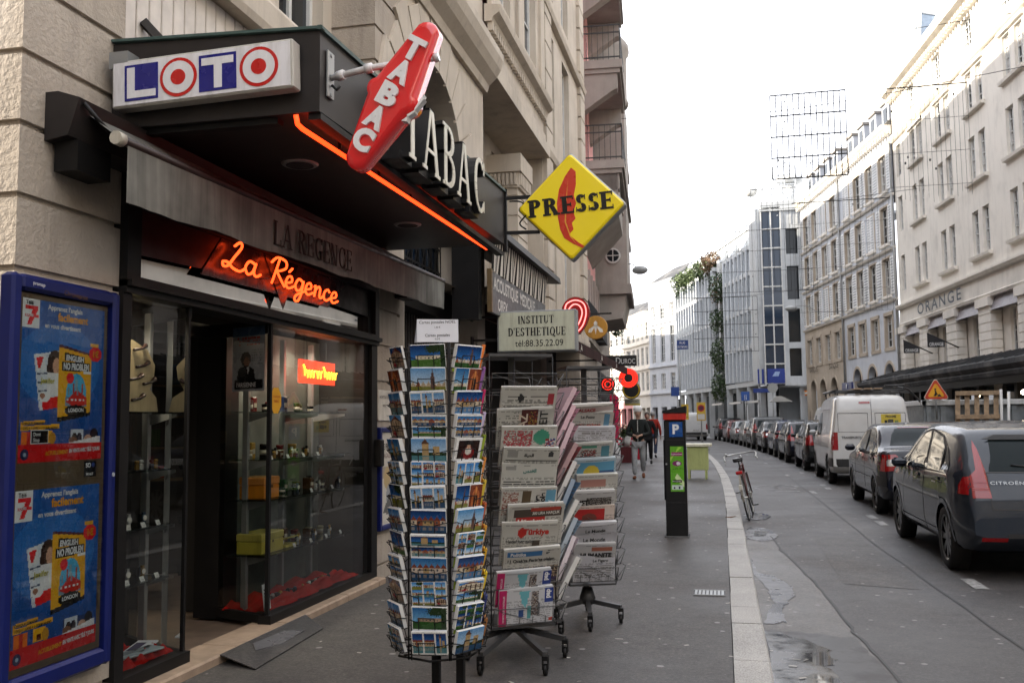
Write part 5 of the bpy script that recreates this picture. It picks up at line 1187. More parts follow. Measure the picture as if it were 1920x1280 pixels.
# ------------------------------------------------------------------ postcard spinner
SKY, SKY2, WTR, GRN, DGR = hx('#2f79c0'), hx('#8ebfe4'), hx('#3f6f9a'), hx('#4a6f2e'), hx('#24381c')
BRK, CRM, SLT, SND, ORG = hx('#9c5a3c'), hx('#d8cdb4'), hx('#43484f'), hx('#b79a6c'), hx('#c76a22')
def pic(kind, cv, x0, y0, x1, y1):
 W, H_ = x1 - x0, y1 - y0
 X = lambda a: x0 + a * W
 Y = lambda a: y0 + a * H_
 cv.grad(x0, Y(.35), x1, y1, SKY2, SKY)
 if kind == 'park':
  cv.rect(x0, y0, x1, Y(.36), GRN); cv.rect(X(.15), Y(.36), X(.85), Y(.52), CRM)
  for k in range(6): cv.rect(X(.18 + k * .11), Y(.4), X(.21 + k * .11), Y(.48), SLT)
  cv.ell(X(.75), Y(.85), .3 * W, .22 * H_, DGR, .5); cv.rect(X(.85), y0, x1, y1, DGR)
 elif kind == 'spire':
  cv.rect(x0, y0, x1, Y(.2), GRN)
  for k in range(7): cv.poly([(X(k * .15 - .02), Y(.2)), (X(k * .15 + .06), Y(.44)), (X(k * .15 + .14), Y(.2))], RND.choice([BRK, CRM, CRM, hx('#b9a890')]))
  cv.rect(X(.58), Y(.1), X(.68), Y(.62), hx('#6a5048')); cv.poly([(X(.58), Y(.6)), (X(.63), Y(.97)), (X(.68), Y(.6))], hx('#5a4540'))
 elif kind == 'canal':
  cv.rect(x0, y0, x1, Y(.35), WTR); cv.rect(x0, Y(.35), x1, Y(.55), CRM)
  for k in range(6):
   c = RND.choice([CRM, SND, hx('#c9b9a0'), BRK]); cv.rect(X(k / 6), Y(.33), X((k + 1) / 6), Y(.6), c); cv.poly([(X(k / 6), Y(.58)), (X((k + .5) / 6), Y(.76)), (X((k + 1) / 6), Y(.58))], hx('#7a4030')); cv.rect(X(k / 6 + .05), Y(.42), X(k / 6 + .09), Y(.52), SLT); cv.rect(X(k / 6), Y(.12), X(k / 6 + .1), Y(.28), mix(c, WTR, .6))
 elif kind == 'timber':
  cv.rect(x0, y0, x1, Y(.12), hx('#77706a')); cv.poly([(x0, Y(.1)), (x0, Y(.7)), (X(.5), Y(.95)), (x1, Y(.7)), (x1, Y(.1))], CRM); cv.poly([(x0, Y(.68)), (X(.5), y1), (x1, Y(.68)), (X(.5), Y(.84))], hx('#6d3626'))
  for k in range(5): cv.rect(X(.08 + k * .2), Y(.12), X(.12 + k * .2), Y(.75), hx('#4a2c1e'))
  for k in (.3, .5): cv.rect(x0, Y(k), x1, Y(k + .05), hx('#4a2c1e'))
  cv.ell(X(.25), Y(.18), .16 * W, .1 * H_, hx('#a02838'), .6)
 elif kind == 'portal':
  cv.rect(x0, y0, x1, y1, hx('#7a3d28')); cv.poly([(X(.2), y0), (X(.2), Y(.6)), (X(.5), Y(.95)), (X(.8), Y(.6)), (X(.8), y0)], hx('#b5673c')); cv.poly([(X(.35), y0), (X(.35), Y(.5)), (X(.5), Y(.75)), (X(.65), Y(.5)), (X(.65), y0)], hx('#3a1c14')); cv.rect(X(.47), y0, X(.53), Y(.9), hx('#d08a50'))
 elif kind == 'bridge':
  cv.rect(x0, y0, x1, Y(.3), WTR); cv.rect(x0, Y(.28), x1, Y(.4), DGR); cv.rect(X(.3), Y(.25), X(.5), Y(.8), SND); cv.poly([(X(.28), Y(.78)), (X(.4), y1), (X(.52), Y(.78))], hx('#5f4230')); cv.rect(X(.62), Y(.3), X(.8), Y(.66), SND); cv.rect(X(.3), Y(.05), X(.5), Y(.22), mix(SND, WTR, .5))
 elif kind == 'girl':
  cv.rect(x0, y0, x1, y1, hx('#2a1712')); cv.ell(X(.5), Y(.3), .3 * W, .34 * H_, hx('#7a1d1c')); cv.ell(X(.5), Y(.42), .16 * W, .2 * H_, hx('#d8d2c8')); cv.ell(X(.5), Y(.68), .1 * W, .12 * H_, hx('#c0957a')); cv.ell(X(.5), Y(.85), .26 * W, .1 * H_, BLACK)
 else:
  cv.speck(x0, y0, x1, y1, [SKY, CRM, BRK, GRN, WTR, SND])
def postcard(kind):
 global SKY, SKY2, GRN, CRM, WTR
 SKY, SKY2 = RND.choice([(hx('#2f79c0'), hx('#8ebfe4')), (hx('#1f5f9a'), hx('#6fa8d0')), (hx('#5f93c4'), hx('#b3cce0')), (hx('#4a8fc8'), hx('#b9d4e6')), (hx('#0f2a5c'), hx('#2f6fb4'))]); GRN = RND.choice([hx('#4a6f2e'), hx('#2f5526'), hx('#7a7a34')]); CRM = RND.choice([hx('#d8cdb4'), hx('#b9a488'), hx('#c9b9a8'), hx('#a88f78')]); WTR = RND.choice([hx('#3f6f9a'), hx('#2a4a6a'), hx('#4f7f86')])
 cv = Cv(42, 30, hx('#dcdbd6')); m = RND.choice((0, 0, .035))
 if kind == 'grid':
  for i in range(3):
   for j in range(3): pic(RND.choice(['canal', 'timber', 'park', 'bridge', 'spire']), cv, i / 3 + .012, j / 3 + .015, (i + 1) / 3 - .012, (j + 1) / 3 - .015)
 elif kind == 'three':
  for i in range(3): pic(RND.choice(['bridge', 'park', 'spire', 'bridge', 'canal']), cv, i / 3 + .02, .06, (i + 1) / 3 - .02, .94)
 elif kind == 'two':
  pic(RND.choice(['canal', 'park']), cv, .03, .05, .97, .47); pic(RND.choice(['timber', 'bridge', 'canal']), cv, .03, .53, .97, .95)
 elif kind == 'double': pic('spire', cv, 0, 0, .5, 1); pic('portal', cv, .52, 0, 1, 1)
 elif kind == 'girl': cv.rect(0, 0, 1, 1, hx('#e4e3df')); pic('girl', cv, .1, .1, .9, .9)
 else: pic(kind, cv, m, m, 1 - m, 1 - m)
 for j in range(cv.h):                                 # print grain and small detail
  for i in range(cv.w):
   if RND.random() < .3: c = cv.px[j][i]; f = RND.choice((.72, .86, 1.12)); cv.px[j][i] = (min(.85, c[0] * f), min(.85, c[1] * f), min(.85, c[2] * f))
 return cv
DESC = {'park': 'a pale palace behind a lawn', 'spire': 'a cathedral spire over red roofs', 'canal': 'gabled houses along a canal', 'timber': 'a half-timbered house', 'portal': 'a red church portal', 'bridge': 'a stone tower by a covered bridge', 'girl': 'a woman in a bow headdress', 'grid': 'nine small town views', 'three': 'three upright town views', 'two': 'two stacked town views', 'double': 'a spire beside a carved portal'}
RC = V((-1.445, 4.68, 0)); NR = 13; RT, RP = 1.722, .1165       # axis, number of rows, bottom of the top row, row pitch
camang = atan2(-RC.y, -RC.x)
rack = thing('postcard_rack', 'tall black wire postcard spinner crowded with cards beside the shop entrance', 'postcard rack', tuple(RC))
COLS = [(-68, 'left-turned'), (-12, 'front left'), (41, 'front right'), (92, 'greeting'), (140, 'back'), (-122, 'rear')]
TILT = radians(13)
def cardframe(rel):
 a = camang + radians(rel); n = V((cos(a), sin(a), 0)); u = V((-n.y, n.x, 0)); return n, u
R_IN = .198
for rel, nm in COLS:
 n, u = cardframe(rel); b = B('black_metal')
 for s_ in (-1, 1): b.tube([RC + n * R_IN + u * .094 * s_ + V((0, 0, .29)), RC + n * R_IN + u * .094 * s_ + V((0, 0, 1.85))], .004, 5)
 for r in range(NR):
  z = RT - r * RP; o = RC + n * R_IN + V((0, 0, z)); w = (n * sin(TILT) + V((0, 0, cos(TILT))))
  fo = o + n * .034
  b.tube([o + u * .085, fo + u * .085, fo - u * .085, o - u * .085], .0028, 5)
  for s_ in (-.05, .03): b.tube([o + u * s_, fo + u * s_, fo + w * .062 + u * s_ + n * .004], .0026, 5)
  b.tube([fo + w * .062 + u * -.05 + n * .004, fo + w * .062 + u * .03 + n * .004], .0026, 5)
  b.tube([o + u * .094 + w * .05, fo + u * .094 + w * .055 + n * .004, fo + u * .03 + w * .04 + n * .004], .0026, 5); b.tube([o - u * .094 + w * .05, fo - u * .094 + w * .055 + n * .004, fo - u * .05 + w * .04 + n * .004], .0026, 5)
 b.build('pocket_column', rack)
b = B('black_metal')
for z in (.29, .325, 1.82):
 b.tube([RC + cardframe(r)[0] * (.215 if z < 1 else .185) + V((0, 0, z)) for r in (-122, -68, -12, 41, 92, 140)], .006, 6, closed=True)
for z in (.29, 1.83):
 for r in (-68, 41, 140): b.tube([RC + V((0, 0, z)), RC + cardframe(r)[0] * .19 + V((0, 0, z))], .005, 5)
b.tube([RC + V((0, 0, .25)), RC + V((0, 0, 1.9))], .012, 8); b.build('frame', rack)
for s_, dx in ((-.035, -.02), (.09, .0)):
 b = B('black_metal'); n, u = cardframe(-2); c = RC + u * (.02 + s_) - n * .03; b.bbox((c.x - .02, c.y - .02, .03), (c.x + .02, c.y + .02, .7), .003); b.build('leg', rack)
b = B('black_metal'); b.bbox((RC.x - .24, RC.y - .24, 0), (RC.x + .24, RC.y + .24, .03), .008); b.build('base', rack)
for ci, kinds, col, grp in ((1, ['park', 'spire', 'three', 'two', 'bridge', 'grid', 'three', 'canal', 'two', 'canal', 'grid', 'park', 'three'], 'middle', 0), (2, ['spire', 'double', 'canal', 'two', 'girl', 'three', 'double', 'spire', 'grid', 'canal', 'two', 'grid', 'bridge'], 'right-hand', 0), (0, ['timber', 'portal', 'canal', 'timber', 'bridge', 'grid', 'park', 'canal', 'spire', 'two', 'timber', 'canal', 'grid'], 'left edge', 0)):
 n, u = cardframe(COLS[ci][0])
 for r in range(NR):
  z = RT - r * RP; tl = TILT + RND.uniform(-.03, .05); w = (n * sin(tl) + V((0, 0, cos(tl)))); nn = u.cross(w)
  roll = RND.uniform(-.025, .025); uu = (u * cos(roll) + w * sin(roll)); ww = (w * cos(roll) - u * sin(roll))
  o = RC + n * (R_IN + .004) + V((0, 0, z + .004)) - uu * .088 + uu * RND.uniform(-.004, .004)
  th = RND.uniform(.01, .024); b = B('gloss', hx('#d9d8d4'))
  b.prism([o, o + uu * .176, o + uu * .176 + ww * .1165, o + ww * .1165], nn * th, mat='paper')
  if RND.random() < .5: b.prism([o + uu * .004 - nn * .001, o + uu * .174, o + uu * .174 + ww * .12, o + uu * .004 + ww * .12], nn * th * .4, mat='paper', col=hx('#c9cdd4'))
  b.canvas(postcard(kinds[r]), o + nn * (th + .0006), uu * .176, ww * .1165)
  tag(b.build('postcard', org=tuple(o + uu * .084)), f'postcard with {DESC[kinds[r]]}, {ORD[r]} from top, {col} column', 'postcard', 'postcards on the black spinner')
n, u = cardframe(92)
for r in range(NR):                                       # greeting cards, seen almost edge on
 z = RT - r * RP; w = (n * sin(TILT) + V((0, 0, cos(TILT)))); nn = u.cross(w); o = RC + n * (R_IN + .004) + V((0, 0, z + .004)) - u * .06
 c = [('orange', '#d8701c'), ('violet and orange', '#8d5a9a'), ('pink', '#c01f5c'), ('pale lilac', '#c9b8d8'), ('lime green', '#8fa32a'), ('orange and white', '#d98a3a'), ('yellow', '#d8b83a'), ('terracotta', '#b5562a'), ('amber', '#d89a2a'), ('gold', '#d0a01c'), ('bright yellow', '#e0c020'), ('navy', '#26306a'), ('brown', '#8a5a2e')][r]
 b = B('paper', hx(c[1])); b.prism([o, o + u * .12, o + u * .12 + w * .13, o + w * .13], nn * .016); cv = Cv(12, 14, hx(c[1])); cv.rect(.2, .2, .8, .75, hx('#d9cdbc')); cv.ell(.5, .5, .22, .2, hx(RND.choice(['#c02040', '#e0a020', '#3a6a9a']))); b.canvas(cv, o + nn * .0166, u * .12, w * .13)
 tag(b.build('greeting_card', org=tuple(o)), f'{c[0]} greeting card, {ORD[r]} from the top at the right rim of the spinner', 'greeting card', 'greeting cards on the black spinner')
n, u = cardframe(140)
for r in range(NR):
 z = RT - r * RP; w = (n * sin(TILT) + V((0, 0, cos(TILT)))); nn = u.cross(w); o = RC + n * (R_IN + .004) + V((0, 0, z + .004)) - u * .07
 b = B('paper', hx('#8fae2c'));
 for k in range(3): b.prism([o + nn * k * .007, o + u * .14 + nn * k * .007, o + u * .14 + w * .125 + nn * k * .007, o + w * .125 + nn * k * .007], nn * .005, hx('#9ab830') if k != 1 else hx('#d9dcc8'))
 tag(b.build('envelope', org=tuple(o)), f'lime green envelopes, {ORD[r]} from the top at the back edge of the black spinner', 'envelope', 'green envelopes on the black spinner')
t = thing('price_notice', 'folded white paper with handwritten postcard prices on top of the black spinner', 'notice', (-1.46, 4.66, 1.87))
n, u = cardframe(-4); u = (u + V((0, 0, .012))); o = RC + n * .05 + V((0, 0, 1.868)) - u * .105; w = V((0, 0, 1)) + n * .05
b = B('paper', hx('#dfe0e6')); b.prism([o, o + u * .215 - w * .006, o + u * .215 + w * .112, o + w * .118], n * .002); b.prism([o - n * .03 - u * .016, o + u * .2 - n * .03, o + u * .2 - n * .004 + w * .11, o + w * .11 - n * .004], -n * .002, hx('#c2c4cc')); b.build('sheet', t)
b = B('matte', hx('#16161a'))
for s_, zz, h, mw in (('Cartes postales NOEL', .094, .015, .206), ('1.60 €', .07, .009, .03), ('Cartes postales', .026, .015, .14), ('0.5 €', .009, .009, .03)): b.text(s_, o + u * .107 + w * zz + n * .0025, u, w, h, depth=.0008, align='c', maxw=mw)
b.build('handwriting', t)
# ------------------------------------------------------------------ newspaper racks
plain('wire_grey', (.1, .1, .1), .4, metal=.4)
plain('steel_dark', (.06, .06, .062), .45, metal=.3)
AR_ = {'hayat': '\ufe93\ufe8e\ufef4\ufea4\ufedf\ufe8d', 'quds': '\ufeb1\ufeaa\ufed8\ufedf\ufe8d'}
def newspaper(o, u, w, W, H_, spec, label, grp, th=.014):
 """folded paper: o bottom-left, u across, w up"""
 nn = u.cross(w); base = hx(spec.get('base', '#b9b6ae')); b = B('paper', base)
 b.prism([o, o + u * W, o + u * W + w * H_, o + w * H_], nn * th, mix(base, WHITE, .25)); cv = Cv(44, 34, base)
 for k in range(4): cv.lines(.03 + k * .245, .02, .22 + k * .245, .7, 12, mix(base, BLACK, .4), .85)
 cv.lines(.04, .93, .96, .99, 1, mix(base, BLACK, .4))
 for kind, a in spec.get('draw', []):
  if kind == 'lines': cv.lines(a[0], a[1], a[2], a[3], a[4], hx(a[5]))
  elif kind == 'rect': cv.rect(*a[:4], hx(a[4]))
  elif kind == 'photo': cv.speck(*a[:4], [hx(c) for c in a[4]])
  elif kind == 'ell': cv.ell(*a[:4], hx(a[4]))
  elif kind == 'poly': cv.poly(a[0], hx(a[1]))
 so = o + nn * (th + .001); c1, c2, c3 = RND.uniform(.0, .03), RND.uniform(-.022, .022), RND.uniform(.002, .012)
 bend = lambda a, c: c1 * c * c + max(0, c2 * (a if c2 > 0 else a - 1)) * c + c3 * sin(pi * a) * c
 b.canvas(cv, so, u * W, w * H_, bend=bend); n0 = len(b.v)
 for tx in spec.get('text', []):
  s_, x, y, h, c = tx[:5]; opt = tx[5] if len(tx) > 5 else {}
  p = so + u * (x * W) + w * (y * H_) + nn * .0006
  if opt.get('rot'): b.text(s_, p, w, -u, h * H_, hx(c), depth=.0006, bold=opt.get('bold', .02), maxw=opt.get('mw', .9) * H_)
  elif opt.get('serif'): b.serif(s_, p, u, w, h * H_, hx(c), depth=.0006, maxw=opt.get('mw', .9) * W)
  else: b.text(s_, p, u, w, h * H_, hx(c), depth=.0006, bold=opt.get('bold', .02), font=opt.get('font'), maxw=opt.get('mw', .9) * W)
 for i in range(n0, len(b.v)): q = b.v[i] - so; b.v[i] = b.v[i] + nn * (bend(q.dot(u) / W, q.dot(w) / H_) + .0012)
 return tag(b.build('newspaper', org=tuple(o + u * W * .5)), label, 'newspaper', grp)
def paperrack(name, label, c, W, rel, rows, z0, pitch, castors, top):
 """square wire column with a rotated base on castors; returns its frame vectors"""
 a = atan2(-c.y, -c.x) + radians(rel); n = V((cos(a), sin(a), 0)); u = V((-n.y, n.x, 0)); t = thing(name, label, 'newspaper rack', tuple(c))
 h = W / 2
 for fi, (nn, uu) in enumerate(((n, u), (u, -n), (-u, n), (-n, -u))):
  b = B('wire_grey')
  for s_ in (-1, 1): b.tube([c + nn * h + uu * h * s_ + V((0, 0, z0 - .03)), c + nn * h + uu * h * s_ + V((0, 0, top))], .0045, 5)
  for r in range(rows):
   z = z0 + r * pitch; o = c + nn * h + V((0, 0, z)); ou = o + nn * .075 + V((0, 0, .1))
   b.tube([o + uu * h, o - uu * h], .0028, 5); b.tube([o + uu * h + nn * .035, ou + uu * h, ou - uu * h, o - uu * h + nn * .035], .003, 5)
   b.tube([o + uu * h, o + uu * h + nn * .035, o - uu * h + nn * .035, o - uu * h], .003, 5)
   for s_ in (-1, 1): b.tube([o + uu * h * s_, ou + uu * h * s_], .0026, 5)
   if fi == 0:
    for k in range(1, 5): x = -h + W * k / 5; b.tube([o + uu * x + nn * .035, o + uu * x + nn * .05 + V((0, 0, .045))], .0024, 4)
    b.tube([o + uu * h + nn * .04, ou - uu * h * .3 + V((0, 0, .02))], .0022, 4); b.tube([o - uu * h + nn * .05 + V((0, 0, .1)), o + uu * h * .4 + nn * .045], .0022, 4)
  b.build('wire_face', t)
 b = B('steel_dark'); b.bbox((c.x - .02, c.y - .02, .12), (c.x + .02, c.y + .02, top + .02), .004); b.prism([c + n * h + u * h + V((0, 0, z0 - .035)), c + n * h - u * h + V((0, 0, z0 - .035)), c - n * h - u * h + V((0, 0, z0 - .035)), c - n * h + u * h + V((0, 0, z0 - .035))], (0, 0, .012)); b.lathe([(.05, .12), (.06, .16), (.035, .24)], 12, (c.x, c.y, 0)); b.build('column', t)
 b = B('steel_dark'); b.prism([c + n * .5 * W + u * .5 * W + V((0, 0, top)), c + n * .5 * W - u * .5 * W + V((0, 0, top)), c - n * .5 * W - u * .5 * W + V((0, 0, top)), c - n * .5 * W + u * .5 * W + V((0, 0, top))], (0, 0, .018)); b.build('top_panel', t)
 for q in castors:
  b = B('steel_dark'); e = V((q[0], q[1], .115)); b.tube([c + V((0, 0, .145)), e], .022, 4); f_ = b.build('foot', t)
  g = B('black_metal'); g.lathe([(.03, -.011), (.033, -.006), (.033, .006), (.03, .011)], 12, (q[0], q[1], .034), 'x'); g.box((q[0] - .018, q[1] - .02, .034), (q[0] - .013, q[1] + .02, .09)); g.box((q[0] + .013, q[1] - .02, .034), (q[0] + .018, q[1] + .02, .09)); g.box((q[0] - .018, q[1] - .02, .085), (q[0] + .018, q[1] + .02, .11)); g.build('castor', f_)
 return n, u, h
RA = V((-1.335, 5.95, 0)); PT = .1195; NRW = 13
n, u, h = paperrack('newspaper_rack', 'grey wire newspaper rack on castors full of foreign papers, next to the postcards', RA, .42, 17, NRW, .215, PT, [(-1.397, 5.33), (-1.03, 5.4), (-.985, 5.82), (-1.56, 5.64), (-1.1, 6.35)], 1.86)
G1 = 'newspapers in the front wire rack'
LN = lambda *a: ('lines', a)
specs = {
 12: None, 11: None,
 10: ('folded paper with a small photo and grey columns', dict(draw=[LN(.05, .3, .95, .8, 7, '#6d6b66'), ('rect', (.45, .1, .7, .3, '#4a3f80')), ('rect', (.7, .1, .95, .3, '#c0562a')), ('ell', (.35, .75, .05, .1, '#222222')), ('rect', (.85, .6, .95, .85, '#9a3038'))], text=[])),
 9: ('folded paper with a photo strip and sideways lettering', dict(draw=[LN(.02, .3, .4, .95, 9, '#77746e'), ('rect', (.42, .3, .7, 1, '#4a1c18')), ('photo', (.55, .3, .7, .95, ['#8a6a30', '#2a1a16', '#6a2420']))], text=[('FAZ', .52, .4, .22, '#c9b8a8', {'rot': 1, 'mw': .5}), ('ZEIT', .88, .4, .2, '#2a2a2a', {'rot': 1, 'mw': .55})])),
 8: ('folded paper with red and green photo blocks', dict(draw=[('photo', (.05, .35, .55, .92, ['#9a3a3c', '#8a8680', '#b5b1a8', '#a84a50'])), ('ell', (.72, .75, .15, .18, '#3f8a70')), ('rect', (.55, .3, .98, .5, '#9aa0a4')), ('photo', (.8, .3, .97, .7, ['#2f4a80', '#c0c0bc', '#8a3030']))], text=[('BILD', .62, .36, .16, '#1a1a1a', {'mw': .3})])),
 7: ('grey paper headed in black Arabic script', dict(base='#b3b1a9', draw=[('rect', (.06, .76, .26, .95, '#8d8b86')), ('ell', (.84, .86, .05, .08, '#3a3a3a')), LN(.05, .42, .97, .58, 3, '#3a3a38'), ('rect', (.04, .68, .97, .695, '#55544f'))], text=[(AR_['hayat'], .36, .8, .13, '#15150f', {'font': 'NotoSansArabic-VariableFont_wdth,wght.woff2', 'mw': .42})])),
 6: ('grey paper headed in green Arabic script', dict(base='#b3b1a9', draw=[('rect', (.06, .86, .24, .95, '#8d8b86')), LN(.05, .42, .97, .6, 3, '#3a3a38')], text=[(AR_['quds'], .38, .8, .14, '#1d6a62', {'font': 'NotoSansArabic-VariableFont_wdth,wght.woff2', 'mw': .34})])),
 5: ('colour paper with bold sideways headline', dict(draw=[('photo', (.03, .3, .3, .9, ['#a89a90', '#8a5a50', '#c0b8b0'])), ('rect', (.36, .3, .52, .95, '#54452f')), ('rect', (.8, .3, .98, .95, '#5c8fa8'))], text=[('il live', .68, .42, .14, '#1c1c1c', {'rot': 1, 'bold': .05, 'mw': .5}), ('Il sole', .78, .42, .14, '#1c1c1c', {'rot': 1, 'bold': .05, 'mw': .5}), ('naïf', .93, .45, .11, '#d8dde0', {'rot': 1})])),
 4: ('paper with dark strip and white-on-red title', dict(draw=[('rect', (.1, .72, .95, .92, '#4a4038')), ('rect', (.38, .86, .93, .93, '#a33a2a')), ('rect', (.14, .5, .66, .7, '#b02a24')), LN(.05, .3, .95, .45, 3, '#4f4c48')], text=[('300 LIRA HARÇLIK', .42, .77, .07, '#dedad0', {'mw': .5, 'bold': .03}), ('Hürriyet', .17, .535, .13, '#e4dcd4', {'bold': .04, 'mw': .48})])),
 3: ('paper with red title beside a red spot', dict(draw=[('ell', (.34, .78, .07, .13, '#b5261c')), ('rect', (.55, .34, .68, .6, '#50463c')), LN(.05, .3, .5, .42, 3, '#5a5752')], text=[('Türkiye', .36, .74, .14, '#b5261c', {'bold': .04, 'mw': .46}), ('Hedef her zalim', .08, .53, .085, '#3a3a3a', {'mw': .5})])),
 2: ('paper with white-on-blue title over crowd photo', dict(draw=[('rect', (.05, .82, .66, .97, '#3a6ea0')), LN(.72, .84, .78, .96, 3, '#555555'), ('photo', (.04, .06, .98, .5, ['#3a2f2a', '#6d5a48', '#b09a80', '#4a3d36', '#8a7560', '#2a2430'])), ('photo', (.04, .04, .98, .18, ['#3c2c50', '#2a2430', '#4a3a44']))], text=[('Politika', .1, .85, .095, '#e6e4e0', {'bold': .03, 'mw': .52}), ('11 Ocak’ta Paris’te olalım', .06, .67, .085, '#141414', {'bold': .035, 'mw': .9})])),
}
PAP = lambda: dict(base='#c9c9cc', draw=[('rect', (0, 0, .14, 1, '#c01f62')), ('poly', ([(.36, .95), (.56, .95), (.5, .45), (.42, .6)], '#6db4be')), ('photo', (.58, .25, .72, .92, ['#6d5a50', '#b0a8a0', '#4a4448', '#8f8a88'])), ('rect', (.84, .55, 1, .98, '#2a3f86')), ('rect', (.36, .2, .46, .42, '#39558f')), ('rect', (.52, .15, .58, .5, '#5aa0a0')), ('rect', (.93, .02, .99, .12, '#c9402a'))], text=[('pap', .93, .68, .13, '#e8e8ec', {'rot': 1, 'bold': .05, 'mw': .26}), ('DE PARTICULIER A PARTICULIER', .1, .1, .05, '#e8d8e0', {'rot': 1, 'mw': .75}), ('immobilier', .76, .2, .1, '#2a2a38', {'rot': 1, 'mw': .4})])
specs[1] = ('pink edged property weekly, upper of two', PAP()); specs[0] = ('pink edged property weekly in the lowest pocket', PAP())
for r in range(NRW):
 if not specs.get(r): continue
 lb, sp = specs[r]; z = .215 + r * PT; tl = radians(17) + RND.uniform(-.07, .08); w = n * sin(tl) + V((0, 0, cos(tl)))
 sh = RND.uniform(-.03, .03) + (.03 if r in (0, 2, 4) else 0); W_ = .36 if r not in (0, 1) else .345; rl = RND.uniform(-.05, .05); uu = u * cos(rl) + w * sin(rl); ww = w * cos(rl) - u * sin(rl)
 newspaper(RA + n * (h + .006) - uu * (W_ / 2) + uu * sh + V((0, 0, z)), uu, ww, W_, RND.uniform(.245, .285) if r > 1 else .235, sp, lb + (' in the front wire rack' if r > 1 else ' of the front wire rack'), G1, .012 + .01 * RND.random())
for r in range(1, 11):                                     # papers on the side of that rack, seen from their edge
 z = .215 + r * PT; tl = radians(27 + 3 * sin(r * 2.1)); w = u * sin(tl) + V((0, 0, cos(tl))); uu = -n; W_ = .36
 c = ['#b9b6ae', '#c4b4b8', '#7d8f9c', '#b9b6ae', '#4a6a86', '#b5b2aa', '#7a2a2c', '#b98f98', '#c08a96', '#a87a86'][r - 1]
 newspaper(RA + u * (h + .006) + n * (W_ / 2) + V((0, 0, z)), uu, w, W_, .3, dict(base=c, draw=[LN(.05, .3, .95, .9, 7, '#5a5650'), ('photo', (.4, .35, .8, .75, ['#6a3a3a', '#8a8a88', '#3a4a5a']))]), f'{["grey", "pale pink", "blue grey", "grey", "blue", "grey", "dark red", "rose", "salmon pink", "mauve"][r - 1]} paper on the side of the front wire rack, {ORD[10 - r]} from the top', 'newspapers on the side of the front rack', .03)
RB = V((-1.0, 6.92, 0))
n3, u3, h3 = paperrack('newspaper_rack', 'grey wire newspaper rack on castors with French dailies, behind the rack of foreign papers', RB, .34, 14, 13, .31, .112, [(-.93, 6.55), (-1.2, 6.75), (-.75, 6.85), (-1.05, 7.25)], 1.83)
FR = {10: ("paper with pale red capital title", [('rect', (.03, .62, .9, .9, '#b9a8a4'))], [("L’ALSACE", .05, .7, .16, '#a03a3a', {'bold': .03, 'mw': .84})], '#b5b2aa'),
      9: ('paper with blue side strip', [('rect', (.78, .3, .92, .95, '#5a86a0')), ('photo', (.1, .3, .7, .6, ['#55493f', '#8f8a80', '#a04a40']))], [('Le Point', .2, .78, .1, '#3a3a38', {'serif': 0, 'mw': .4})], '#b9b6ae'),
      8: ('white stack of supplements', [LN(.1, .3, .9, .9, 8, '#8d8a88')], [], '#c9c8cc'),
      7: ('paper with red and green pictures', [('photo', (.2, .4, .6, .8, ['#8a3a34', '#a8a49c', '#4a4440'])), ('rect', (.7, .4, .9, .9, '#4f7f8a')), ('rect', (.2, .85, .6, .95, '#4a8a70'))], [], '#b9b6ae'),
      6: ('magazine with a blue and yellow cover', [('rect', (.05, .45, .95, .9, '#5f9ab8')), ('ell', (.4, .5, .2, .3, '#c9b23a')), ('rect', (.6, .3, .95, .6, '#33517c'))], [], '#a9b8c0'),
      5: ('paper with black title under a brownish photo block', [('rect', (.1, .6, .7, .85, '#a8786c')), LN(.05, .3, .9, .4, 2, '#55524e')], [('Le Canard', .08, .44, .12, '#15150f', {'bold': .04, 'mw': .6})], '#b9b6ae'),
      4: ('paper with a slanted black title', [('photo', (.3, .4, .9, .8, ['#55504a', '#8f8a84', '#3a3632']))], [('NET', .06, .5, .22, '#15150f', {'bold': .05, 'mw': .3})], '#c4c2c0'),
      3: ('magazine with a red cover', [('rect', (.0, .3, .75, .92, '#a8201c')), ('ell', (.38, .6, .18, .16, '#6a3428'))], [], '#c9b8ac'),
      2: ('upper of two papers with the same plain black title', [LN(.05, .3, .9, .55, 3, '#6a6864')], [('Le Monde', .22, .72, .12, '#2a2a2a', {'serif': 0, 'mw': .6})], '#b9b8bc'),
      1.4: ('lower of two papers with the same plain black title', [LN(.05, .3, .9, .55, 3, '#6a6864')], [('Le Monde', .18, .68, .13, '#2a2a2a', {'mw': .6})], '#b9b8bc'),
      .7: ('paper with bold black capital title', [('rect', (.4, .75, .9, .92, '#a0604c'))], [('HUMANITE', .15, .55, .15, '#15151a', {'bold': .05, 'mw': .75})], '#b5b4b4'),
      0: ('paper with small grey title above dense columns', [LN(.05, .15, .9, .6, 8, '#7a7876'), ('rect', (.5, .84, .95, .94, '#8d8c8a'))], [('Le Figaro', .45, .72, .1, '#3a3a3a', {'mw': .5})], '#bab9bd')}
for r, (lb, dr, tx, bs) in FR.items():
 z = .31 + r * .112; tl = radians(18) + RND.uniform(-.02, .03); w = n3 * sin(tl) + V((0, 0, cos(tl))); W_ = .3; rl = RND.uniform(-.01, .05); uu = u3 * cos(rl) + w * sin(rl); ww = w * cos(rl) - u3 * sin(rl)
 newspaper(RB + n3 * (h3 + .006) - uu * (W_ / 2) + uu * RND.uniform(-.01, .03) + V((0, 0, z)), uu, ww, W_, .22 if r < 10 else .16, dict(base=bs, draw=dr, text=tx), lb + ' in the rear wire rack', 'newspapers in the rear wire rack', .014 + .02 * RND.random())
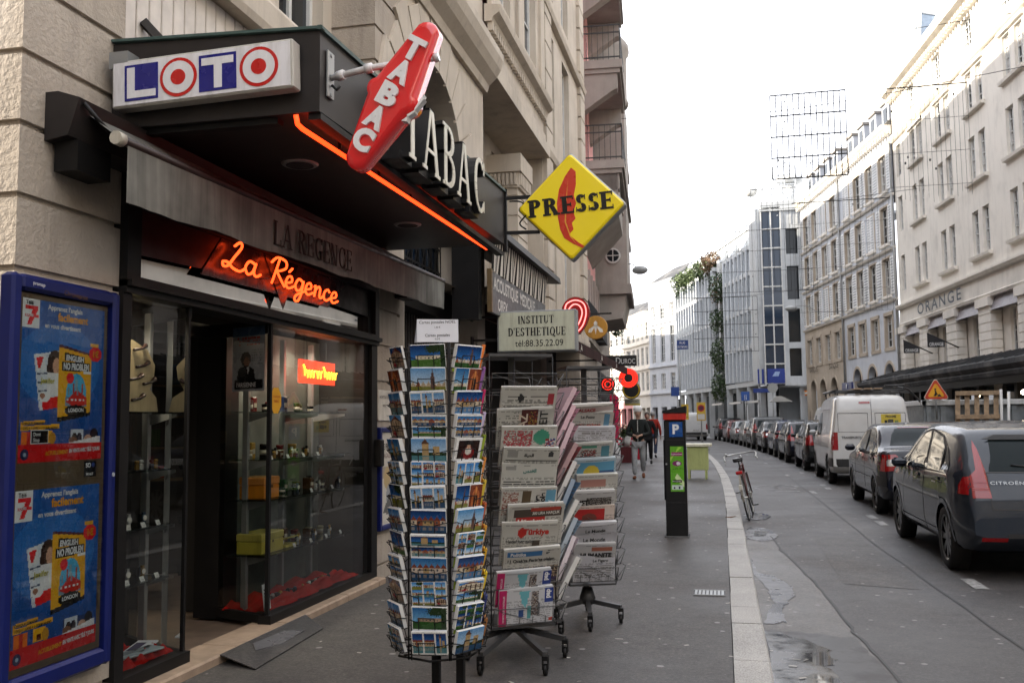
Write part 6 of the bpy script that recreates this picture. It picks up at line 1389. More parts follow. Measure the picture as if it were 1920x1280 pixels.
for r in range(0, 9):
 z = .31 + r * .13; tl = radians(10); w = -u3 * sin(tl) + V((0, 0, cos(tl))); W_ = .3; c = ['#b9bcc4', '#8fa4b0', '#c0c0c4', '#b0b4ba', '#c4c4c8', '#7f96a8', '#b9b6ae', '#a86a78', '#7d2f34'][r]
 newspaper(RB - u3 * (h3 + .006) - n3 * (W_ / 2) + V((0, 0, z)), n3, w, W_, .24, dict(base=c, draw=[LN(.05, .1, .95, .9, 8, '#66686c')]), f'folded paper on the left side of the rear wire rack, {ORD[8 - r]} from the top', 'newspapers on the side of the rear rack', .03)
# ------------------------------------------------------------------ right-hand houses
_WT = {}
def winmesh(key, build):
 if key not in _WT: _WT[key] = build()
 return _WT[key]
def win_template(w_, h, style):
 """meshes of a window at the local origin: u = +X, outside = -Y"""
 f = B('window_white'); fr = .055
 def slab(a0, a1, z0, z1, d0, d1, c=None, mat=None): f.box((a0, d0, z0), (a1, d1, z1), c, mat)
 slab(0, fr, 0, h, .1, .15); slab(w_ - fr, w_, 0, h, .1, .15); slab(fr, w_ - fr, 0, fr, .1, .148); slab(fr, w_ - fr, h - fr, h, .1, .148); slab(w_ / 2 - .03, w_ / 2 + .03, fr, h - fr, .1, .144)
 for k in (1, 2, 3): slab(fr, w_ - fr, h * k / 4 - .014, h * k / 4 + .014, .1, .138)
 if style == 'sill': slab(-.08, w_ + .08, -.12, 0, -.12, .1, mat='sandstone')
 p = B('window_pane'); p.poly([(fr * .5, .135, fr * .5), (w_ - fr * .5, .135, fr * .5), (w_ - fr * .5, .135, h - fr * .5), (fr * .5, .135, h - fr * .5)])
 k = RND.random()
 if k < .6: p.poly([(fr, .132, fr), (w_ * .3, .132, fr), (w_ * RND.uniform(.15, .3), .132, h - fr), (fr, .132, h - fr)], mat='net_curtain')
 if k < .35: p.poly([(w_ * .7, .132, fr), (w_ - fr, .132, fr), (w_ - fr, .132, h - fr), (w_ * .8, .132, h - fr)], mat='net_curtain')
 if k > .75: z = h * RND.uniform(.35, .8); p.poly([(fr, .131, z), (w_ - fr, .131, z), (w_ - fr, .131, h - fr), (fr, .131, h - fr)], mat='roller_blind')
 sh = None
 if style == 'shutter':
  sh = B('satin', (.8, .8, .79))
  sh.box((0, -.05, 0), (w_ * .48, 0, h))
  for k in range(12): sh.box((w_ * .07, -.054, h * .05 + k * h * .078), (w_ * .41, -.05, h * .05 + k * h * .078 + h * .05), (.3, .31, .32))  # darker slats painted for the shade between the louvres
 def mk(b, nm): o = b.build(nm); me = o.data; bpy.data.objects.remove(o); return me
 return mk(f, 'window'), mk(p, 'pane'), (mk(sh, 'shutter') if sh else None)
plain('net_curtain', (.45, .44, .42), .8, var=.4); plain('roller_blind', (.36, .33, .3), .7, var=.2)
plain('shutter', (.8, .8, .79), .6)
def put(name, me, parent, loc, rz=0):
 o = bpy.data.objects.new(name, me); COL.objects.link(o); o.parent = parent; o.location = loc; o.rotation_euler = (0, 0, rz); return o
def row(parent, O, u, specs, w_, h, z, style='plain', var=0):
 """windows of one size along a facade; specs are their distances along it"""
 u = V((u[0], u[1])).normalized(); n = V((u.y, -u.x)); rz = atan2(u.y, u.x)
 f, p, s = winmesh((w_, h, style, var), lambda: win_template(w_, h, style))
 base = parent.location
 for a in specs:
  f, p, s = winmesh((w_, h, style, RND.randrange(4)), lambda: win_template(w_, h, style))
  W = put('window', f, parent, (O[0] + u.x * a - base.x, O[1] + u.y * a - base.y, z - base.z), rz)
  put('pane', p, W, (0, 0, 0))
  if s:
   op = RND.random()
   for sd in (0, 1):
    if op < .25:   # half closed
     put('shutter', s, W, (0 if sd == 0 else w_ * .52, 0, 0))
    else:
     put('shutter', s, W, (-w_ * .5 - .09 if sd == 0 else w_ * 1.02 + .09, 0, 0))
AO = (8.1, 45.3); ang = radians(5.5); UO = (sin(ang), -cos(ang)); LO = 46
def PO(a, d=0, z=0): return (AO[0] + UO[0] * a + UO[1] * d, AO[1] + UO[1] * a - UO[0] * d, z)   # d > 0 towards the street
t = thing('cream_store', 'long cream department store with paired windows, rusticated pilasters and black lettering', 'building', PO(10))
pairs = [3.35 + 3.4 * k for k in range(13)]
w1 = .62
holes = []
for c in pairs:
 for (z0, z1) in ((7.15, 8.75), (9.85, 11.45), (12.4, 13.85)):
  holes += [(c - .8, c - .8 + w1, z0, z1), (c + .18, c + .18 + w1, z0, z1)]
 holes += [(c + .1 - 1.05, c + .1 - .05, 14.75, 15.85)]
holes += [(.45, .45 + w1, z0, z1) for z0, z1 in ((7.15, 8.75), (9.85, 11.45), (12.4, 13.85))]
b = B('render_cream'); facade(b, AO, UO, LO, 6.35, 16.3, holes, .16)
b.poly([PO(0, 0, 0), PO(0, -12, 0), PO(0, -12, 16.3), PO(0, 0, 16.3)]); b.build('wall', t)
b = B('render_cream')
def mo(a0, a1, prof, mat=None): moulding(b, AO, UO, a0, a1, prof, mat)
mo(0, LO, [(-.02, 14.1), (.1, 14.12), (.2, 14.22), (.22, 14.34), (-.02, 14.4)])
mo(0, LO, [(-.02, 15.95), (.12, 16.0), (.14, 16.15), (.45, 16.3), (.52, 16.5), (.52, 16.6), (-.02, 16.62)])
for k in range(150): b.prism([PO(.1 + k * .3, .12, 15.98), PO(.25 + k * .3, .12, 15.98), PO(.25 + k * .3, .12, 16.14), PO(.1 + k * .3, .12, 16.14)], (UO[1] * .16, -UO[0] * .16, 0))
mo(0, LO, [(-.02, 6.3), (.16, 6.34), (.22, 6.44), (.22, 6.52), (-.02, 6.56)])
mo(0, LO, [(-.3, 5.55), (.06, 5.55), (.1, 5.66), (.06, 5.7), (.04, 6.3), (-.3, 6.3)])
for c in pairs:
 for z in (7.05, 9.75, 12.3): mo(c - .95, c + .95, [(-.02, z - .06), (.14, z - .04), (.16, z + .06), (-.02, z + .09)])
 mo(c - 1.0, c + 1.0, [(-.02, 13.9), (.1, 13.92), (.1, 14.02), (-.02, 14.05)])
b.build('cornice', t)
for z, h in ((7.15, 1.6), (9.85, 1.6), (12.4, 1.45)):
 row(t, AO, UO, [.45] + [c - .8 for c in pairs[:8]] + [c + .18 for c in pairs[:8]], w1, h, z, 'plain')
row(t, AO, UO, [c - .95 for c in pairs[:8]], 1.0, 1.1, 14.75, 'plain')
for c in [.1] + pairs:
 b = B('render_cream'); z = 3.2
 while z < 5.2: b.prism([PO(c - .55, -.32, z), PO(c + .55, -.32, z), PO(c + .55, -.32, z + .27), PO(c - .55, -.32, z + .27)], (UO[1] * .38, -UO[0] * .38, 0)); z += .3
 b.prism([PO(c - .62, -.32, 5.25), PO(c + .62, -.32, 5.25), PO(c + .62, -.32, 5.55), PO(c - .62, -.32, 5.55)], (UO[1] * .46, -UO[0] * .46, 0)); b.prism([PO(c - .5, -.32, 3.2), PO(c + .5, -.32, 3.2), PO(c + .5, -.32, 5.25), PO(c - .5, -.32, 5.25)], (UO[1] * .34, -UO[0] * .34, 0)); b.build('pilaster', t)
b = B('render_cream'); OI = PO(0, -.36); facade(b, OI, UO, LO, 3.0, 5.56, [(c + 1.15 + k * .65, c + 1.15 + k * .65 + .5, 3.55, 5.1) for c in pairs for k in (0, 1)], .15); b.build('first_floor_wall', t)
row(t, OI, UO, [c + 1.15 + k * .65 for c in pairs[:7] for k in (0, 1)], .5, 1.55, 3.55, 'plain')
for c in [0.2] + pairs[:8]:
 b = B('satin', hx('#8b8589')); b.prism([PO(c + .62, .0, 5.15), PO(c + 2.8, .0, 5.15), PO(c + 2.8, .0, 5.54), PO(c + .62, .0, 5.54)], (0, 0, 0.0)) if 0 else b.poly([PO(c + .6, .06, 5.08), PO(c + 2.82, .06, 5.08), PO(c + 2.82, -.1, 5.54), PO(c + .6, -.1, 5.54)]); b.poly([PO(c + .6, .06, 5.08), PO(c + .6, -.1, 5.54), PO(c + .6, -.34, 5.5), PO(c + .6, -.34, 5.08)]); b.build('blind', t)
b = B('matte', hx('#5f646a'))
q = PO(3.1, .12, 5.78); b.text('ORANGE', q, (UO[0], UO[1], 0), (0, 0, 1), .46, depth=.05, sp=1.3, sx=1.7, bold=.01); b.build('lettering', t)
b = B('dark_slate')                                      # glass marquee with ribbed roof
b.prism([PO(-.6, 0, 3.55), PO(-.6, 1.7, 3.1), PO(-.6, 1.75, 3.02), PO(-.6, 0, 3.3)], (UO[0] * (LO), UO[1] * LO, 0))
for k in range(60): b.prism([PO(-.5 + k * .75, .05, 3.56), PO(-.5 + k * .75, 1.7, 3.115), PO(-.5 + k * .75, 1.7, 3.16), PO(-.5 + k * .75, .05, 3.61)], (UO[0] * .05, UO[1] * .05, 0))
mo2 = lambda prof, mat: moulding(b, AO, UO, -.65, LO - .7, prof, mat)
mo2([(1.68, 2.62), (1.82, 2.62), (1.86, 2.74), (1.8, 2.78), (1.9, 2.92), (1.9, 3.06), (1.68, 3.1)], 'dark_slate'); mo2([(1.6, 2.4), (1.66, 2.4), (1.7, 2.62), (1.6, 2.62)], 'black_metal')
b.build('marquee', t)
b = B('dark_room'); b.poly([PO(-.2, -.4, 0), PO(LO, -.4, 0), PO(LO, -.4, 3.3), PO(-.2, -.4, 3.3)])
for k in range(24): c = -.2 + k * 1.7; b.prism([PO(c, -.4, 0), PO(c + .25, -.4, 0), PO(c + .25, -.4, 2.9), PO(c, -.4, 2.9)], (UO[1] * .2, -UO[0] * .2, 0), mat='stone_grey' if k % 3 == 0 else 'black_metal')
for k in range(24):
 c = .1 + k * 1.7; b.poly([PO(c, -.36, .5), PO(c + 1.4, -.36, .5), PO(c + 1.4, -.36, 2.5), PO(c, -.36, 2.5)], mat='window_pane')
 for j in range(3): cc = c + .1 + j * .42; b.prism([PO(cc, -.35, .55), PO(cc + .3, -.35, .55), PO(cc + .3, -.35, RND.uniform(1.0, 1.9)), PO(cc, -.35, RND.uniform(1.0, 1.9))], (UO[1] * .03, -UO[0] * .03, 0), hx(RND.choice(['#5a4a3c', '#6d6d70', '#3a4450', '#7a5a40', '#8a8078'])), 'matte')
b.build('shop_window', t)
for c, z, l in ((13.2, 2.2, 'spot_lit'), (14.9, 2.15, 'lamp_warm'), (9.3, 2.2, 'lamp_warm')):
 b = B(l); b.ball(PO(c, .1, z), .08, 10, 6); b.build('lamp', t)
b = B('dark_slate'); b.prism([PO(0, .3, 16.62), PO(0, -2.2, 18.6), PO(0, -9, 19.6), PO(0, -12, 16.6)], (UO[0] * LO, UO[1] * LO, 0)); b.build('roof', t)
plain('sky_glass', (.3, .36, .42), .08, metal=.0)
for k in range(7):
 c = 2.2 + k * 3.4; b = B('sky_glass'); A_, B_, C_, D_ = PO(c - .9, -.35, 16.7), PO(c + .9, -.35, 16.7), PO(c, -.8, 19.4), PO(c, -3, 18.9)
 b.poly([A_, B_, C_]); b.poly([A_, C_, D_]); b.poly([B_, D_, C_])
 for p, q in ((A_, C_), (B_, C_), (C_, D_)): b.bar(p, q, .12, mat='window_white')
 b.build('skylight', t)
for c, lb in ((4.3, 'black sloping pennant on the cream store nearest the shuttered houses'), (7.4, 'black sloping pennant on the cream store farther from the shuttered houses')):
 t2 = thing('shop_pennant', lb, 'flag', PO(c, 0, 3.6), group='black pennants on the cream store')
 d0, d1 = V(PO(c, .02, 4.05)), V(PO(c, 1.15, 4.62))
 b = B('black_metal'); b.tube([d0, d1], .025, 6); b.build('pole', t2)
 b = B('satin', (.02, .02, .024)); e = d0 + (d1 - d0) * .45; b.prism([d1, e, V((e.x, e.y, 4.08)), V((d1.x, d1.y, 4.08))], (0, -.02, 0)); b.build('cloth', t2)
 b = B('satin', hx('#c9c9c9')); b.text('ORANGE', V((d1.x + .06, d1.y - .03, 4.13)), (1, 0, 0), (0, 0, 1), .13, depth=.004, maxw=.5, bold=.03); b.build('lettering', t2)
# two white houses with shutters
def house_pair(nm, label, O, u, L, wallmat, lowmat, cols, arches, arch_z, seed):
 t = thing(nm, label, 'house', (O[0] + u[0] * L / 2, O[1] + u[1] * L / 2, 0))
 def P(a, d=0, z=0): return (O[0] + u[0] * a + u[1] * d, O[1] + u[1] * a - u[0] * d, z)
 rows_ = ((12.15, 1.75), (9.65, 1.75), (7.2, 1.75)); ww = .95
 b = B(wallmat); hs = [(c, c + ww, z, z + h) for c in cols for z, h in rows_]
 facade(b, O, u, L, 6.9, 15.0, hs, .2, rmat='sandstone')
 for c in cols:
  for z, h in rows_:
   for a0, a1, z0, z1 in ((c - .1, c, z - .02, z + h + .1), (c + ww, c + ww + .1, z - .02, z + h + .1), (c, c + ww, z + h, z + h + .1)): b.prism([P(a0, 0, z0), P(a1, 0, z0), P(a1, 0, z1), P(a0, 0, z1)], (u[1] * .02, -u[0] * .02, 0), mat='sandstone')
 b.build('wall', t)
 b = B(lowmat); hs = [(c - .02, c + ww + .02, 4.75, 6.25) for c in cols]; ah = [(a - .62, a + .62, 0, arch_z) for a in arches]
 facade(b, O, u, L, 0, 6.9, hs + ah, .3, rmat='sandstone')
 for a in arches:
  for s_ in (-1, 1):
   q = [P(a + s_ * .62, .004, arch_z - .62)] + [P(a + s_ * .62 * cos(radians(k * 15)), .004, arch_z - .62 + .62 * sin(radians(k * 15))) for k in range(1, 7)] + [P(a + s_ * .62, .004, arch_z)]
   b.prism(q, (-u[1] * .3, u[0] * .3, 0))
  q = [(.62 * cos(radians(k * 12)), .62 * sin(radians(k * 12))) for k in range(16)]
  for (x0, y0), (x1, y1) in zip(q, q[1:]): b.prism([P(a + x0, 0, arch_z - .62 + y0), P(a + x1, 0, arch_z - .62 + y1), P(a + x1 * 1.22, 0, arch_z - .62 + y1 * 1.22), P(a + x0 * 1.22, 0, arch_z - .62 + y0 * 1.22)], (u[1] * .03, -u[0] * .03, 0), mat='sandstone')
 for c in cols:
  for a0, a1, z0, z1 in ((c - .14, c - .02, 4.6, 6.4), (c + ww + .02, c + ww + .14, 4.6, 6.4), (c - .14, c + ww + .14, 6.25, 6.42), (c - .2, c + ww + .2, 4.58, 4.74)): b.prism([P(a0, 0, z0), P(a1, 0, z0), P(a1, 0, z1), P(a0, 0, z1)], (u[1] * .04, -u[0] * .04, 0), mat='sandstone')
 b.build('lower_wall', t)
 b = B('render_cream')
 for z in (6.9, 9.3, 11.8): moulding(b, O, u, 0, L, [(-.02, z - .08), (.1, z - .05), (.14, z + .04), (-.02, z + .08)])
 moulding(b, O, u, 0, L, [(-.02, 14.6), (.12, 14.65), (.4, 14.9), (.45, 15.05), (-.02, 15.1)])
 for k in range(int(L / .35)): b.prism([P(.1 + k * .35, .1, 14.55), P(.25 + k * .35, .1, 14.55), P(.25 + k * .35, .1, 14.78), P(.1 + k * .35, .1, 14.78)], (u[1] * .2, -u[0] * .2, 0))
 for c in cols:
  for z, h in rows_: b.prism([P(c - .12, 0, z - .14), P(c + ww + .12, 0, z - .14), P(c + ww + .12, 0, z - .02), P(c - .12, 0, z - .02)], (u[1] * .12, -u[0] * .12, 0))
 b.build('cornice', t)
 for i, (z, h) in enumerate(rows_): row(t, O, u, cols, ww, h, z, 'shutter', seed)
 row(t, O, u, cols, ww, 1.5, 4.75, 'plain', seed)
 b = B('dark_room'); b.poly([P(0, -.9, 0), P(L, -.9, 0), P(L, -.9, 4.5), P(0, -.9, 4.5)]); b.build('arcade_shadow', t) if 0 else b.build('arcade_shade', t)  # near-black sheet stands in for the shade inside the arches
 b = B('dark_slate'); b.prism([P(0, .3, 15.05), P(0, -3, 18.2), P(0, -8, 18.4), P(0, -10, 15)], (u[0] * L, u[1] * L, 0)); b.build('roof', t)
 for k in range(4):
  c = .9 + k * (L - 1) / 4; b = B(wallmat); b.prism([P(c, -.3, 15.2), P(c + .9, -.3, 15.2), P(c + .9, -.3, 16.5), P(c, -.3, 16.5)], (-u[1] * 2, u[0] * 2, 0)); b.prism([P(c - .1, -.2, 16.5), P(c + 1.0, -.2, 16.5), P(c + 1.0, -.2, 16.62), P(c - .1, -.2, 16.62)], (-u[1] * 2, u[0] * 2, 0), mat='stone_grey'); b.prism([P(c + .2, -.28, 15.4), P(c + .7, -.28, 15.4), P(c + .7, -.28, 16.3), P(c + .2, -.28, 16.3)], (u[1] * .01, -u[0] * .01, 0), mat='window_pane'); b.build('dormer', t)
 b = B('steel'); b.tube([P(L - .05, .08, 0), P(L - .05, .08, 14.6)], .06, 6); b.build('downpipe', t)
 return P, t
ub = (sin(radians(10)), -cos(radians(10)))
O2 = (5.25, 61.3); Lh = 8.05
O1 = (O2[0] + ub[0] * Lh, O2[1] + ub[1] * Lh)
P2, h2 = house_pair('shuttered_house', 'pale house with grey shutters and three sandstone arches, next to the modern corner block', O2, ub, Lh, 'render_white', 'sandstone', [.65, 2.55, 4.45, 6.3], [1.6, 3.6, 5.8], 3.75, 1)
P1, h1 = house_pair('shuttered_house', 'pale blue-white house with shutters and two round arches, next to the cream store', O1, ub, 8.1, 'render_white', 'render_white', [.7, 2.5, 4.4, 6.3], [1.9, 4.2, 6.6], 4.0, 2)
b = B('matte', hx('#4a4640'))
for a in (1.1, 5.2): b.text('BANQUE', P2(a, .06, 4.25), (ub[0], ub[1], 0), (0, 0, 1), .32, depth=.02, maxw=1.7)
b.build('lettering', h2)
b = B('satin', hx('#1d2c66')); b.prism([P1(1.1, .5, 2.9), P1(2.7, .5, 2.9), P1(2.7, .5, 3.3), P1(1.1, .5, 3.3)], (ub[1] * .1, -ub[0] * .1, 0)); b.lathe([(.12, 0), (.12, .02)], 12, P1(1.9, .62, 3.1), 'x', WHITE); tag(b.build('shop_board', org=P1(1.9, .5, 2.9)), 'dark blue shop board hung in the arch of the blue-white house', 'sign')
# modern corner block with fins and hanging plants
MC = (3.0, 63.0); MF = (-3.9, 88.2); d = V((MC[0] - MF[0], MC[1] - MF[1])); ML = d.length; um = (d.x / ML, d.y / ML)
def PM(a, d=0, z=0): return (MF[0] + um[0] * a + um[1] * d, MF[1] + um[1] * a - um[0] * d, z)
t = thing('office_block', 'modern grey office block with vertical fins, hanging plants and a glazed corner tower', 'building', (1, 72, 0))
b = B('concrete'); b.poly([PM(0, -.7, 0), PM(ML, -.7, 0), PM(ML, -.7, 15), PM(0, -.7, 15)]); b.prism([PM(0, -.6, 15.2), PM(0, -10, 15.2), PM(0, -10, 15), PM(0, -.6, 15)], (um[0] * ML, um[1] * ML, 0))
for z in (3.7, 6.3, 8.9, 11.4, 13.2):
 for a0, a1 in ((0, 13.4), (16.2, 24.6)): b.prism([PM(a0, -.7, z), PM(a1, -.7, z), PM(a1, -.7, z + .3), PM(a0, -.7, z + .3)], (um[1] * .72, -um[0] * .72, 0))
b.prism([PM(13.4, -.7, 3.7), PM(14, -.7, 3.7), PM(14, -.7, 14), PM(13.4, -.7, 14)], (um[1] * .4, -um[0] * .4, 0)); b.prism([PM(24.6, -.7, 3.7), PM(ML - .2, -.7, 3.7), PM(ML - .2, -.7, 15.3), PM(24.6, -.7, 15.3)], (um[1] * 1.2, -um[0] * 1.2, 0))
b.build('wall', t)
plain('fin_grey', (.58, .61, .64), .5)
b = B('fin_grey')
for a0, a1 in ((0, 13.4), (16.2, 24.6)):
 a = a0 + .2
 while a < a1: b.prism([PM(a, -.3, 4.1), PM(a + .13, -.3, 4.1), PM(a + .13, -.3, 13.3), PM(a, -.3, 13.3)], (um[1] * .42, -um[0] * .42, 0)); a += .98
b.build('fin', t)
b = B('pane_blue')
for a0, a1 in ((0, 13.4), (16.2, 24.6)):
 for z in (4.15, 6.75, 9.35, 11.85): b.poly([PM(a0, -.3, z + .5), PM(a1, -.3, z + .5), PM(a1, -.3, z + (2.1 if z < 11 else 1.3)), PM(a0, -.3, z + (2.1 if z < 11 else 1.3))])
b.poly([PM(14, -.65, 4), PM(16.2, -.65, 4), PM(16.2, -.65, 13), PM(14, -.65, 13)]); b.build('glazing', t)
b = B('fin_grey')                                         # roof terrace frames
for k in range(9):
 a = .3 + k * 2.9; b.prism([PM(a, -.4, 13.6), PM(a + .5, -.4, 13.6), PM(a + .5, -1.6, 16.0), PM(a, -1.6, 16.0)], (um[1] * .3, -um[0] * .3, 0)); b.bar(PM(a, -1.6, 16.0), PM(a + 2.9, -1.6, 16.0), .12); b.bar(PM(a, -.9, 14.8), PM(a + 2.9, -.9, 14.8), .05)
b.build('terrace_frame', t)
for k in range(10): a = 1 + k * 2.6; b = B('concrete'); b.box(PM(a, .1, 0), (PM(a, .1, 0)[0] + .45, PM(a, .1, 0)[1] + .45, 3.75)); b.build('porch_column', t)
b = B('steel')
for a in (13.2, 18, 22): b = B('steel'); b.bar(PM(a, .3, 2.6), PM(a + 4, .6, 2.6), .14); b.build('porch_beam', t)
b = B('window_pane'); b.poly([PM(0, -.66, .3), PM(ML, -.66, .3), PM(ML, -.66, 3.4), PM(0, -.66, 3.4)]); b.build('ground_glazing', t)
# corner tower, facing the camera
b = B('concrete'); X0, X1, Yt = 2.85, 5.5, 63.0
facade(b, (X0 + 1.25, Yt), (1, 0), 1.4, 3.6, 15.5, [(.3, 1.05, 12.2, 13.9), (.3, 1.05, 9.2, 11.4), (.3, 1.05, 6.4, 8.6), (.3, 1.05, 4.2, 6.0)], .3)
b.box((X0, Yt + .05, 15.4), (X1, Yt + 6, 15.75)); b.box((X0 - .05, Yt - .1, 15.1), (X1 + .05, Yt + .3, 15.25)); b.box((X1 - .02, Yt + .3, 0), (X1, Yt + 8, 15.4)); b.box((X0 + .3, Yt + .4, 3.5), (X1, Yt + 6, 3.7)); b.box((X1 - .5, Yt + .6, 0), (X1, Yt + 1, 3.6)); b.box((X0 - .4, Yt + 3, 0), (X1 + 3, Yt + 3.3, 3.7)); b.box((X0 + .1, Yt + .2, 0), (X0 + .6, Yt + .7, 3.6)); b.build('tower', t)
b = B('pane_blue'); b.poly([(X0, Yt + .02, 3.6), (X0 + 1.25, Yt + .02, 3.6), (X0 + 1.25, Yt + .02, 15.1), (X0, Yt + .02, 15.1)]); b.poly([(X0, Yt + .02, 3.6), (X0, Yt + .02, 15.1), (X0 - .3, Yt + 1.2, 15.1), (X0 - .3, Yt + 1.2, 3.6)]); b.poly([(X0 + 1.3, Yt + .28, 3.8), (X1 - .1, Yt + .28, 3.8), (X1 - .1, Yt + .28, 15.1), (X0 + 1.3, Yt + .28, 15.1)], mat='window_pane'); b.build('glazing', t)
b = B('window_white')
for a in (0, .62, 1.25): b.box((X0 + a - .04, Yt - .06, 3.6), (X0 + a + .04, Yt + .015, 15.3))
for k in range(10): b.box((X0, Yt - .05, 3.7 + k * 1.27), (X0 + 1.25, Yt + .012, 3.79 + k * 1.27))
for k in range(3): b.box((X0 + 1.45 + k * .42, Yt - .02, 14.2), (X0 + 1.51 + k * .42, Yt + .2, 15.1))
b.build('mullion', t)
b = B('satin', hx('#22398a')); b.box((X0 + .1, Yt - .12, 3.75), (X0 + 1.2, Yt - .07, 4.7)); b.box((X0 - .5, Yt + .1, 3.75), (X0 - .1, Yt + .3, 4.7)); b.poly([(X0 + .4, Yt - .125, 4.2), (X0 + .8, Yt - .125, 4.2), (X0 + .9, Yt - .125, 4.5), (X0 + .6, Yt - .125, 4.5)], hx('#9ab0d8')); b.build('blue_sign', t)
b = B('satin', hx('#d07a2a')); b.box((5.2, 62.4, 2.9), (5.75, 62.45, 3.25)); b.box((5.2, 62.39, 3.0), (5.75, 62.4, 3.13), hx('#d8d4cc')); small('street_board', 'orange and white board at the corner of the glazed office tower', 'sign', b, (5.45, 62.4, 2.9))
b = B('window_white'); b.lathe([(.75, 17.6), (.9, 17.7), (.9, 18.0), (.3, 18.05)], 16, (5.0, 66, 0)); b.lathe([(.5, 15.7), (.45, 17.6)], 12, (5.0, 66, 0)); b.tube([(3.2, 66, 15.6), (3.2, 66, 19)], .05, 5); b.tube([(2.8, 66, 18.2), (3.6, 66, 18.0)], .05, 5); b.lathe([(.02, 0), (.45, .16)], 14, (2.4, 66, 17.3), 'y'); b.build('roof_mast', t)
b = B('fin_grey')                                         # open lattice over the tower
for x in (3.1, 3.8, 4.5, 5.2):
 for y in (63.6, 65.8): b.bar((x, y, 15.7), (x, y, 18.2), .07)
for z in (16.3, 17.0, 17.6, 18.2):
 for y in (63.6, 65.8): b.bar((3.1, y, z), (5.2, y, z), .05)
 for x in (3.1, 5.2): b.bar((x, 63.6, z), (x, 65.8, z), .05)
b.bar((3.1, 63.6, 15.7), (5.2, 63.6, 18.2), .05); b.bar((3.1, 63.6, 18.2), (2.0, 63.6, 19.4), .06); b.build('roof_lattice', t)
# hanging plants on that block
plain('leaf_green', (.05, .085, .03), .6, var=.5, scale=3); plain('leaf_lime', (.09, .125, .04), .6, var=.4, scale=3); plain('leaf_rust', (.17, .1, .05), .6, var=.4, scale=3)
def clump(b, c, r, n, mat, size=.12):
 for _ in range(n):
  while True:
   q = V((RND.uniform(-1, 1), RND.uniform(-1, 1), RND.uniform(-1, 1)))
   if q.length < 1: break
  o = V(c) + V((q.x * r[0], q.y * r[1], q.z * r[2])); a = V((RND.gauss(0, 1), RND.gauss(0, 1), RND.gauss(0, 1))).normalized(); e = a.orthogonal().normalized(); s_ = size * RND.uniform(.6, 1.3)
  b.poly([o - a * s_, o + e * s_ * .45, o + a * s_, o - e * s_ * .45], mat=mat)
for k, (z, r, n) in enumerate(((11.6, 1.25, 420), (9.1, 1.0, 330), (6.4, 1.35, 480), (4.0, 1.2, 420))):
 b = B('leaf_green'); clump(b, PM(15.1, .15, z), (.75, .75, r), n, 'leaf_green', .14); clump(b, PM(15.1, .3, z - .4), (.5, .5, r), n // 4, 'leaf_rust' if k == 0 else 'leaf_lime', .12)
 tag(b.build('hanging_plant', org=PM(15.1, 0, z - r)), f'bushy green plant spilling from the recess of the office block, {ORD[k]} from the top', 'plant', 'plants hanging on the office block')
for k, (a, mt, nm) in enumerate(((1.5, 'leaf_lime', 'lime green'), (4.2, 'leaf_lime', 'lime green'), (7.0, 'leaf_lime', 'lime green'), (10, 'leaf_lime', 'lime green'), (12.6, 'leaf_rust', 'rust red'))):
 b = B(mt); clump(b, PM(a, -.2, 13.9), (1.1, .6, 1.0), 420, mt, .16); clump(b, PM(a, -.1, 13.2), (.8, .5, .8), 120, 'leaf_green', .14)
 tag(b.build('terrace_bush', org=PM(a, -.2, 13)), f'{nm} bush on the roof terrace of the office block, {ORD[k]} from its far end', 'bush', 'bushes on the roof terrace')
# far curved row closing the view
def farhouse(p0, p1, z1, mat, nw, nm, label, rows_, lowmat=None, depth=8):
 d = V((p1[0] - p0[0], p1[1] - p0[1])); L = d.length; u = (d.x / L, d.y / L); t = thing(nm, label, 'building', ((p0[0] + p1[0]) / 2, (p0[1] + p1[1]) / 2, 0))
 cols = [L * (k + .5) / nw - .5 for k in range(nw)]; b = B(mat); facade(b, p0, u, L, 3.4, z1, [(c, c + .95, z, z + h) for c in cols for z, h in rows_], .2); b.build('wall', t)
 b = B(lowmat or mat); facade(b, p0, u, L, 0, 3.4, [(c - .1, c + 1.1, 0, 2.7) for c in cols], .4); b.build('lower_wall', t)
 b = B(mat)
 for z, _ in rows_: moulding(b, p0, u, 0, L, [(-.02, z - .5), (.15, z - .45), (.15, z - .3), (-.02, z - .28)])
 moulding(b, p0, u, 0, L, [(-.02, z1 - .3), (.3, z1), (.5, z1 + .2), (-.02, z1 + .25)]); b.build('cornice', t)
 for z, h in rows_: row(t, p0, u, cols, .95, h, z, 'plain', 5)
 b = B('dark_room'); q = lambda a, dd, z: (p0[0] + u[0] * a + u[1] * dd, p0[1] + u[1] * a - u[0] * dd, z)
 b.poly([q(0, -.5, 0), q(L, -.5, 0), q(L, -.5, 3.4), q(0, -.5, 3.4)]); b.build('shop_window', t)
 b = B('dark_slate'); b.prism([q(0, .3, z1 + .2), q(0, -3, z1 + 2.2), q(0, -depth, z1 + 2.4), q(0, -depth, z1)], (u[0] * L, u[1] * L, 0)); b.build('roof', t)
 return t
farhouse((-9.2, 99.5), (-6.9, 93.6), 12.2, 'render_cream', 4, 'curved_house', 'pale stone house on the far bend, next to the white narrow block', ((4.4, 1.9), (7.0, 1.8), (9.6, 1.7)))
farhouse((-13.0, 106), (-9.2, 99.5), 12.2, 'render_cream', 5, 'curved_house', 'pale stone house with a reddish ground floor on the far bend', ((4.4, 1.9), (7.0, 1.8), (9.6, 1.7)), 'render_pink')
farhouse((-19, 112), (-13.0, 106), 12.2, 'render_cream', 6, 'curved_house', 'farthest pale stone house where the street bends out of sight', ((4.4, 1.9), (7.0, 1.8), (9.6, 1.7)))
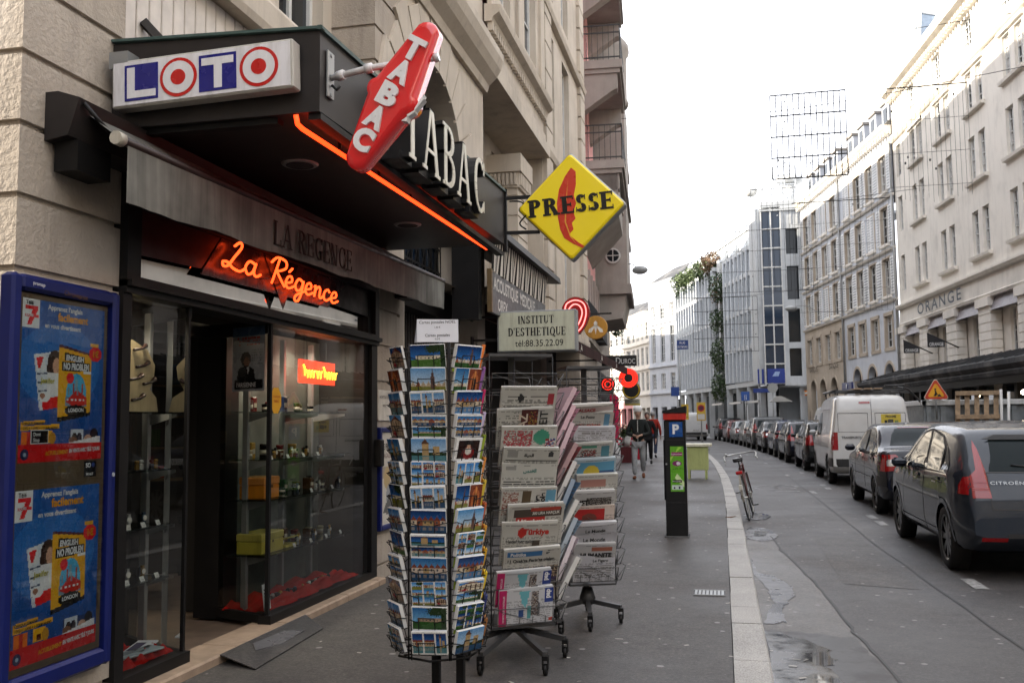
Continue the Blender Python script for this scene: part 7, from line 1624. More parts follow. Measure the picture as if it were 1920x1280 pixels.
farhouse((-6.9, 93.6), (-3.9, 88.2), 14.6, 'render_white', 3, 'narrow_white_block', 'narrow white block between the finned office block and the curved houses', ((4.4, 1.5), (7.0, 3.4), (11.2, 1.4)))
# street behind the camera, both sides
def backhouse(p0, p1, z1, mat, label):
 farhouse(p0, p1, z1, mat, max(3, int(abs(p1[1] - p0[1]) / 3)), 'side_house', label, ((4.4, 2.0), (7.8, 2.0), (11.2, 1.9)), depth=10)
# ------------------------------------------------------------------ left-hand houses beyond the tobacconist
def leftline(y): return -3.25 - .07 * (y - 22)
t = thing('pink_house', 'pink rendered house with stacked balconies on arched brackets', 'building', (-3.4, 25, 0))
u = V((-.07, 1)).normalized(); n2 = V((u.y, -u.x)); OP = (-3.25, 22.0)
def PP(a, d=0, z=0): return (OP[0] + u.x * a + n2.x * d, OP[1] + u.y * a + n2.y * d, z)
b = B('render_pink'); facade(b, OP, u, 6.4, 3.2, 15.5, [(.35, 1.2, z, z + 2.0) for z in (4.2, 6.6, 9.2, 11.9)] + [(3, 4, z, z + 2.2) for z in (8.3, 11.0)], .2); b.prism([PP(0, -9, 0), PP(0, -.25, 0), PP(0, -.25, 15.5), PP(0, -9, 15.5)], (u.x * 6.4, u.y * 6.4, 0)); b.build('wall', t)
for z in (4.2, 6.6, 9.2, 11.9): window(t, PP(.35)[:2], u, .85, 2.0, z, .15)
for z in (8.3, 11.0): window(t, PP(3)[:2], u, 1.0, 2.2, z, .15)
b = B('dark_slate'); b.prism([PP(-.1, -.3, 15.4), PP(-.1, 1.35, 15.5), PP(-.1, 1.35, 15.7), PP(-.1, -1.6, 20.3), PP(-.1, -6, 20.4)], (u.x * 6.6, u.y * 6.6, 0)); b.build('roof', t)  # hidden ridge raised so its shadow covers the lower facades opposite
b = B('stone_grey'); b.prism([PP(0, -.2, 0), PP(0, .02, 0), PP(0, .02, 3.4), PP(0, -.2, 3.4)], (u.x * 6.4, u.y * 6.4, 0)); moulding(b, OP, u, 0, 6.4, [(0, 3.3), (.25, 3.35), (.25, 3.5), (0, 3.55)])
for k in range(7): b.prism([PP(.1 + k, .0, 3.55), PP(.35 + k, 0, 3.55), PP(.35 + k, 0, 5.4), PP(.1 + k, 0, 5.4)], (n2.x * .12, n2.y * .12, 0))
b.build('lower_wall', t)
b = B('dark_slate')
for k in range(3): b.prism([PP(.3 + k * 1.6, .02, 4.6), PP(.3 + k * 1.6, .4, 4.1), PP(.3 + k * 1.6, .42, 3.6), PP(.3 + k * 1.6, .02, 3.6)], (u.x * 1.3, u.y * 1.3, 0))
b.build('shop_awning', t)
plain('iron', (.02, .022, .022), .5)
def balcony(parent, P, a0, a1, dep, z, mat, arch=True, rail=.95):
 b = B(mat)
 b.prism([P(a0, -.05, z - .22), P(a0, dep + .06, z - .22), P(a0, dep + .06, z), P(a0, -.05, z)], ((P(a1)[0] - P(a0)[0]), (P(a1)[1] - P(a0)[1]), 0))
 b.prism([P(a0 + .05, -.05, z - .34), P(a0 + .05, dep, z - .34), P(a0 + .05, dep, z - .22), P(a0 + .05, -.05, z - .22)], ((P(a1 - .1)[0] - P(a0)[0]), (P(a1 - .1)[1] - P(a0)[1]), 0))
 if arch:
  q = [P(a0 + .1, -.05, z - .34), P(a0 + .1, dep - .08, z - .34), P(a0 + .1, dep - .08, z - .75)] + [P(a0 + .1, (dep - .2) * cos(radians(k * 18)), z - .8 - .55 * (1 - cos(radians(k * 18)))) for k in range(0, 6)] + [P(a0 + .1, -.05, z - 1.7)]
  dv = (P(a0 + .4)[0] - P(a0)[0], P(a0 + .4)[1] - P(a0)[1], 0)
  b.prism(q, dv); s_ = (P(a1 - .6)[0] - P(a0)[0], P(a1 - .6)[1] - P(a0)[1], 0); b.prism([tuple(V(p) + V(s_)) for p in q], dv)
 bl = b.build('balcony', parent); r = B('iron')
 pts = [P(a0 + .03, 0, 0), P(a0 + .03, dep, 0), P(a1 - .03, dep, 0), P(a1 - .03, 0, 0)]
 for zz in (.08, rail - .2, rail):
  for p, q in zip(pts, pts[1:]): r.bar((p[0], p[1], z + zz), (q[0], q[1], z + zz), .03)
 for p, q in zip(pts, pts[1:]):
  L = (V(p) - V(q)).length; m_ = max(2, int(L / .13))
  for k in range(m_ + 1): x, y = p[0] + (q[0] - p[0]) * k / m_, p[1] + (q[1] - p[1]) * k / m_; r.bar((x, y, z), (x, y, z + rail), .014)
 r.build('railing', bl)
balcony(t, PP, 1.9, 5.4, 1.02, 10.95, 'stone_grey'); balcony(t, PP, 1.9, 5.4, 1.02, 8.25, 'stone_grey'); balcony(t, PP, 1.9, 5.4, 1.0, 13.6, 'stone_grey', True)
b = B('stone_grey'); b.prism([PP(2, 0, 5.9), PP(2, .9, 6.9), PP(2, .9, 7.9), PP(2, 0, 7.9)], (u.x * 3.3, u.y * 3.3, 0)); b.build('bay', t)
# next house: grey stone, with a projecting bay and a round window
t = thing('grey_bay_house', 'grey stone house with a tall projecting bay and a small round window', 'building', (-3.8, 31, 0))
OG = PP(6.4)[:2]
def PG(a, d=0, z=0): return (OG[0] + u.x * a + n2.x * d, OG[1] + u.y * a + n2.y * d, z)
b = B('stone_grey'); b.prism([PG(0, -9, 0), PG(0, 0, 0), PG(0, 0, 14.2), PG(0, -9, 14.2)], (u.x * 9, u.y * 9, 0)); b.build('wall', t)
b = B('stone_grey'); b.prism([PG(.3, 0, 5.6), PG(.3, .98, 5.6), PG(.3, .98, 11.9), PG(.3, 0, 11.9)], (u.x * 4, u.y * 4, 0)); b.prism([PG(.2, 0, 5.35), PG(.2, 1.1, 5.35), PG(.2, 1.1, 5.65), PG(.2, 0, 5.65)], (u.x * 4.2, u.y * 4.2, 0)); b.prism([PG(.35, 0, 4.5), PG(.35, .8, 4.6), PG(.35, .95, 5.35), PG(.35, 0, 5.35)], (u.x * 3.6, u.y * 3.6, 0)); moulding(b, OG, u, .2, 4.4, [(.9, 8.4), (1.06, 8.42), (1.06, 8.55), (.9, 8.6)])
b.build('bay', t)
q = PG(.28, .55, 6.55); b = B('window_white'); b.lathe([(.24, 0), (.24, .04)], 18, (q[0], q[1] - .03, q[2]), 'y'); b.lathe([(.19, -.006), (.19, .002)], 18, (q[0], q[1] - .03, q[2]), 'y', mat='window_pane'); b.bar((q[0], q[1] - .04, q[2] - .2), (q[0], q[1] - .04, q[2] + .2), .025); b.bar((q[0] - .2, q[1] - .04, q[2]), (q[0] + .2, q[1] - .04, q[2]), .025); b.build('round_window', t)
b = B('stone_grey'); q = PG(2.2, .15, 0); b.lathe([(.9, 11.9), (.96, 12.0), (.9, 12.15), (.9, 13.6), (1.0, 13.75), (.98, 14.0), (.6, 14.5), (.1, 14.7)], 20, (q[0], q[1], 0)); b.build('turret', t)
b = B('dark_slate'); b.prism([PG(0, .3, 14.2), PG(0, -1.4, 20.3), PG(0, -9, 20.3), PG(0, -9, 14.2)], (u.x * 9, u.y * 9, 0)); b.build('roof', t)  # unseen ridge height shaped to cast the shadow line across the street
balcony(t, PG, 4.6, 7.8, .9, 8.2, 'stone_grey'); balcony(t, PG, 4.6, 7.8, .9, 10.9, 'stone_grey')
b = B('black_metal'); b.prism([PG(0, .02, .3), PG(9, .02, .3), PG(9, .02, 3.0), PG(0, .02, 3.0)], (n2.x * .03, n2.y * .03, 0)); b.build('shopfront', t)
t = thing('distant_left_house', 'farther stone house on the left where the pavement curves away', 'building', (-4.6, 42, 0))
b = B('stone_smooth'); q0 = PG(9)
b.prism([(q0[0], q0[1], 0), (q0[0] - 3.2, q0[1] + 22, 0), (q0[0] - 14, q0[1] + 22, 0), (q0[0] - 14, q0[1], 0)], (0, 0, 14)); b.build('wall', t)
b = B('stone_smooth'); b.prism([(q0[0] - 3.2, q0[1] + 22, 0), (q0[0] - 9.4, q0[1] + 40, 0), (q0[0] - 24, q0[1] + 40, 0), (q0[0] - 14, q0[1] + 22, 0)], (0, 0, 19.6)); b.build('shade_wing', t)  # unseen wing added as a sun blocker, height set to shade the office block
b = B('stone_smooth'); b.prism([(q0[0] - 9.41, q0[1] + 40.02, 0), (q0[0] - 17, q0[1] + 62, 0), (q0[0] - 30, q0[1] + 60, 0), (q0[0] - 24, q0[1] + 40.02, 0)], (0, 0, 15.5)); b.build('shade_wing', t)  # second unseen blocker, kept lower so sun reaches the far bend
b = B('dark_slate'); b.prism([(q0[0] + .3, q0[1], 14.01), (q0[0] - 1.2, q0[1], 20.6), (q0[0] - 13, q0[1], 20.6), (q0[0] - 14, q0[1], 14.01)], (-3.2, 22, 0)); b.build('roof', t)  # unseen ridge, raised to hold back the sun from the right-hand houses
b = B('leaf_green'); clump(b, PG(8.4, .35, 5.1), (.3, .5, .35), 200, 'leaf_green', .09); small('balcony_plant', 'dark green plant on a ledge at the end of the left-hand houses', 'plant', b, PG(8.4, .35, 4.7))
# unseen houses behind the photographer; the end one is added to block sky reflections
backhouse((16, -27), (-6, -27), 17, 'stone_smooth', 'unseen stone house added behind the photographer to block the sky')
backhouse((-3.3, -24), (-3.3, 3.5), 17, 'stone_smooth', 'plain stone house behind the photographer on the shop side')
backhouse((13.2, -1.5), (15.0, -24), 16, 'render_cream', 'plain cream house behind the photographer across the road')
# ------------------------------------------------------------------ overhead: light curtains, cables and lamps
plain('lamp_grey', (.3, .31, .31), .4)
def curtain(label, x0, x1, y0, y1, z1, lens, step, rows_, wav=0, rod=.02, thin=1, name='light_curtain'):
 t = thing(name, label, 'light curtain', ((x0 + x1) / 2, (y0 + y1) / 2, z1)); b = B('black_metal'); L = sqrt((x1 - x0) ** 2 + (y1 - y0) ** 2); n = int(L / step); r = random.Random(len(label))
 P = lambda f, z: (x0 + (x1 - x0) * f, y0 + (y1 - y0) * f, z)
 b.tube([P(0, z1), P(1, z1)], rod, 4)
 for k in range(n + 1): b.tube([P(k / n, z1), P(k / n, z1 - lens - wav * r.random())], .014 * thin, 3)
 for k in range(rows_): b.tube([P(0, z1 - lens * (k + 1) / rows_), P(1, z1 - lens * (k + 1) / rows_)], .018 * thin, 4)
 for k in range(int(n * .5)): f = r.random(); q = P(f, z1 - lens * r.random()); b.box((q[0] - .02, q[1] - .02, q[2] - .03), (q[0] + .02, q[1] + .02, q[2] + .03))
 b.build('wires', t); return t
curtain('grid curtain of thin light wires high in the sky above the middle of the road', 1.77, 4.04, 30, 30, 11.66, 2.7, .17, 4, rod=.024, thin=1.42)
curtain('wavy curtain of light wires in front of the cream store', 4.9, 7.05, 28, 28, 10.9, 2.9, .12, 3, .5, thin=.35)
curtain('low faint curtain of light wires in front of the office block', -.1, 4.6, 48, 48, 13.0, 5.2, .25, 5, thin=.7)
curtain('curtain of light wires in front of the shuttered houses', 3.1, 6.9, 40, 40, 10.4, 4.6, .22, 5, thin=.4)
curtain('small wire curtain near the far bend of the street', -1.5, 2.2, 56, 56, 8.6, 3.2, .25, 4)
def cable(pts, label, r=.011):
 b = B('black_metal'); b.tube(catmull(pts, 5), r, 4); return small('overhead_cable', label, 'cable', b, pts[0])
cable([(-3.2, 30, 14.2), (1.27, 30, 13.35), (4, 30, 13.3), (8.9, 30, 13.6)], 'high cable crossing the street above the grid curtain')
cable([(1.9, 30, 13.33), (1.95, 30, 12.4), (2.0, 30, 11.66)], 'left drop wire holding the grid curtain', .008); cable([(5.6, 30, 13.36), (4.9, 30, 12.4), (4.04, 30, 11.66)], 'slanting drop wire at the right end of the grid curtain', .008)
cable([(-3.5, 28, 10.7), (2, 28, 10.5), (9.2, 28, 11.3)], 'cable crossing the street above the wavy curtain'); cable([(-5, 40, 10.9), (2, 40, 10.35), (8.0, 40, 10.7)], 'cable crossing the street in front of the shuttered houses'); cable([(-7, 56, 9), (0, 56, 8.6), (5.8, 56, 9)], 'cable crossing the street near the far bend')
t = thing('street_lamp', 'grey street lamp head on a thin arm from the left-hand houses', 'street lamp', (-3.6, 30, 6.5))
b = B('lamp_grey'); b.tube(catmull([(-3.7, 30, 6.2), (-3.1, 30, 6.5), (-2.7, 30, 6.47), (-2.55, 30, 6.35)]), .02, 6); b.build('arm', t); b = B('lamp_grey'); b.ball((-2.45, 30, 6.27), (.26, .18, .14), 12, 8); b.build('head', t)
t = thing('street_lamp', 'grey street lamp head hung on an arm before the glazed office tower', 'street lamp', (4.2, 50, 7.2))
b = B('lamp_grey'); b.tube(catmull([(4.9, 50, 6.9), (4.5, 50, 7.2), (4.1, 50, 7.25), (3.8, 50, 7.2)]), .025, 6); b.tube([(4.9, 50, 6.9), (6.7, 50.2, 6.9)], .02, 5); b.build('arm', t); b = B('lamp_grey'); b.ball((3.65, 50, 7.12), (.32, .2, .15), 12, 8); b.build('head', t)
# ------------------------------------------------------------------ street furniture
plain('meter_black', (.009, .0095, .01), .45, var=.3, spec=.3)
t = thing('parking_meter', 'tall black parking ticket machine with a red band and a blue P at the kerb', 'parking meter', (-.585, 12.0, 0))
b = B('meter_black'); b.bbox((-.72, 11.93, 0), (-.455, 12.13, 1.45), .012); b.bbox((-.735, 11.97, .45), (-.72, 12.12, 1.2), .006); b.build('body', t)
b = B('meter_black'); b.prism([(-.735, 11.9, 1.535), (-.44, 11.9, 1.535), (-.44, 11.9, 1.625), (-.735, 11.9, 1.565)], (0, .26, 0)); b.build('cap', t)
b = B('satin', hx('#c1291e')); b.bbox((-.727, 11.91, 1.45), (-.447, 12.15, 1.535), .004); b.build('red_band', t)
b = B('gloss', hx('#1c4f92')); b.bbox((-.655, 11.922, 1.235), (-.49, 11.93, 1.425), .02); b.text('P', (-.572, 11.9205, 1.28), (1, 0, 0), (0, 0, 1), .115, hx('#dfe3e8'), depth=.001, align='c', bold=.04); b.build('parking_plate', t)
cv = Cv(24, 70, hx('#63a82c')); cv.poly([(0, .75), (0, .65), (.6, .98), (.9, .98)], hx('#9fcf50')); cv.poly([(.3, .3), (.5, .4), (1, .2), (1, .1)], hx('#cfe0a8')); cv.rect(.1, .78, .9, .87, hx('#8a2a62')); cv.ell(.5, .62, .36, .06, hx('#7a2f60')); cv.ell(.6, .62, .16, .035, hx('#dcd0dc')); cv.lines(.15, .48, .9, .54, 2, hx('#3f6f20')); cv.rect(.15, .2, .85, .25, hx('#1a1f14')); cv.rect(.1, .04, .9, .15, hx('#c9d6d0')); cv.rect(.6, .06, .72, .12, hx('#2a3050')); cv.rect(.2, .05, .32, .1, hx('#2a3050'))
b = B('gloss'); b.canvas(cv, (-.65, 11.925, .56), (.165, 0, 0), (0, 0, .56)); b.text('Horodateur', (-.63, 11.9235, .68), (1, 0, 0), (0, 0, 1), .016, WHITE, depth=.001, maxw=.12); b.text('Stationnement', (-.64, 11.9235, 1.015), (1, 0, 0), (0, .0, 1), .02, WHITE, depth=.001, maxw=.14); b.build('instruction_panel', t)
b = B('grey_paint'); b.lathe([(.012, -.01), (.012, 0)], 10, (-.7, 11.93, .9), 'y'); b.build('lock', t)
b = B('dark_slate'); b.box((-.72, 11.926, .42), (-.455, 11.93, .424)); b.box((-.72, 11.926, 1.2), (-.455, 11.93, 1.204)); b.bbox((-.74, 11.85, -.002), (-.435, 12.2, .012), .004); b.build('panel_gap', t)
b = B('galvanised', ); b.box((-.27, 8.02, .002), (-.02, 8.24, .006), mat='black_metal')
for k in range(8): b.box((-.265 + k * .031, 8.03, .006), (-.265 + k * .031 + .02, 8.23, .011))
b.box((-.275, 8.012, .002), (-.015, 8.024, .012)); b.box((-.275, 8.236, .002), (-.015, 8.248, .012)); small('drain_grate', 'small grey metal grate set in the pavement against the kerb', 'grate', b, (-.145, 8.13, 0))
# bicycle, leaning towards the kerb
t = thing('bicycle', 'old bicycle with dropped handlebars parked in the gutter beside the kerb', 'bicycle', (.33, 14.35, RZ), radians(-5)); t.rotation_euler = (0, radians(-10), radians(-5))
BX = wmat(t)
def bb(mat, col=WHITE): b = B(mat, col); b.M = BX; return b
def wheel_(y, nm):
 b = bb('satin', (.012, .012, .012)); b.tube([(0, y + .33 * cos(2 * pi * k / 28), .34 + .33 * sin(2 * pi * k / 28)) for k in range(28)], .014, 6, closed=True); w_ = b.build('wheel', t)
 b = bb('metal', hx('#a8a8a4')); b.tube([(0, y + .31 * cos(2 * pi * k / 28), .34 + .31 * sin(2 * pi * k / 28)) for k in range(28)], .008, 5, closed=True); b.lathe([(.018, -.05), (.018, .05)], 10, (0, y, .34), 'x')
 for k in range(20): a = 2 * pi * k / 20; b.tube([(.02 * (-1) ** k, y, .34), (0, y + .31 * cos(a), .34 + .31 * sin(a))], .0015, 3)
 b.build('rim', w_)
wheel_(.34, 'rear'); wheel_(1.36, 'front')
b = bb('satin', hx('#4a1c1a')); BBk, ST, HD0, HD1 = (0, .78, .3), (0, .62, .8), (0, 1.2, .82), (0, 1.22, .7)
for p, q, r in ((BBk, ST, .016), (ST, HD0, .015), (BBk, HD1, .017), (HD0, HD1, .018)): b.tube([p, q], r, 8)
for s_ in (-.05, .05): b.tube([(s_, .34, .34), (s_ * .4, .62, .78)], .008, 6); b.tube([(s_, .34, .34), (s_ * .5, .78, .3)], .009, 6); b.tube([(s_ * .8, 1.23, .68), (s_, 1.36, .34)], .009, 6)
b.build('frame', t)
b = bb('satin', (.015, .014, .014)); b.prism([(-.075, .46, .9), (.075, .46, .9), (.03, .62, .915), (.018, .74, .905), (-.018, .74, .905), (-.03, .62, .915)], (0, 0, .035)); b.tube([(-.07, .47, .9), (.07, .47, .9)], .022, 8); b.tube([(0, .6, .8), (0, .58, .9)], .013, 8, hx('#9a9a98'), 'metal'); b.build('saddle', t)
b = bb('metal', hx('#b4b4b2')); b.tube([(0, 1.2, .82), (0, 1.17, .96)], .013, 8); b.tube(catmull([(-.24, .98, .9), (-.25, 1.08, .97), (-.16, 1.17, .985), (0, 1.18, .985), (.16, 1.17, .985), (.25, 1.08, .97), (.24, .98, .9)]), .012, 7); b.tube([(.25, 1.02, .93), (.27, .96, .86)], .007, 5); b.tube([(-.25, 1.02, .93), (-.24, .95, .85)], .007, 5); b.ball((-.22, 1.12, 1.0), .024, 8, 6); b.build('handlebar', t)
b = bb('satin', hx('#7a756a')); b.tube([(0, .34 + .365 * cos(radians(a)), .34 + .365 * sin(radians(a))) for a in range(20, 200, 15)], .02, 4); b.build('mudguard', t)
b = bb('gloss', hx('#a8141a')); b.bbox((-.05, .22, .7), (.05, .27, .75), .01); b.bbox((-.03, -.03, .48), (.03, -.01, .56), .008, hx('#c9c6bc')); b.build('rear_light', t)
b = bb('metal', hx('#4a4a48')); b.lathe([(.09, .045), (.09, .052)], 18, (0, .78, .3), 'x'); b.tube([(.06, .78, .3), (.07, .66, .2)], .009, 6); b.tube([(-.06, .78, .3), (-.07, .9, .4)], .009, 6); b.bbox((.07, .62, .185), (.16, .7, .205), .004); b.bbox((-.16, .86, .39), (-.07, .94, .41), .004); b.tube([(.06, .35, .43), (.06, .78, .39)], .005, 5); b.tube([(.06, .35, .26), (.06, .78, .21)], .005, 5); b.build('crank', t)
b = B('matte', hx('#6a4420')); b.prism([(.0, 14.35, .006), (.1, 14.45, .006), (.16, 14.4, .02), (.08, 14.3, .006)], (0, 0, .004)); small('fallen_leaf', 'brown dead leaf lying on the kerb behind the bicycle', 'leaf', b, (.08, 14.38, 0))
# green cabinet table
t = thing('market_table', 'small lime green stall table with a cream top on the pavement edge', 'table', (-.6, 23.6, 0))
b = B('satin', hx('#d9d6c0')); b.bbox((-.93, 23.4, .79), (-.27, 24.1, .86), .008); b.build('table_top', t)
b = B('satin', hx('#b0b878')); b.bbox((-.87, 23.45, .22), (-.36, 24.0, .79), .01); b.build('cabinet', t)
for x in (-.83, -.42):
 for y in (23.47, 23.95): b = B('satin', hx('#aab46e')); b.bbox((x - .025, y - .025, 0), (x + .025, y + .025, .26), .004); b.build('leg', t)
# posts and traffic signs farther down the road
def ground(px_x, y): return px_x
def signpost(x, y, h, label, build, name='traffic_sign', base=False):
 t = thing(name, label, 'sign', (x, y, 0)); b = B('galvanised'); b.tube([(x, y, RZ if not base else 0), (x, y, h)], .035, 8)
 if base: b.lathe([(.35, 0), (.35, .06), (.1, .1)], 14, (x, y, 0))
 b.build('post', t); b = B('satin'); build(b); b.build('plate', t)
def yl(b, x, y, z, w_, h, dk=False):
 b.box((x - w_ / 2, y - .06, z), (x + w_ / 2, y - .04, z + h), hx('#c9a83a'))
 if dk: b.lathe([(w_ * .4, -.062), (w_ * .4, -.06)], 18, (x, y, z + h * .68), 'y', hx('#b02a22')); b.lathe([(w_ * .27, -.064), (w_ * .27, -.062)], 18, (x, y, z + h * .68), 'y', hx('#5a2038')); b.box((x - w_ * .4, y - .062, z + .05), (x + w_ * .4, y - .06, z + h * .36), hx('#c9c6c0'))
 else: b.lines if 0 else b.box((x - w_ * .35, y - .062, z + .1), (x + w_ * .35, y - .061, z + .14), hx('#6a5a2a'))
signpost(-1.75, 46, 2.2, 'yellow works notice on a post left of the parked car row', lambda b: yl(b, -1.75, 46, 1.45, .36, .75), base=True)
signpost(-.98, 46, 2.3, 'yellow no stopping notice with a red disc on a post beside the parked cars', lambda b: yl(b, -.98, 46, 1.4, .42, .88, True), base=True)
def rue(b): b.box((-2.05, 45.9, 4.85), (-1.5, 45.93, 5.3), hx('#23407e')); b.text('RUE', (-1.78, 45.895, 5.12), (1, 0, 0), (0, 0, 1), .11, WHITE, depth=.003, align='c'); b.text('D’ETIENNE', (-1.78, 45.895, 4.92), (1, 0, 0), (0, 0, 1), .11, WHITE, depth=.003, align='c', maxw=.48)
signpost(-1.95, 45.95, 5.3, 'tall post with a dark blue street name plate above the pavement edge', rue, 'street_name_sign')
signpost(-2.35, 52, 3.6, 'small blue square sign on a post behind the parking meter', lambda b: b.box((-2.7, 51.9, 2.75), (-2.25, 51.93, 3.25), hx('#22448c')))
def bl(b): b.box((1.15, 57.9, 2.55), (1.65, 57.93, 3.1), hx('#2a55a0')); b.text('||', (1.4, 57.895, 2.68), (1, 0, 0), (0, 0, 1), .25, WHITE, depth=.003, align='c')
signpost(1.4, 57.95, 3.1, 'pale blue square sign on a post in front of the office porch', bl)
signpost(3.0, 58, 3.6, 'round white sign seen from behind under the office tower', lambda b: b.lathe([(.3, -.06), (.3, -.03)], 18, (3.0, 58, 3.3), 'y', hx('#a8aaa8')))
signpost(2.3, 59, 3.35, 'long dark blue direction sign under the office tower', lambda b: b.box((1.9, 58.9, 3.05), (2.9, 58.93, 3.3), hx('#27408a')))
b = B('cloth', hx('#c0bfba')); b.prism([(2.9, 60, 2.5), (4.3, 60, 2.5), (3.6, 60, 2.85), (3.3, 60, 2.85)], (0, 1.4, 0)); b.tube([(3.5, 60.7, .02), (3.5, 60.7, 2.6)], .03, 6, mat='galvanised'); small('parasol', 'pale café parasol under the office tower', 'parasol', b, (3.5, 60.7, 0))
# works compound behind the parked cars
plain('skip_grey', (.2, .22, .23), .5, var=.3); plain('wood_pale', (.34, .24, .15), .7, var=.35, scale=12)
t = thing('builders_skip', 'tall grey ribbed container with a white rim behind the parked cars', 'skip', (5.4, 24, .02))
b = B('skip_grey'); b.box((4.55, 23.2, .02), (7.2, 25.2, 1.72))
for k in range(9): b.box((4.6 + k * .3, 23.14, .1), (4.7 + k * .3, 23.2, 1.7))
b.build('body', t); b = B('satin', hx('#c4c6c6')); b.bbox((4.5, 23.1, 1.72), (7.25, 23.25, 1.84), .01); b.bbox((4.48, 23.1, 1.72), (4.6, 25.3, 1.84), .01); b.build('rim', t)
b = B('steel_dark'); b.tube([(4.5, 23.2, 1.8), (4.15, 22.8, 2.1), (3.9, 22.6, 2.14)], .025, 6); b.tube([(5.25, 23.1, 1.8), (5.25, 23.0, 1.2), (5.6, 22.9, .9)], .025, 6); b.build('handrail', t)
t = thing('roadworks_sign', 'orange bordered yellow triangle roadworks sign above the skip rim', 'sign', (4.75, 23, 1.8))
def tri(b, cx, y, z, s_, c, d): pts = []; \
 [pts.extend([(cx + s_ * .58 * cos(radians(a + k)) * .16 + s_ * .84 * .5774 * 1.0 * cos(radians(a)), y, z + s_ * .58 * sin(radians(a + k)) * .16 + s_ * .84 * .5774 * sin(radians(a))) for k in (-50, -20, 20, 50)]) for a in (90, 210, 330)]; b.prism(pts, (0, -d, 0), c)
b = B('satin', hx('#c9402a')); tri(b, 4.79, 23, 2.02, .5, hx('#d8d0c0'), .01); tri(b, 4.79, 22.989, 2.02, .47, hx('#c43c1e'), .004); tri(b, 4.79, 22.984, 2.02, .33, hx('#e0a21c'), .003)
for q in ([(-.06, -.07), (-.02, .0), (-.03, .06), (.0, .06), (.02, -.01), (.0, -.07)], [(.02, -.08), (.07, -.02), (.12, -.08)], [(-.01, .02), (.05, -.04), (.04, -.055), (-.02, .0)]): b.prism([(4.79 + x, 22.98, 2.0 + z) for x, z in q], (0, -.002, 0), BLACK)
b.lathe([(.022, -.001), (.022, .001)], 8, (4.775, 22.979, 2.085), 'y', BLACK); b.build('plate', t); b = B('galvanised'); b.tube([(4.79, 23.02, 1.4), (4.79, 23.02, 2.1)], .02, 6); b.build('post', t)
t = thing('wooden_pallet', 'wooden pallet standing on end against the grey container', 'pallet', (5.5, 22.7, .02))
for k in range(5): b = B('wood_pale', ); x = 5.1 + k * .2; b.prism([(x, 22.75, .9), (x + .1, 22.75, .9), (x + .18, 22.9, 1.98), (x + .08, 22.9, 1.98)], (0, .025, 0)); b.build('slat', t)
for z, y in ((1.98, 22.9), (1.45, 22.83), (.95, 22.77)): b = B('wood_pale'); b.bbox((5.1 + (z - .9) * .07, y - .09, z - .05), (6.05 + (z - .9) * .07, y, z + .05), .004); b.build('cross_beam', t)
for k, lb in enumerate(('left of two white plastic posts leaning by the pallet', 'right of two white plastic posts leaning by the pallet')):
 b = B('satin', hx('#cfcfcd')); b.tube([(6.0 + k * .1, 22.6, .02), (6.08 + k * .16, 22.7, 2.05 - .05 * k)], .03, 6); small('plastic_post', lb, 'post', b, (6.0 + k * .1, 22.6, .02), 'white posts by the pallet')
t = thing('mesh_fence', 'dark mesh site fence right of the pallet', 'fence', (7.0, 22, .02)); b = B('steel_dark')
for k in range(30): b.bar((6.4 + k * .1, 22.2, .1), (6.4 + k * .1, 22.2, 1.72), .012)
for z in (.1, .9, 1.72): b.bar((6.4, 22.2, z), (9.4, 22.2, z), .03)
b.build('panel', t); b = B('wood_pale', ); b.bbox((6.92, 22.0, .02), (7.1, 22.15, 2.1), .01); small('timber_post', 'thick brown timber post at the site fence', 'post', b, (7.0, 22.1, .02))
# flower stall far along the left pavement
def bucket(x, y, c, label):
 b = B('satin', hx(c)); b.lathe([(.13, 0), (.18, .38), (.19, .4), (.17, .39)], 14, (x, y, 0)); small('flower_bucket', label, 'bucket', b, (x, y, 0), 'buckets at the flower stall')
def bouquet(x, y, z, cols, label, r=.25):
 t = thing('bouquet', label, 'flowers', (x, y, z)); b = B('leaf_green'); clump(b, (x, y, z + .15), (r, r, .25), 120, 'leaf_green', .09); b.build('leaves', t); b = B('cloth')
 for _ in range(40): q = (x + RND.gauss(0, r * .5), y + RND.gauss(0, r * .5), z + .32 + RND.uniform(-.1, .14)); b.ball(q, RND.uniform(.03, .055), 6, 4, hx(RND.choice(cols)))
 b.build('blossoms', t)
for x, y, c, lb, cs, fl in ((-3.42, 34.0, '#c01a4a', 'bright pink bucket at the flower stall', ['#c02030', '#d04060'], 'red flowers in the bright pink bucket'), (-3.25, 32.6, '#c9c9c6', 'white bucket at the flower stall', ['#d8c8b0', '#c03030', '#d0a0a0'], 'cream and red flowers in the white bucket'), (-3.6, 35.6, '#7a1420', 'dark red bucket at the flower stall', ['#a01828', '#c04050'], 'crimson flowers in the dark red bucket')):
 h0 = .75 if 'white' in lb else 0.0
 bucket(x, y, c, lb) if not h0 else small('flower_bucket', lb, 'bucket', (lambda b: (b.lathe([(.11, .55), (.15, .9), (.14, .89)], 14, (x, y, 0)), b.box((x - .2, y - .2, 0), (x + .2, y + .2, .55), hx('#5a1a20')), b)[-1])(B('satin', hx(c))), (x, y, 0), 'buckets at the flower stall')
 bouquet(x, y, .36 if not h0 else .88, cs, fl)
b = B('cloth', hx('#b01648'))
for k in range(14): y = 29 + k * .35; xx = leftline(y) + .35; b.prism([(xx, y, .9 + .2 * sin(k * 2)), (xx + .05, y + .2, .95), (xx + .06, y + .3, 2.3), (xx, y, 2.3)], (.02, 0, 0), hx(['#b01648', '#8e1030', '#c02a5a'][k % 3]))
small('pink_drapery', 'bright pink cloths hung along the shopfronts above the flower stall', 'drapery', b, (leftline(31) + .35, 31, .9))
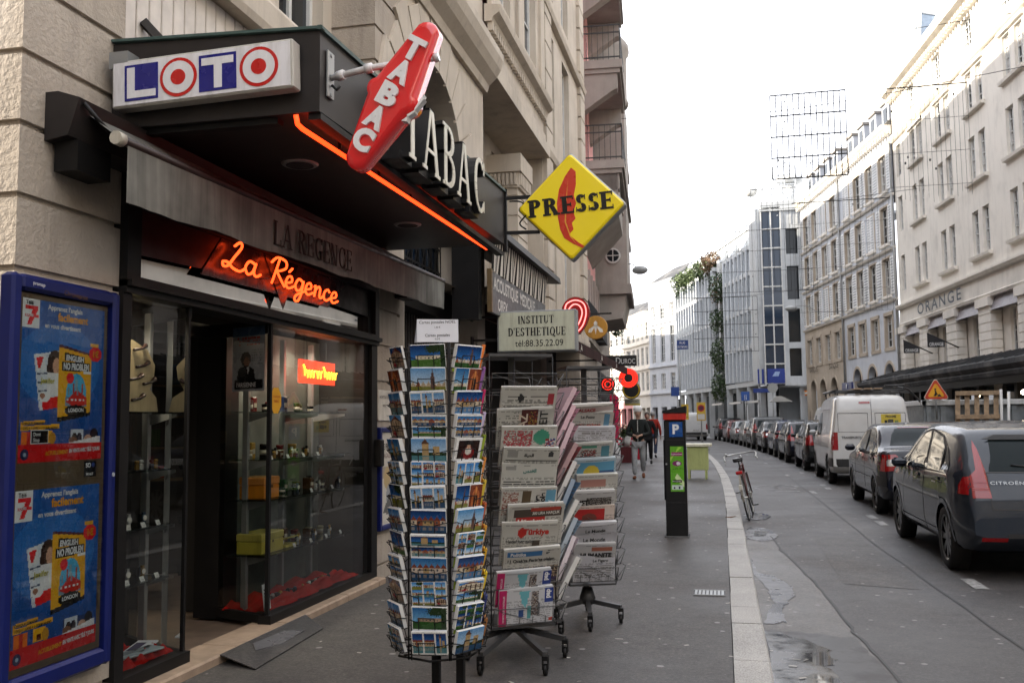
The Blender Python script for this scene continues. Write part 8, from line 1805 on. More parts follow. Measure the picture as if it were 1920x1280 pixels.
# ------------------------------------------------------------------ people
def skinned(name, joints, bones, parent, mat, sub=2, root=0):
 me = bpy.data.meshes.new(name); names = list(joints); inv = wmat(parent).inverted()
 me.from_pydata([tuple(inv @ V(joints[n][0])) for n in names], [(names.index(a), names.index(b_)) for a, b_ in bones], [])
 me.materials.append(MATS[mat]); o = bpy.data.objects.new(name, me); COL.objects.link(o); o.parent = parent
 md = o.modifiers.new('skin', 'SKIN'); md.use_smooth_shade = True
 for i, n in enumerate(names):
  r = joints[n][1]; r = r if isinstance(r, tuple) else (r, r); me.skin_vertices[0].data[i].radius = r; me.skin_vertices[0].data[i].use_root = i == root
 s_ = o.modifiers.new('sub', 'SUBSURF'); s_.levels = sub; s_.render_levels = sub
 return o
plain('skin', (.42, .25, .18), .5, var=.1); plain('hair_dark', (.03, .02, .015), .7); plain('hair_grey', (.3, .29, .28), .7)
def clothc(name, c): plain(name, c, .85, var=.25, scale=9, bmp=.3, bscale=40, spec=.2)
for n_, c_ in (('jacket_dark', (.018, .021, .02)), ('trousers_grey', (.3, .31, .32)), ('shoe_brown', (.13, .045, .02)), ('wool_white', (.86, .85, .83)), ('coat_black', (.012, .012, .013)), ('jacket_red', (.33, .03, .02)), ('jeans', (.03, .04, .07)), ('bag_red', (.4, .02, .04))): clothc(n_, c_)
def person(label, x, y, h, face, top, legs, shoe, hat=None, hair='hair_dark', arms='front', stride=.2, long=False):
 """face: -1 walks towards the camera, +1 away"""
 s_ = h / 1.78; t = thing('person', label, 'person', (x, y, 0)); f = face
 J = lambda a, b_, c: (x + a * s_, y + f * b_ * s_, c * s_)
 R_ = lambda r: r * s_ if not isinstance(r, tuple) else (r[0] * s_, r[1] * s_)
 hipz = .92; fl, bk = stride, -stride
 ft = {'l': fl, 'r': bk}
 if arms == 'front': hand = {s: (s * .07, .24, 1.08) for s in (-1, 1)}; elb = {s: (s * .27, .02, 1.12) for s in (-1, 1)}
 else: hand = {s: (s * .28, .12 * s, .82) for s in (-1, 1)}; elb = {s: (s * .27, -.03, 1.12) for s in (-1, 1)}
 B_ = {'hip': (J(0, 0, hipz), R_((.13, .1))), 'waist': (J(0, 0, 1.1), R_((.12, .095))), 'chest': (J(0, .01, 1.32), R_((.14, .1))), 'neck0': (J(0, 0, 1.48), R_(.055)), 'neck': (J(0, .01, 1.55), R_(.05)), 'head': (J(0, .02, 1.64), R_((.072, .085))), 'crown': (J(0, .015, 1.72), R_((.065, .08)))}
 E_ = [('hip', 'waist'), ('waist', 'chest'), ('chest', 'neck0'), ('neck0', 'neck'), ('neck', 'head'), ('head', 'crown')]
 for s, k in ((-1, 'l'), (1, 'r')):
  B_['sh' + k] = (J(s * .17, 0, 1.42), R_(.06)); B_['el' + k] = (J(*elb[s]), R_(.042)); B_['wr' + k] = (J(*hand[s]), R_(.028)); E_ += [('chest', 'sh' + k), ('sh' + k, 'el' + k), ('el' + k, 'wr' + k)]
  B_['th' + k] = (J(s * .09, 0, .86), R_(.085)); B_['kn' + k] = (J(s * .095, ft[k] * .55 + .05, .49), R_(.058)); B_['an' + k] = (J(s * .09, ft[k] - (.06 if ft[k] < 0 else 0), .1 + (.07 if ft[k] < 0 else 0)), R_(.04)); E_ += [('hip', 'th' + k), ('th' + k, 'kn' + k), ('kn' + k, 'an' + k)]
  hx_, hy, hz = hand[s]                               # palm and five fingers
  d = V((-s * .4, .5, -.2)) if arms == 'front' else V((0, .1, -1)); d.normalize()
  B_['pa' + k] = (J(hx_ + d.x * .06, hy + d.y * .06, hz + d.z * .06), R_((.034, .018))); E_.append(('wr' + k, 'pa' + k))
  for q in range(5):
   o = (q - 2) * .015; L = (.05, .075, .08, .075, .06)[q]; side = V((0, 0, 1)) if arms == 'front' else V((0, 1, 0))
   e1 = V((hx_, hy, hz)) + d * (.06 + L * .5) + side * o; e2 = e1 + d * L * .4 + V((-s * .02, .0, -.012))
   B_[f'f{q}{k}'] = (J(*e1), R_(.009)); B_[f'g{q}{k}'] = (J(*e2), R_(.008)); E_ += [('pa' + k, f'f{q}{k}'), (f'f{q}{k}', f'g{q}{k}')]
 skinned('body', B_, E_, t, 'skin')
 g = 1.22
 keep = ['hip', 'waist', 'chest', 'neck0'] + [a + k for a in ('sh', 'el', 'wr') for k in 'lr']
 Jk = {n_: (B_[n_][0], tuple(q * (g if n_[:2] not in ('wr',) else 1.5) for q in (B_[n_][1] if isinstance(B_[n_][1], tuple) else (B_[n_][1],) * 2))) for n_ in keep}
 Jk['hip'] = (J(0, 0, .84 if not long else .7), R_((.165, .125) if not long else (.19, .16))); Jk['waist'] = (Jk['waist'][0], R_((.155, .125))); Jk['chest'] = (Jk['chest'][0], R_((.175, .13))); Jk['neck0'] = (Jk['neck0'][0], R_(.08))
 for k, s in (('l', -1), ('r', 1)): q = B_['wr' + k][0]; e = B_['el' + k][0]; Jk['wr' + k] = (tuple(V(q) + (V(e) - V(q)) * .12), R_(.042)); Jk['el' + k] = (e, R_(.06)); Jk['sh' + k] = (B_['sh' + k][0], R_(.08))
 skinned('jacket' if not long else 'coat', Jk, [e for e in E_ if e[0] in keep and e[1] in keep], t, top)
 lk = ['hip'] + [a + k for a in ('th', 'kn', 'an') for k in 'lr']
 Jl = {n_: (B_[n_][0], tuple(q * 1.2 for q in (B_[n_][1] if isinstance(B_[n_][1], tuple) else (B_[n_][1],) * 2))) for n_ in lk}
 for k in 'lr': Jl['an' + k] = (Jl['an' + k][0], R_(.062)); Jl['kn' + k] = (Jl['kn' + k][0], R_(.075))
 skinned('trousers', Jl, [e for e in E_ if e[0] in lk and e[1] in lk], t, legs)
 for k, s in (('l', -1), ('r', 1)):
  a = B_['an' + k][0]; lift = .05 if ft[k] < 0 else 0
  skinned('shoe', {'a': ((a[0], a[1] - f * .03 * s_, max(.045, a[2] - .06 * s_)), R_((.045, .05))), 'b': ((a[0] + s * .01, a[1] + f * .09 * s_, .04 + lift * .3), R_((.045, .04))), 'c': ((a[0] + s * .015, a[1] + f * .18 * s_, .032), R_((.04, .028)))}, [('a', 'b'), ('b', 'c')], t, shoe)
 hc = V(J(0, .02, 1.655))
 b = B('skin'); b.ball(tuple(hc + V((0, f * .005, -.015))), (.075 * s_, .09 * s_, .115 * s_), 14, 10); b.ball(tuple(hc + V((0, f * .092 * s_, -.02 * s_))), (.012, .018, .022), 8, 6)
 for s in (-1, 1):
  b.ball(tuple(hc + V((s * .076 * s_, 0, -.01))), (.012, .022, .032), 8, 6); b.ball(tuple(hc + V((s * .03, f * .08 * s_, .012))), (.013, .008, .007), 6, 4, hx('#201510'), 'satin')
 b.ball(tuple(hc + V((0, f * .082 * s_, -.062 * s_))), (.024, .01, .007), 8, 4, hx('#7a3a34'), 'satin'); b.build('face', t)
 if hat:
  b = B(hat); b.lathe([(.1 * s_, -.005), (.112 * s_, .012), (.112 * s_, .055), (.117 * s_, .062), (.11 * s_, .1), (.086 * s_, .145), (.045 * s_, .172), (.006, .178)], 18, (hc.x, hc.y - f * .005, hc.z + .02 * s_)); b.build('beanie', t)
 else:
  b = B(hair); b.ball(tuple(hc + V((0, -f * .018, .03))), (.09 * s_, .1 * s_, .1 * s_), 12, 8); b.build('hair', t)
 return t, J
t, J = person('person in white beanie, dark jacket and grey trousers walking while holding a phone', -2.06, 23.6, 1.77, -1, 'jacket_dark', 'trousers_grey', 'shoe_brown', 'wool_white', stride=.17)
b = B('satin', hx('#b9b9b4')); p0, p1 = J(0, .15, 1.46), J(0, .17, .86); b.prism([(p0[0] - .008, p0[1] - .0, p0[2]), (p0[0] + .008, p0[1], p0[2]), (p1[0] + .008, p1[1], p1[2]), (p1[0] - .008, p1[1], p1[2])], (0, -.012, 0)); b.build('zip', t)
b = B('satin', (.01, .01, .012)); q = J(0, .3, 1.1); b.bbox((q[0] - .035, q[1] - .005, q[2] - .07), (q[0] + .035, q[1] + .006, q[2] + .07), .004); small('phone', 'dark phone held in both hands by the walker in the beanie', 'phone', b, q)
t2, J2 = person('person in a long black coat farther along the pavement behind the walker', -2.42, 31.2, 1.72, -1, 'coat_black', 'coat_black', 'coat_black', None, 'hair_dark', 'side', .12, True)
q = J2(-.34, .05, .45); b = B('bag_red'); b.bbox((q[0] - .12, q[1] - .06, q[2] - .28), (q[0] + .12, q[1] + .06, q[2] + .1), .02); b.tube(catmull([(q[0] - .07, q[1], q[2] + .1), (q[0], q[1], q[2] + .34), (q[0] + .07, q[1], q[2] + .1)]), .008, 5); small('shopping_bag', 'bright red carrier bag held by the person in the black coat', 'bag', b, q)
person('grey haired person in a red jacket and jeans walking away down the pavement', -2.62, 36.5, 1.78, 1, 'jacket_red', 'jeans', 'coat_black', None, 'hair_grey', 'side', .16)
# ------------------------------------------------------------------ cars
def carpaint(name, c, rough=.5, metal=.35):
 m, nt, b = newmat(name); f = noise(nt, 3, 4); nt.links.new(ramp(nt, f, [(.3, mix(c, (.1, .095, .085), .12)), (.7, c)]), b.inputs['Base Color'])
 setin(b, Roughness=rough, Metallic=metal); b.inputs['Coat Weight'].default_value = .7; b.inputs['Specular IOR Level'].default_value = .06; b.inputs['Coat Roughness'].default_value = .05
for n_, c_ in (('car_graphite', (.022, .03, .043)), ('car_navy', (.006, .0075, .016)), ('car_black', (.005, .0055, .0065)), ('car_white', (.62, .62, .61)), ('car_silver', (.22, .235, .24)), ('car_blue', (.01, .018, .045)), ('car_red', (.12, .015, .014)), ('car_grey', (.03, .032, .034))): carpaint(n_, c_, metal=0.)
m, nt, b = newmat('car_glass'); setin(b, Roughness=.03); b.inputs['Base Color'].default_value = (.012, .015, .017, 1); b.inputs['IOR'].default_value = 1.16; b.inputs['Base Color'].default_value = (.014, .02, .022, 1)
plain('rubber', (.012, .012, .012), .75); plain('trim_black', (.018, .018, .019), .5)
m, nt, b = newmat('tail_red'); setin(b, Roughness=.12); b.inputs['Base Color'].default_value = (.17, .004, .006, 1); b.inputs['Coat Weight'].default_value = .4; b.inputs['Emission Color'].default_value = (.7, .02, .02, 1); b.inputs['Emission Strength'].default_value = .025
m, nt, b = newmat('lamp_clear'); setin(b, Roughness=.1, Metallic=.6); b.inputs['Base Color'].default_value = (.6, .6, .6, 1)
def interp(P, x):
 if x <= P[0][0]: return P[0][1]
 for (a, za), (c, zc) in zip(P, P[1:]):
  if x <= c: return za + (zc - za) * (x - a) / (c - a)
 return P[-1][1]
def smooth(P, n=6):
 out = []
 for k in range(len(P) - 1):
  p0, p1, p2, p3 = P[max(k - 1, 0)], P[k], P[k + 1], P[min(k + 2, len(P) - 1)]
  d1 = (p2[1] - p0[1]) / max(p2[0] - p0[0], 1e-6); d2 = (p3[1] - p1[1]) / max(p3[0] - p1[0], 1e-6); h = p2[0] - p1[0]
  for i in range(n):
   t = i / n; out.append((p1[0] + h * t, (2 * t ** 3 - 3 * t * t + 1) * p1[1] + (t ** 3 - 2 * t * t + t) * h * d1 + (-2 * t ** 3 + 3 * t * t) * p2[1] + (t ** 3 - t * t) * h * d2))
 out.append(P[-1]); return out
def make_car(nm, label, S, X, Y, head, paint, group='cars parked along the kerb', detail=True):
 """S: shape; local x runs from the tail to the nose. X, Y: centre of the tail on the road"""
 t = thing(nm, label, 'van' if 'van' in nm else 'car', (X, Y, RZ), 0, group); t.rotation_euler = (0, 0, pi / 2 + head)
 MT = wmat(t); L, W, ZB, belt, tum = S['L'], S['W'], S.get('zb', .24), S['belt'], S['tum']
 top = smooth(S['top'], 8); xr, xf, wr = S['xr'], S['xf'], S.get('wr', .31)
 xs = sorted(set([0, .012, .025, .045, .07, .1, .135, .175, .22, .27, .33, .4] + [round(.48 + .09 * k, 3) for k in range(int((L - .95) / .09))] + [L - q for q in (.42, .34, .27, .21, .16, .11, .07, .04, .02, 0)]))
 def wp(x):
  a = max(0, 1 - x / .6); c = max(0, 1 - (L - x) / .9); return W * (1 - S.get('tr', .13) * a ** 2.4 - .2 * c ** 2.6)
 def zb(x): return ZB + .16 * max(0, 1 - x / .3) ** 2 + .05 * max(0, 1 - (L - x) / .5) ** 2
 def side(x, z, zt):
  y = wp(x)
  if z < .5: y *= 1 - .1 * ((.5 - z) / .35) ** 2
  elif z > belt: y -= tum * (z - belt) + .03 * min(1, (z - belt) / .1)
  elif z > belt - .25: y -= .03 * ((z - belt + .25) / .25) ** 2 - .0
  return y
 b = B(paint); b.M = None; rings = []; NS = 12
 for x in xs:
  zt = interp(top, x); z0 = min(zb(x), zt - .05); r = min(S.get('rr', .11), (zt - z0) * .35); ring = []
  ring.append((0, z0)); ring.append((side(x, z0, zt) * .86, z0));
  for k in range(NS + 1):
   z = z0 + .03 + (zt - r - z0 - .03) * k / NS; ring.append((side(x, z, zt), z))
  ye = side(x, zt - r, zt)
  for k in range(1, 5): a = pi / 2 * k / 4; ring.append((ye - r * 1.1 * (1 - cos(a)), zt - r + r * sin(a)))
  yt = ring[-1][0]; ring += [(yt * .66, zt + .012), (yt * .33, zt + .018), (0, zt + .02)]
  full = [(-y, z) for y, z in ring[::-1]][:-1] + ring[0:0] ; left = [(-y, z) for y, z in ring[1:-1]][::-1]
  loop = ring + left                                   # bottom centre, right side up, top centre, left side down
  rings.append([V((x, y, z)) for y, z in loop])
 nR = len(rings[0]); vid = [[b.p(q) for q in rg] for rg in rings]
 quads = []
 for i in range(len(xs) - 1):
  for k in range(nR): quads.append((vid[i][k], vid[i + 1][k], vid[i + 1][(k + 1) % nR], vid[i][(k + 1) % nR]))
 quads.append(tuple(vid[0])); quads.append(tuple(vid[-1][::-1]))
 bv = BVHTree.FromPolygons([tuple(q) for q in b.v], quads)
 def inarch(c): return abs(c.y) > .45 and any((c.x - wx) ** 2 + (c.z - wr) ** 2 < (wr + .055) ** 2 for wx in (xr, xf))
 for q in quads:
  c = sum((b.v[i] for i in q), V((0, 0, 0))) / len(q)
  if len(q) == 4 and inarch(c): continue
  b.face(q, sm=len(q) == 4)
 b.v = [MT @ q for q in b.v]; b.build('body', t)
 def hit(o, d):
  h = bv.ray_cast(V(o), V(d)); return h[0]
 def decal(bb_, pts, mode, off=.004, n=14, m_=5, col=None, mat=None):
  """lay a patch, convex along its first axis, on the body: mode 'l'/'r' sides (x, z), 'b' tail (y, z), 'f' nose (y, z)"""
  x0, x1 = min(p[0] for p in pts), max(p[0] for p in pts); G = []
  for i in range(n + 1):
   x = x0 + (x1 - x0) * min(max(i / n, .0005), .9995); zs = []
   for k in range(len(pts)):
    (xa, za), (xb, zb_) = pts[k], pts[(k + 1) % len(pts)]
    if (xa <= x) != (xb <= x): zs.append(za + (x - xa) / (xb - xa) * (zb_ - za))
   if len(zs) < 2: G.append(None); continue
   lo_, hi_ = min(zs), max(zs); colv = []
   for j in range(m_ + 1):
    z = lo_ + (hi_ - lo_) * j / m_
    if mode in 'lr': s = 1 if mode == 'l' else -1; h = hit((x, s * 3, z), (0, -s, 0)); q = h + V((0, s * off, 0)) if h else None
    elif mode == 'b': h = hit((-2, x, z), (1, 0, 0)); q = h + V((-off, 0, off * .4)) if h else None
    else: h = hit((L + 2, x, z), (-1, 0, 0)); q = h + V((off, 0, off * .4)) if h else None
    colv.append(bb_.p(MT @ q) if q is not None else None)
   G.append(colv)
  for a, c in zip(G, G[1:]):
   if a is None or c is None: continue
   for j in range(m_):
    f = (a[j], c[j], c[j + 1], a[j + 1])
    if None not in f: bb_.face(f, col, mat, True)
 sides = 'lr' if True else 'l'
 for sd in sides:
  for pl in S['side_win']: g = B('car_glass'); decal(g, pl, sd, .004, 18, 6); g.build('side_window', t)
  g = B('trim_black')
  for pl in S.get('side_trim', []): decal(g, pl, sd, .002, 24, 5)
  for wx in (xr, xf):
   q = [(wx + (wr + .075) * cos(radians(a)), wr + (wr + .075) * sin(radians(a))) for a in range(0, 181, 12)]
   for (xa, za), (xb, zb_) in zip(q, q[1:]):
    k = (wr + .025) / (wr + .075); s = 1 if sd == 'l' else -1; P4 = []
    for px_, pz in ((xa, za), (xb, zb_), (wx + (xb - wx) * k, wr + (zb_ - wr) * k), (wx + (xa - wx) * k, wr + (za - wr) * k)):
     h = hit((px_, s * 3, pz), (0, -s, 0)); P4.append(MT @ (V((px_, (h.y if h else s * W * .95) + s * .006, pz))))
    g.poly(P4, mat=paint if not S.get('plastic') else 'trim_black')
  for x, zl, zh, sl in S.get('seams', []): decal(g, [(x, zl), (x + .012, zl), (x + .012 + sl, zh), (x + sl, zh)] if zl != zh else [(x, zl), (x + sl, zl), (x + sl, zl + .012), (x, zl + .012)], sd, .003, 3 if zl != zh else 14, 8 if zl != zh else 1)
  for x, z in S.get('handles', []): decal(g, [(x, z), (x + .2, z), (x + .2, z + .035), (x, z + .035)], sd, .014, 4, 2, mat=paint)
  g.build('side_trim', t)
 for wx in (xr, xf):
  for s in (-1, 1):
   g = B('rubber'); yo = s * (W - .015); prof = [(wr - .09, -.0), (wr - .03, .008), (wr, -.02), (wr, -.17), (wr - .09, -.18)]
   rs = []
   for r_, d in prof: rs.append([g.p(MT @ V((wx + r_ * cos(2 * pi * k / 28), yo + s * d, wr + r_ * sin(2 * pi * k / 28)))) for k in range(28)])
   for a, c in zip(rs, rs[1:]):
    for k in range(28): g.face((a[k], a[(k + 1) % 28], c[(k + 1) % 28], c[k]), sm=True)
   w_ = g.build('wheel', t)
   g = B('metal', hx('#8d8f90') if S.get('alloy') else hx('#77797a')); hub = MT @ V((wx, yo - s * .035, wr))
   for k in range(S.get('spokes', 9)):
    a0 = 2 * pi * k / S.get('spokes', 9); wd = .16
    pts = [MT @ V((wx + r_ * cos(a0 + o_), yo - s * dd, wr + r_ * sin(a0 + o_))) for r_, o_, dd in ((.05, -.5, .02), (wr - .085, -wd, .02), (wr - .085, wd, .02), (.05, .5, .02))]
    g.poly(pts)
   n_ = 24
   for k in range(n_):
    a0, a1 = 2 * pi * k / n_, 2 * pi * (k + 1) / n_
    g.poly([MT @ V((wx + r_ * cos(a_), yo - s * dd, wr + r_ * sin(a_))) for r_, a_, dd in ((wr - .105, a0, .012), (wr - .085, a0, .0), (wr - .085, a1, .0), (wr - .105, a1, .012))])
    g.poly([MT @ V((wx, yo - s * .06, wr)), MT @ V((wx + (wr - .09) * cos(a0), yo - s * .06, wr + (wr - .09) * sin(a0))), MT @ V((wx + (wr - .09) * cos(a1), yo - s * .06, wr + (wr - .09) * sin(a1)))], mat='rubber')
    g.poly([MT @ V((wx, yo - s * .012, wr)), MT @ V((wx + .055 * cos(a0), yo - s * .016, wr + .055 * sin(a0))), MT @ V((wx + .055 * cos(a1), yo - s * .016, wr + .055 * sin(a1)))])
   g.build('rim', w_)
   g = B('rubber'); n_ = 16                         # wheel housing
   for k in range(n_):
    a0, a1 = pi * 1.1 * k / n_ - .15, pi * 1.1 * (k + 1) / n_ - .15; R2 = wr + .06
    g.poly([MT @ V((wx + R2 * cos(a_), s * yy, wr + R2 * sin(a_))) for a_, yy in ((a0, W - .05), (a1, W - .05), (a1, .5), (a0, .5))])
   g.poly([MT @ V((wx + (wr + .06) * cos(pi * 1.1 * k / n_ - .15), s * .52, wr + (wr + .06) * sin(pi * 1.1 * k / n_ - .15))) for k in range(n_ + 1)])
   g.build('wheel_housing', t)
 g = B('car_glass'); decal(g, S['rear_win'], 'b', .004, 16, 7); g.build('rear_window', t)
 g = B('car_glass'); decal(g, S['wind'], 'f', .004, 16, 7); g.build('windscreen', t)
 for s in (-1, 1):
  g = B('tail_red')
  decal(g, [(s * y, z) for y, z in S['tail_b']], 'b', .006, 8, 8)
  if S.get('tail_s'): decal(g, S['tail_s'], 'l' if s > 0 else 'r', .006, 8, 8)
  tl = g.build('tail_light', t)
  if S.get('tail_lens'): g = B('lamp_clear'); decal(g, [(s * y, z) for y, z in S['tail_lens']], 'b', .009, 4, 3); g.build('lens', tl)
  g = B('lamp_clear'); decal(g, [(s * y, z) for y, z in S.get('head_f', [(.5, .62), (.78, .62), (.78, .76), (.5, .72)])], 'f', .006, 6, 4); g.build('head_light', t)
  g = B(paint); mx_, mz = S['mirror']; yy = side(mx_, mz, 2) + .02; g.bbox((0, 0, 0), (.1, .17, .11), .035) ; g.v = [MT @ V((mx_ + q.x, s * (yy + q.y), mz + q.z)) for q in g.v]; g.build('mirror', t)
 g = B('trim_black'); decal(g, S['bumper'], 'b', .008, 18, 4) if S.get('bumper') else None
 if S.get('bumper_side'):
  for sd in 'lr': decal(g, S['bumper_side'], sd, .006, 10, 3)
 decal(g, [(-.5, ZB + .16), (.5, ZB + .16), (.5, ZB + .2), (-.5, ZB + .2)], 'b', .006, 8, 2)
 for q in S.get('tail_seams', []): decal(g, q, 'b', .0035, 10, 3)
 g.build('bumper', t)
 pz = S.get('plate', .72); h = hit((-2, 0, pz), (1, 0, 0)); g = B('gloss', hx('#c4b23a') if S.get('yplate') else hx('#c9c9c6')); q = h if h else V((0, 0, pz)); g.box((-.012, -.26, -.055), (0, .26, .055));
 g.text('834 KC 67', (-.013, 0, -.035), (0, -1, 0), (0, 0, 1), .07, BLACK, depth=.001, align='c', maxw=.46); g.v = [MT @ (q + v_ + V((-.004, 0, 0))) for v_ in g.v]; g.build('number_plate', t)
 g = B('trim_black'); z_ = interp(top, S.get('ant') or .6) + .015;
 if S.get('ant'): g.tube([MT @ V((S['ant'], S.get('anty', 0), z_)), MT @ V((S['ant'] - .06, S.get('anty', 0), z_ + .03)), MT @ V((S['ant'] - .22, S.get('anty', 0), z_ + .33))], [.018, .008, .004], 6); g.build('aerial', t)
 if S.get('wiper'):
  g = B('trim_black'); y0_, z0_, y1_, z1_ = S['wiper'];
  pp = [hit((-2, y0_ + (y1_ - y0_) * k / 5, z0_ + (z1_ - z0_) * k / 5), (1, 0, 0)) for k in range(6)]; g.tube([MT @ (p_ + V((-.014, 0, .004))) for p_ in pp if p_], .007, 5); g.build('wiper', t)
 return t, MT, hit, decal
HATCH = dict(L=4.26, W=.885, belt=.93, tum=.27, xr=.80, xf=3.41, wr=.315, alloy=True, rr=.1, tr=.12,
 top=[(0, .58), (.03, .72), (.08, .88), (.14, .98), (.3, 1.17), (.47, 1.33), (.6, 1.385), (1.0, 1.435), (1.6, 1.46), (2.15, 1.43), (2.6, 1.28), (3.05, 1.05), (3.25, .97), (3.7, .89), (4.05, .78), (4.2, .64), (4.26, .5)],
 side_win=[[(.98, .97), (1.0, 1.18), (1.22, 1.31), (1.72, 1.37), (1.66, .96)], [(1.74, .955), (1.8, 1.375), (2.1, 1.34), (2.45, 1.2), (2.62, 1.08), (2.62, .95)], [(2.66, .95), (2.66, 1.06), (2.92, .95)], [(.66, 1.0), (.8, 1.14), (.95, 1.24), (.94, .98)]],
 side_trim=[[(.62, .955), (.76, 1.16), (1.2, 1.335), (1.76, 1.4), (2.12, 1.365), (2.5, 1.2), (2.95, .955), (2.9, .93)]], rear_win=[(-.6, 1.0), (-.53, 1.3), (.53, 1.3), (.6, 1.0)], wind=[(-.7, 1.02), (-.58, 1.38), (.58, 1.38), (.7, 1.02)],
 tail_b=[(.61, .76), (.63, 1.0), (.66, 1.3), (.69, 1.28), (.7, 1.03), (.775, .96), (.775, .76)], tail_s=[(.03, .79), (.06, .93), (.13, .96), (.2, .95), (.26, .88), (.26, .79)], tail_lens=None, tail_seams=[[(-.62, .655), (-.62, .664), (.62, .664), (.62, .655)], [(-.622, .66), (-.628, .98), (-.62, .98), (-.614, .66)], [(.622, .66), (.628, .98), (.62, .98), (.614, .66)], [(-.58, 1.305), (-.56, 1.345), (.56, 1.345), (.58, 1.305)], [(-.64, .99), (-.64, 1.0), (.64, 1.0), (.64, .99)]], mirror=(2.62, .93), bumper=None,
 seams=[(1.72, .3, .93, .02), (2.9, .3, .93, .0), (.96, .62, .95, -.1), (.9, .36, .36, 2.1)], handles=[(1.0, .87), (2.0, .86)], ant=.78, wiper=(0.05, 1.03, .4, 1.06), plate=.52)
SEDAN = dict(L=4.42, W=.85, belt=.92, tum=.3, xr=.82, xf=3.42, wr=.295, rr=.1, tr=.1, spokes=7,
 top=[(0, .6), (.02, .8), (.06, .97), (.14, 1.01), (.42, 1.04), (.6, 1.09), (.95, 1.3), (1.2, 1.385), (1.6, 1.42), (2.2, 1.4), (2.55, 1.27), (3.0, 1.02), (3.3, .95), (3.9, .86), (4.25, .74), (4.4, .58), (4.42, .5)],
 side_win=[[(1.0, .98), (1.12, 1.22), (1.3, 1.31), (1.74, 1.33), (1.7, .96)], [(1.8, .955), (1.84, 1.33), (2.2, 1.3), (2.55, 1.14), (2.78, .97)], [(.74, .99), (1.02, 1.18), (.94, .985)]],
 rear_win=[(-.62, 1.08), (-.5, 1.34), (.5, 1.34), (.62, 1.08)], wind=[(-.66, 1.0), (-.54, 1.34), (.54, 1.34), (.66, 1.0)], tail_b=[(.56, .72), (.6, .96), (.84, .95), (.84, .7)], tail_s=[(.02, .7), (.06, .95), (.2, .93), (.26, .7)], tail_lens=[(.66, .78), (.66, .88), (.8, .88), (.8, .78)],
 bumper=[(-.8, .46), (-.8, .62), (.8, .62), (.8, .46)], bumper_side=[(.02, .46), (.02, .62), (.5, .62), (.5, .46)], mirror=(2.72, .94), seams=[(1.76, .3, .92, .03), (2.9, .3, .92, -.06), (1.0, .6, .92, -.14), (.9, .56, .56, 2.1)], handles=[(1.08, .84), (2.0, .83)], plate=.86, ant=None)
VAN = dict(L=4.55, W=.9, belt=1.05, tum=.13, xr=.9, xf=3.65, wr=.32, rr=.13, tr=.05, plastic=True, zb=.26,
 top=[(0, .6), (.015, 1.0), (.035, 1.5), (.07, 1.8), (.14, 1.95), (.35, 2.02), (1.2, 2.05), (2.6, 2.0), (2.95, 1.9), (3.35, 1.45), (3.6, 1.14), (3.9, 1.06), (4.3, .9), (4.5, .7), (4.55, .55)],
 side_win=[[(2.35, 1.1), (2.38, 1.66), (2.75, 1.66), (3.15, 1.3), (3.3, 1.12)]], rear_win=[(-.5, 1.2), (-.5, 1.205), (-.1, 1.205), (-.1, 1.2)], wind=[(-.7, 1.15), (-.62, 1.8), (.62, 1.8), (.7, 1.15)], tail_b=[(.74, .8), (.74, 1.2), (.87, 1.2), (.87, .8)], tail_s=[(.0, .8), (.03, 1.2), (.12, 1.2), (.12, .8)],
 bumper=[(-.86, .42), (-.86, .6), (.86, .6), (.86, .42)], bumper_side=[(.0, .42), (.0, .62), (.5, .62), (.5, .42)], mirror=(3.2, 1.12), seams=[(2.3, .4, 1.75, .0), (1.1, .4, 1.75, .0), (1.0, 1.72, 1.72, 1.3)], handles=[(2.4, 1.0), (1.2, 1.0)], plate=.74)
MPV = dict(HATCH, L=4.2, W=.88, belt=1.0, tum=.22, top=[(0, .6), (.02, .85), (.06, 1.08), (.14, 1.25), (.26, 1.48), (.36, 1.56), (.7, 1.6), (1.5, 1.63), (2.1, 1.58), (2.6, 1.4), (3.1, 1.12), (3.35, 1.02), (3.8, .92), (4.1, .76), (4.2, .55)],
 side_win=[[(.95, 1.04), (.98, 1.48), (1.68, 1.52), (1.66, 1.03)], [(1.76, 1.03), (1.8, 1.52), (2.15, 1.48), (2.6, 1.25), (2.85, 1.04)], [(.4, 1.1), (.5, 1.4), (.86, 1.47), (.86, 1.06)]], side_trim=[[(.36, 1.02), (.5, 1.47), (1.0, 1.53), (1.8, 1.56), (2.2, 1.51), (2.62, 1.29), (2.95, 1.02)]], rear_win=[(-.62, 1.12), (-.56, 1.46), (.56, 1.46), (.62, 1.12)], wind=[(-.7, 1.1), (-.6, 1.52), (.6, 1.52), (.7, 1.1)], tail_b=[(.62, .85), (.66, 1.3), (.8, 1.25), (.84, .85)], tail_s=[(.03, .86), (.1, 1.16), (.24, 1.16), (.24, .86)], tail_lens=None, xf=3.38, ant=None, wiper=None, plate=.8)
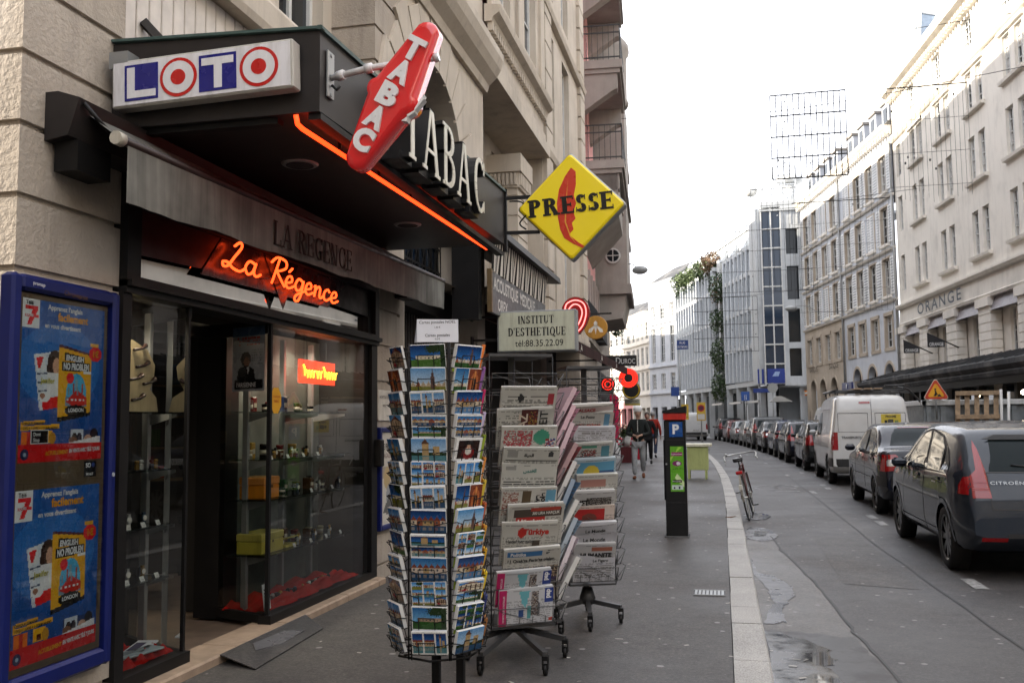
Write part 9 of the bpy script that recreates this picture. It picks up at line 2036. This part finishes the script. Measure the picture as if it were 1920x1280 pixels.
SMALL = dict(HATCH, L=3.9, W=.83, xr=.68, xf=3.15, wr=.295, top=[(0, .58), (.02, .8), (.07, 1.0), (.16, 1.16), (.3, 1.33), (.42, 1.39), (.9, 1.43), (1.5, 1.45), (2.0, 1.41), (2.45, 1.24), (2.9, 1.02), (3.1, .95), (3.5, .86), (3.8, .72), (3.9, .52)],
 side_win=[[(.86, .98), (.9, 1.3), (1.55, 1.36), (1.52, .97)], [(1.62, .97), (1.66, 1.36), (1.95, 1.33), (2.3, 1.2), (2.66, .98)], [(.5, 1.0), (.62, 1.22), (.78, 1.27), (.76, .99)]], side_trim=[[(.46, .95), (.62, 1.27), (.95, 1.35), (1.7, 1.4), (2.0, 1.36), (2.36, 1.22), (2.76, .95)]], rear_win=[(-.58, 1.02), (-.5, 1.3), (.5, 1.3), (.58, 1.02)], wind=[(-.64, 1.0), (-.54, 1.36), (.54, 1.36), (.64, 1.0)], tail_b=[(.58, .75), (.6, 1.05), (.78, 1.02), (.8, .75)], tail_s=[(.03, .76), (.09, 1.0), (.2, 1.0), (.22, .76)], tail_lens=None, seams=[(1.58, .3, .93, .02), (2.6, .3, .93, .0)], handles=[(.95, .86), (1.85, .85)], ant=None, wiper=None, mirror=(2.4, .95), plate=.62)
def heading(y): return 0 if y < 20 else atan2(.0022 * (y - 20), 1)
t, MT, hit, decal = make_car('parked_car', 'dark grey hatchback with boomerang tail lights, nearest of the parked row', HATCH, 3.04, 9.5, 0, 'car_graphite')
g = B('metal', hx('#8f9294')); h = hit((-2, .0, .86), (1, 0, 0)); P0 = h + V((-.012, 0, 0)); nrm = V((-.95, 0, .3))
for v_ in (1,):
 P, F, wd = textmesh('CITROËN', .01, None, 1.15); k = .03 / .72
 idx = [g.p(MT @ (hit((-2, .61 - x * .29 / wd, .885 + y * k), (1, 0, 0)) + V((-.008, 0, .002)))) for x, y in P]
 for q in F: g.face([idx[i] for i in q])
g.build('badge', t)
g = B('metal', hx('#b9b9b8')); decal(g, [(1.02, .845), (1.2, .845), (1.2, .86), (1.02, .86)], 'l', .03, 4, 1); decal(g, [(2.02, .835), (2.2, .835), (2.2, .85), (2.02, .85)], 'l', .03, 4, 1); g.build('door_handle', t)
g = B('tail_red'); decal(g, [(.5, .36), (.5, .4), (.72, .4), (.72, .36)], 'b', .01, 5, 2); decal(g, [(-.2, 1.325), (-.2, 1.34), (.2, 1.34), (.2, 1.325)], 'b', .008, 5, 1); g.build('reflector', t)
for s_ in (-1, 1):
 g = B('satin', (.42, .08, .08))
 for z in (.83, .845): decal(g, [(s_ * .625, z), (s_ * .625, z + .006), (s_ * .77, z + .006), (s_ * .77, z)], 'b', .009, 5, 1)
 g.mat = 'tail_red'; decal(g, [(s_ * .63, .9), (s_ * .63, .905), (s_ * .77, .905), (s_ * .77, .9)], 'b', .009, 5, 1, (.1, 0, 0)); g.build('lamp_strip', t)
g = B('black_metal'); decal(g, [(-.56, 1.29), (-.55, 1.335), (.55, 1.335), (.56, 1.29)], 'b', .02, 12, 2); g.build('spoiler_shadow', t)  # black decal painted in as the shade under the roof spoiler
t, MT, hit, decal = make_car('parked_car', 'very dark blue saloon between the grey hatchback and the white panel van', SEDAN, 3.19, 15.2, 0, 'car_navy')
g = B('tail_red'); decal(g, [(-.42, 1.352), (-.42, 1.362), (.42, 1.362), (.42, 1.352)], 'b', .01, 8, 1); g.build('brake_light', t)
t, MT, hit, decal = make_car('white_van', 'white panel van with a roof rack and a yellow sticker on its rear doors', VAN, 3.28, 22.3, heading(22), 'car_white')
g = B('trim_black'); decal(g, [(-.006, .62), (-.006, 1.93), (.006, 1.93), (.006, .62)], 'b', .003, 2, 14)
for y0, y1 in ((.08, .72), (-.72, -.08)):
 for q in ([(y0, 1.62), (y0, 1.632), (y1, 1.632), (y1, 1.62)], [(y0, 1.2), (y0, 1.208), (y1, 1.208), (y1, 1.2)]): decal(g, q, 'b', .003, 8, 1)
 for yy in (y0, y1): decal(g, [(yy, 1.2), (yy, 1.63), (yy + .01, 1.63), (yy + .01, 1.2)], 'b', .003, 1, 8)
g.build('rear_door_seam', t)
g = B('tail_red'); decal(g, [(.02, 1.84), (.02, 1.885), (.26, 1.885), (.26, 1.84)], 'b', .01, 5, 1); g.build('brake_light', t)
g = B('gloss', hx('#c9b23c')); decal(g, [(-.62, 1.3), (-.62, 1.6), (-.2, 1.6), (-.2, 1.3)], 'b', .006, 4, 4);
for yy, zz, ww, hh, c in ((-.4, 1.38, .12, .1, '#3a3a34'), (-.52, 1.36, .08, .1, '#6a7a3a'), (-.3, 1.4, .06, .06, '#22281e')): decal(g, [(yy - ww / 2, zz), (yy - ww / 2, zz + hh), (yy + ww / 2, zz + hh), (yy + ww / 2, zz)], 'b', .009, 3, 2, hx(c))
def tailtext(g, s_, yc, z, h_, c, mw):
 P, F, wd = textmesh(s_, .03); k = h_ / .72; kx = min(k, mw / wd); idx = []
 for x, y in P: q = hit((-2, yc + (wd / 2 - x) * kx, z + y * k), (1, 0, 0)); idx.append(g.p(MT @ (q + V((-.012, 0, 0)))))
 for q in F: g.face([idx[i] for i in q], c)
tailtext(g, 'PRIAME', -.41, 1.525, .05, hx('#3a3a2a'), .3); tailtext(g, 'TRANSPORTS', .45, 1.06, .05, hx('#4a4a4a'), .5); g.build('sticker', t)
g = B('steel_dark')
for x in (.5, 1.6, 2.5): g.tube([MT @ V((x, -.7, 2.06)), MT @ V((x, -.7, 2.15)), MT @ V((x, .7, 2.15)), MT @ V((x, .7, 2.06))], .022, 6)
for y in (-.72, .72): g.tube([MT @ V((.1, y, 2.15)), MT @ V((2.8, y, 2.15))], .026, 6)
g.tube([MT @ V((.1, -.72, 2.15)), MT @ V((.02, -.72, 2.24)), MT @ V((.02, -.3, 2.24))], .02, 6); g.build('roof_rack', t)
g = B('wood_pale')
for k in range(3): g.box((.3, -.3 + k * .22, 2.175), (2.9, -.14 + k * .22, 2.2))
g.v = [MT @ q for q in g.v]; tag(g.build('plank', org=tuple(MT @ V((1.5, 0, 2.17)))), 'pale planks tied on the roof rack of the white van', 'planks')
rowc = [('parked_car', 'black hatchback just ahead of the white van', SMALL, 'car_black', 28.2), ('parked_car', 'dark blue hatchback, second car ahead of the white van', HATCH, 'car_navy', 33.3), ('parked_car', 'blue hatchback with bright red tail lights, third car ahead of the white van', SMALL, 'car_blue', 38.4), ('parked_car', 'black saloon, fourth car ahead of the white van', SEDAN, 'car_black', 43.2), ('parked_car', 'dark grey people carrier, fifth car ahead of the white van', MPV, 'car_grey', 48.4), ('parked_car', 'small silver hatchback, sixth car ahead of the white van', SMALL, 'car_silver', 53.4), ('parked_car', 'silver saloon beyond the small silver hatchback', SEDAN, 'car_silver', 58.2), ('parked_car', 'dark red hatchback near the far end of the parked row', SMALL, 'car_red', 63.4), ('parked_car', 'black people carrier at the far end of the parked row', MPV, 'car_black', 68.4)]
for nm, lb, S, pt, y in rowc: make_car(nm, lb, S, carx(y) + .88, y, heading(y), pt)
make_car('delivery_van', 'second white van, seen behind the roof of the black hatchback', VAN, 5.1, 42.0, heading(42), 'car_white', 'vans standing at the far kerb')
make_car('delivery_van', 'distant white minibus with a green roof stripe near the office porch', VAN, -1.9, 70.0, .2, 'car_white', 'vans standing at the far kerb')
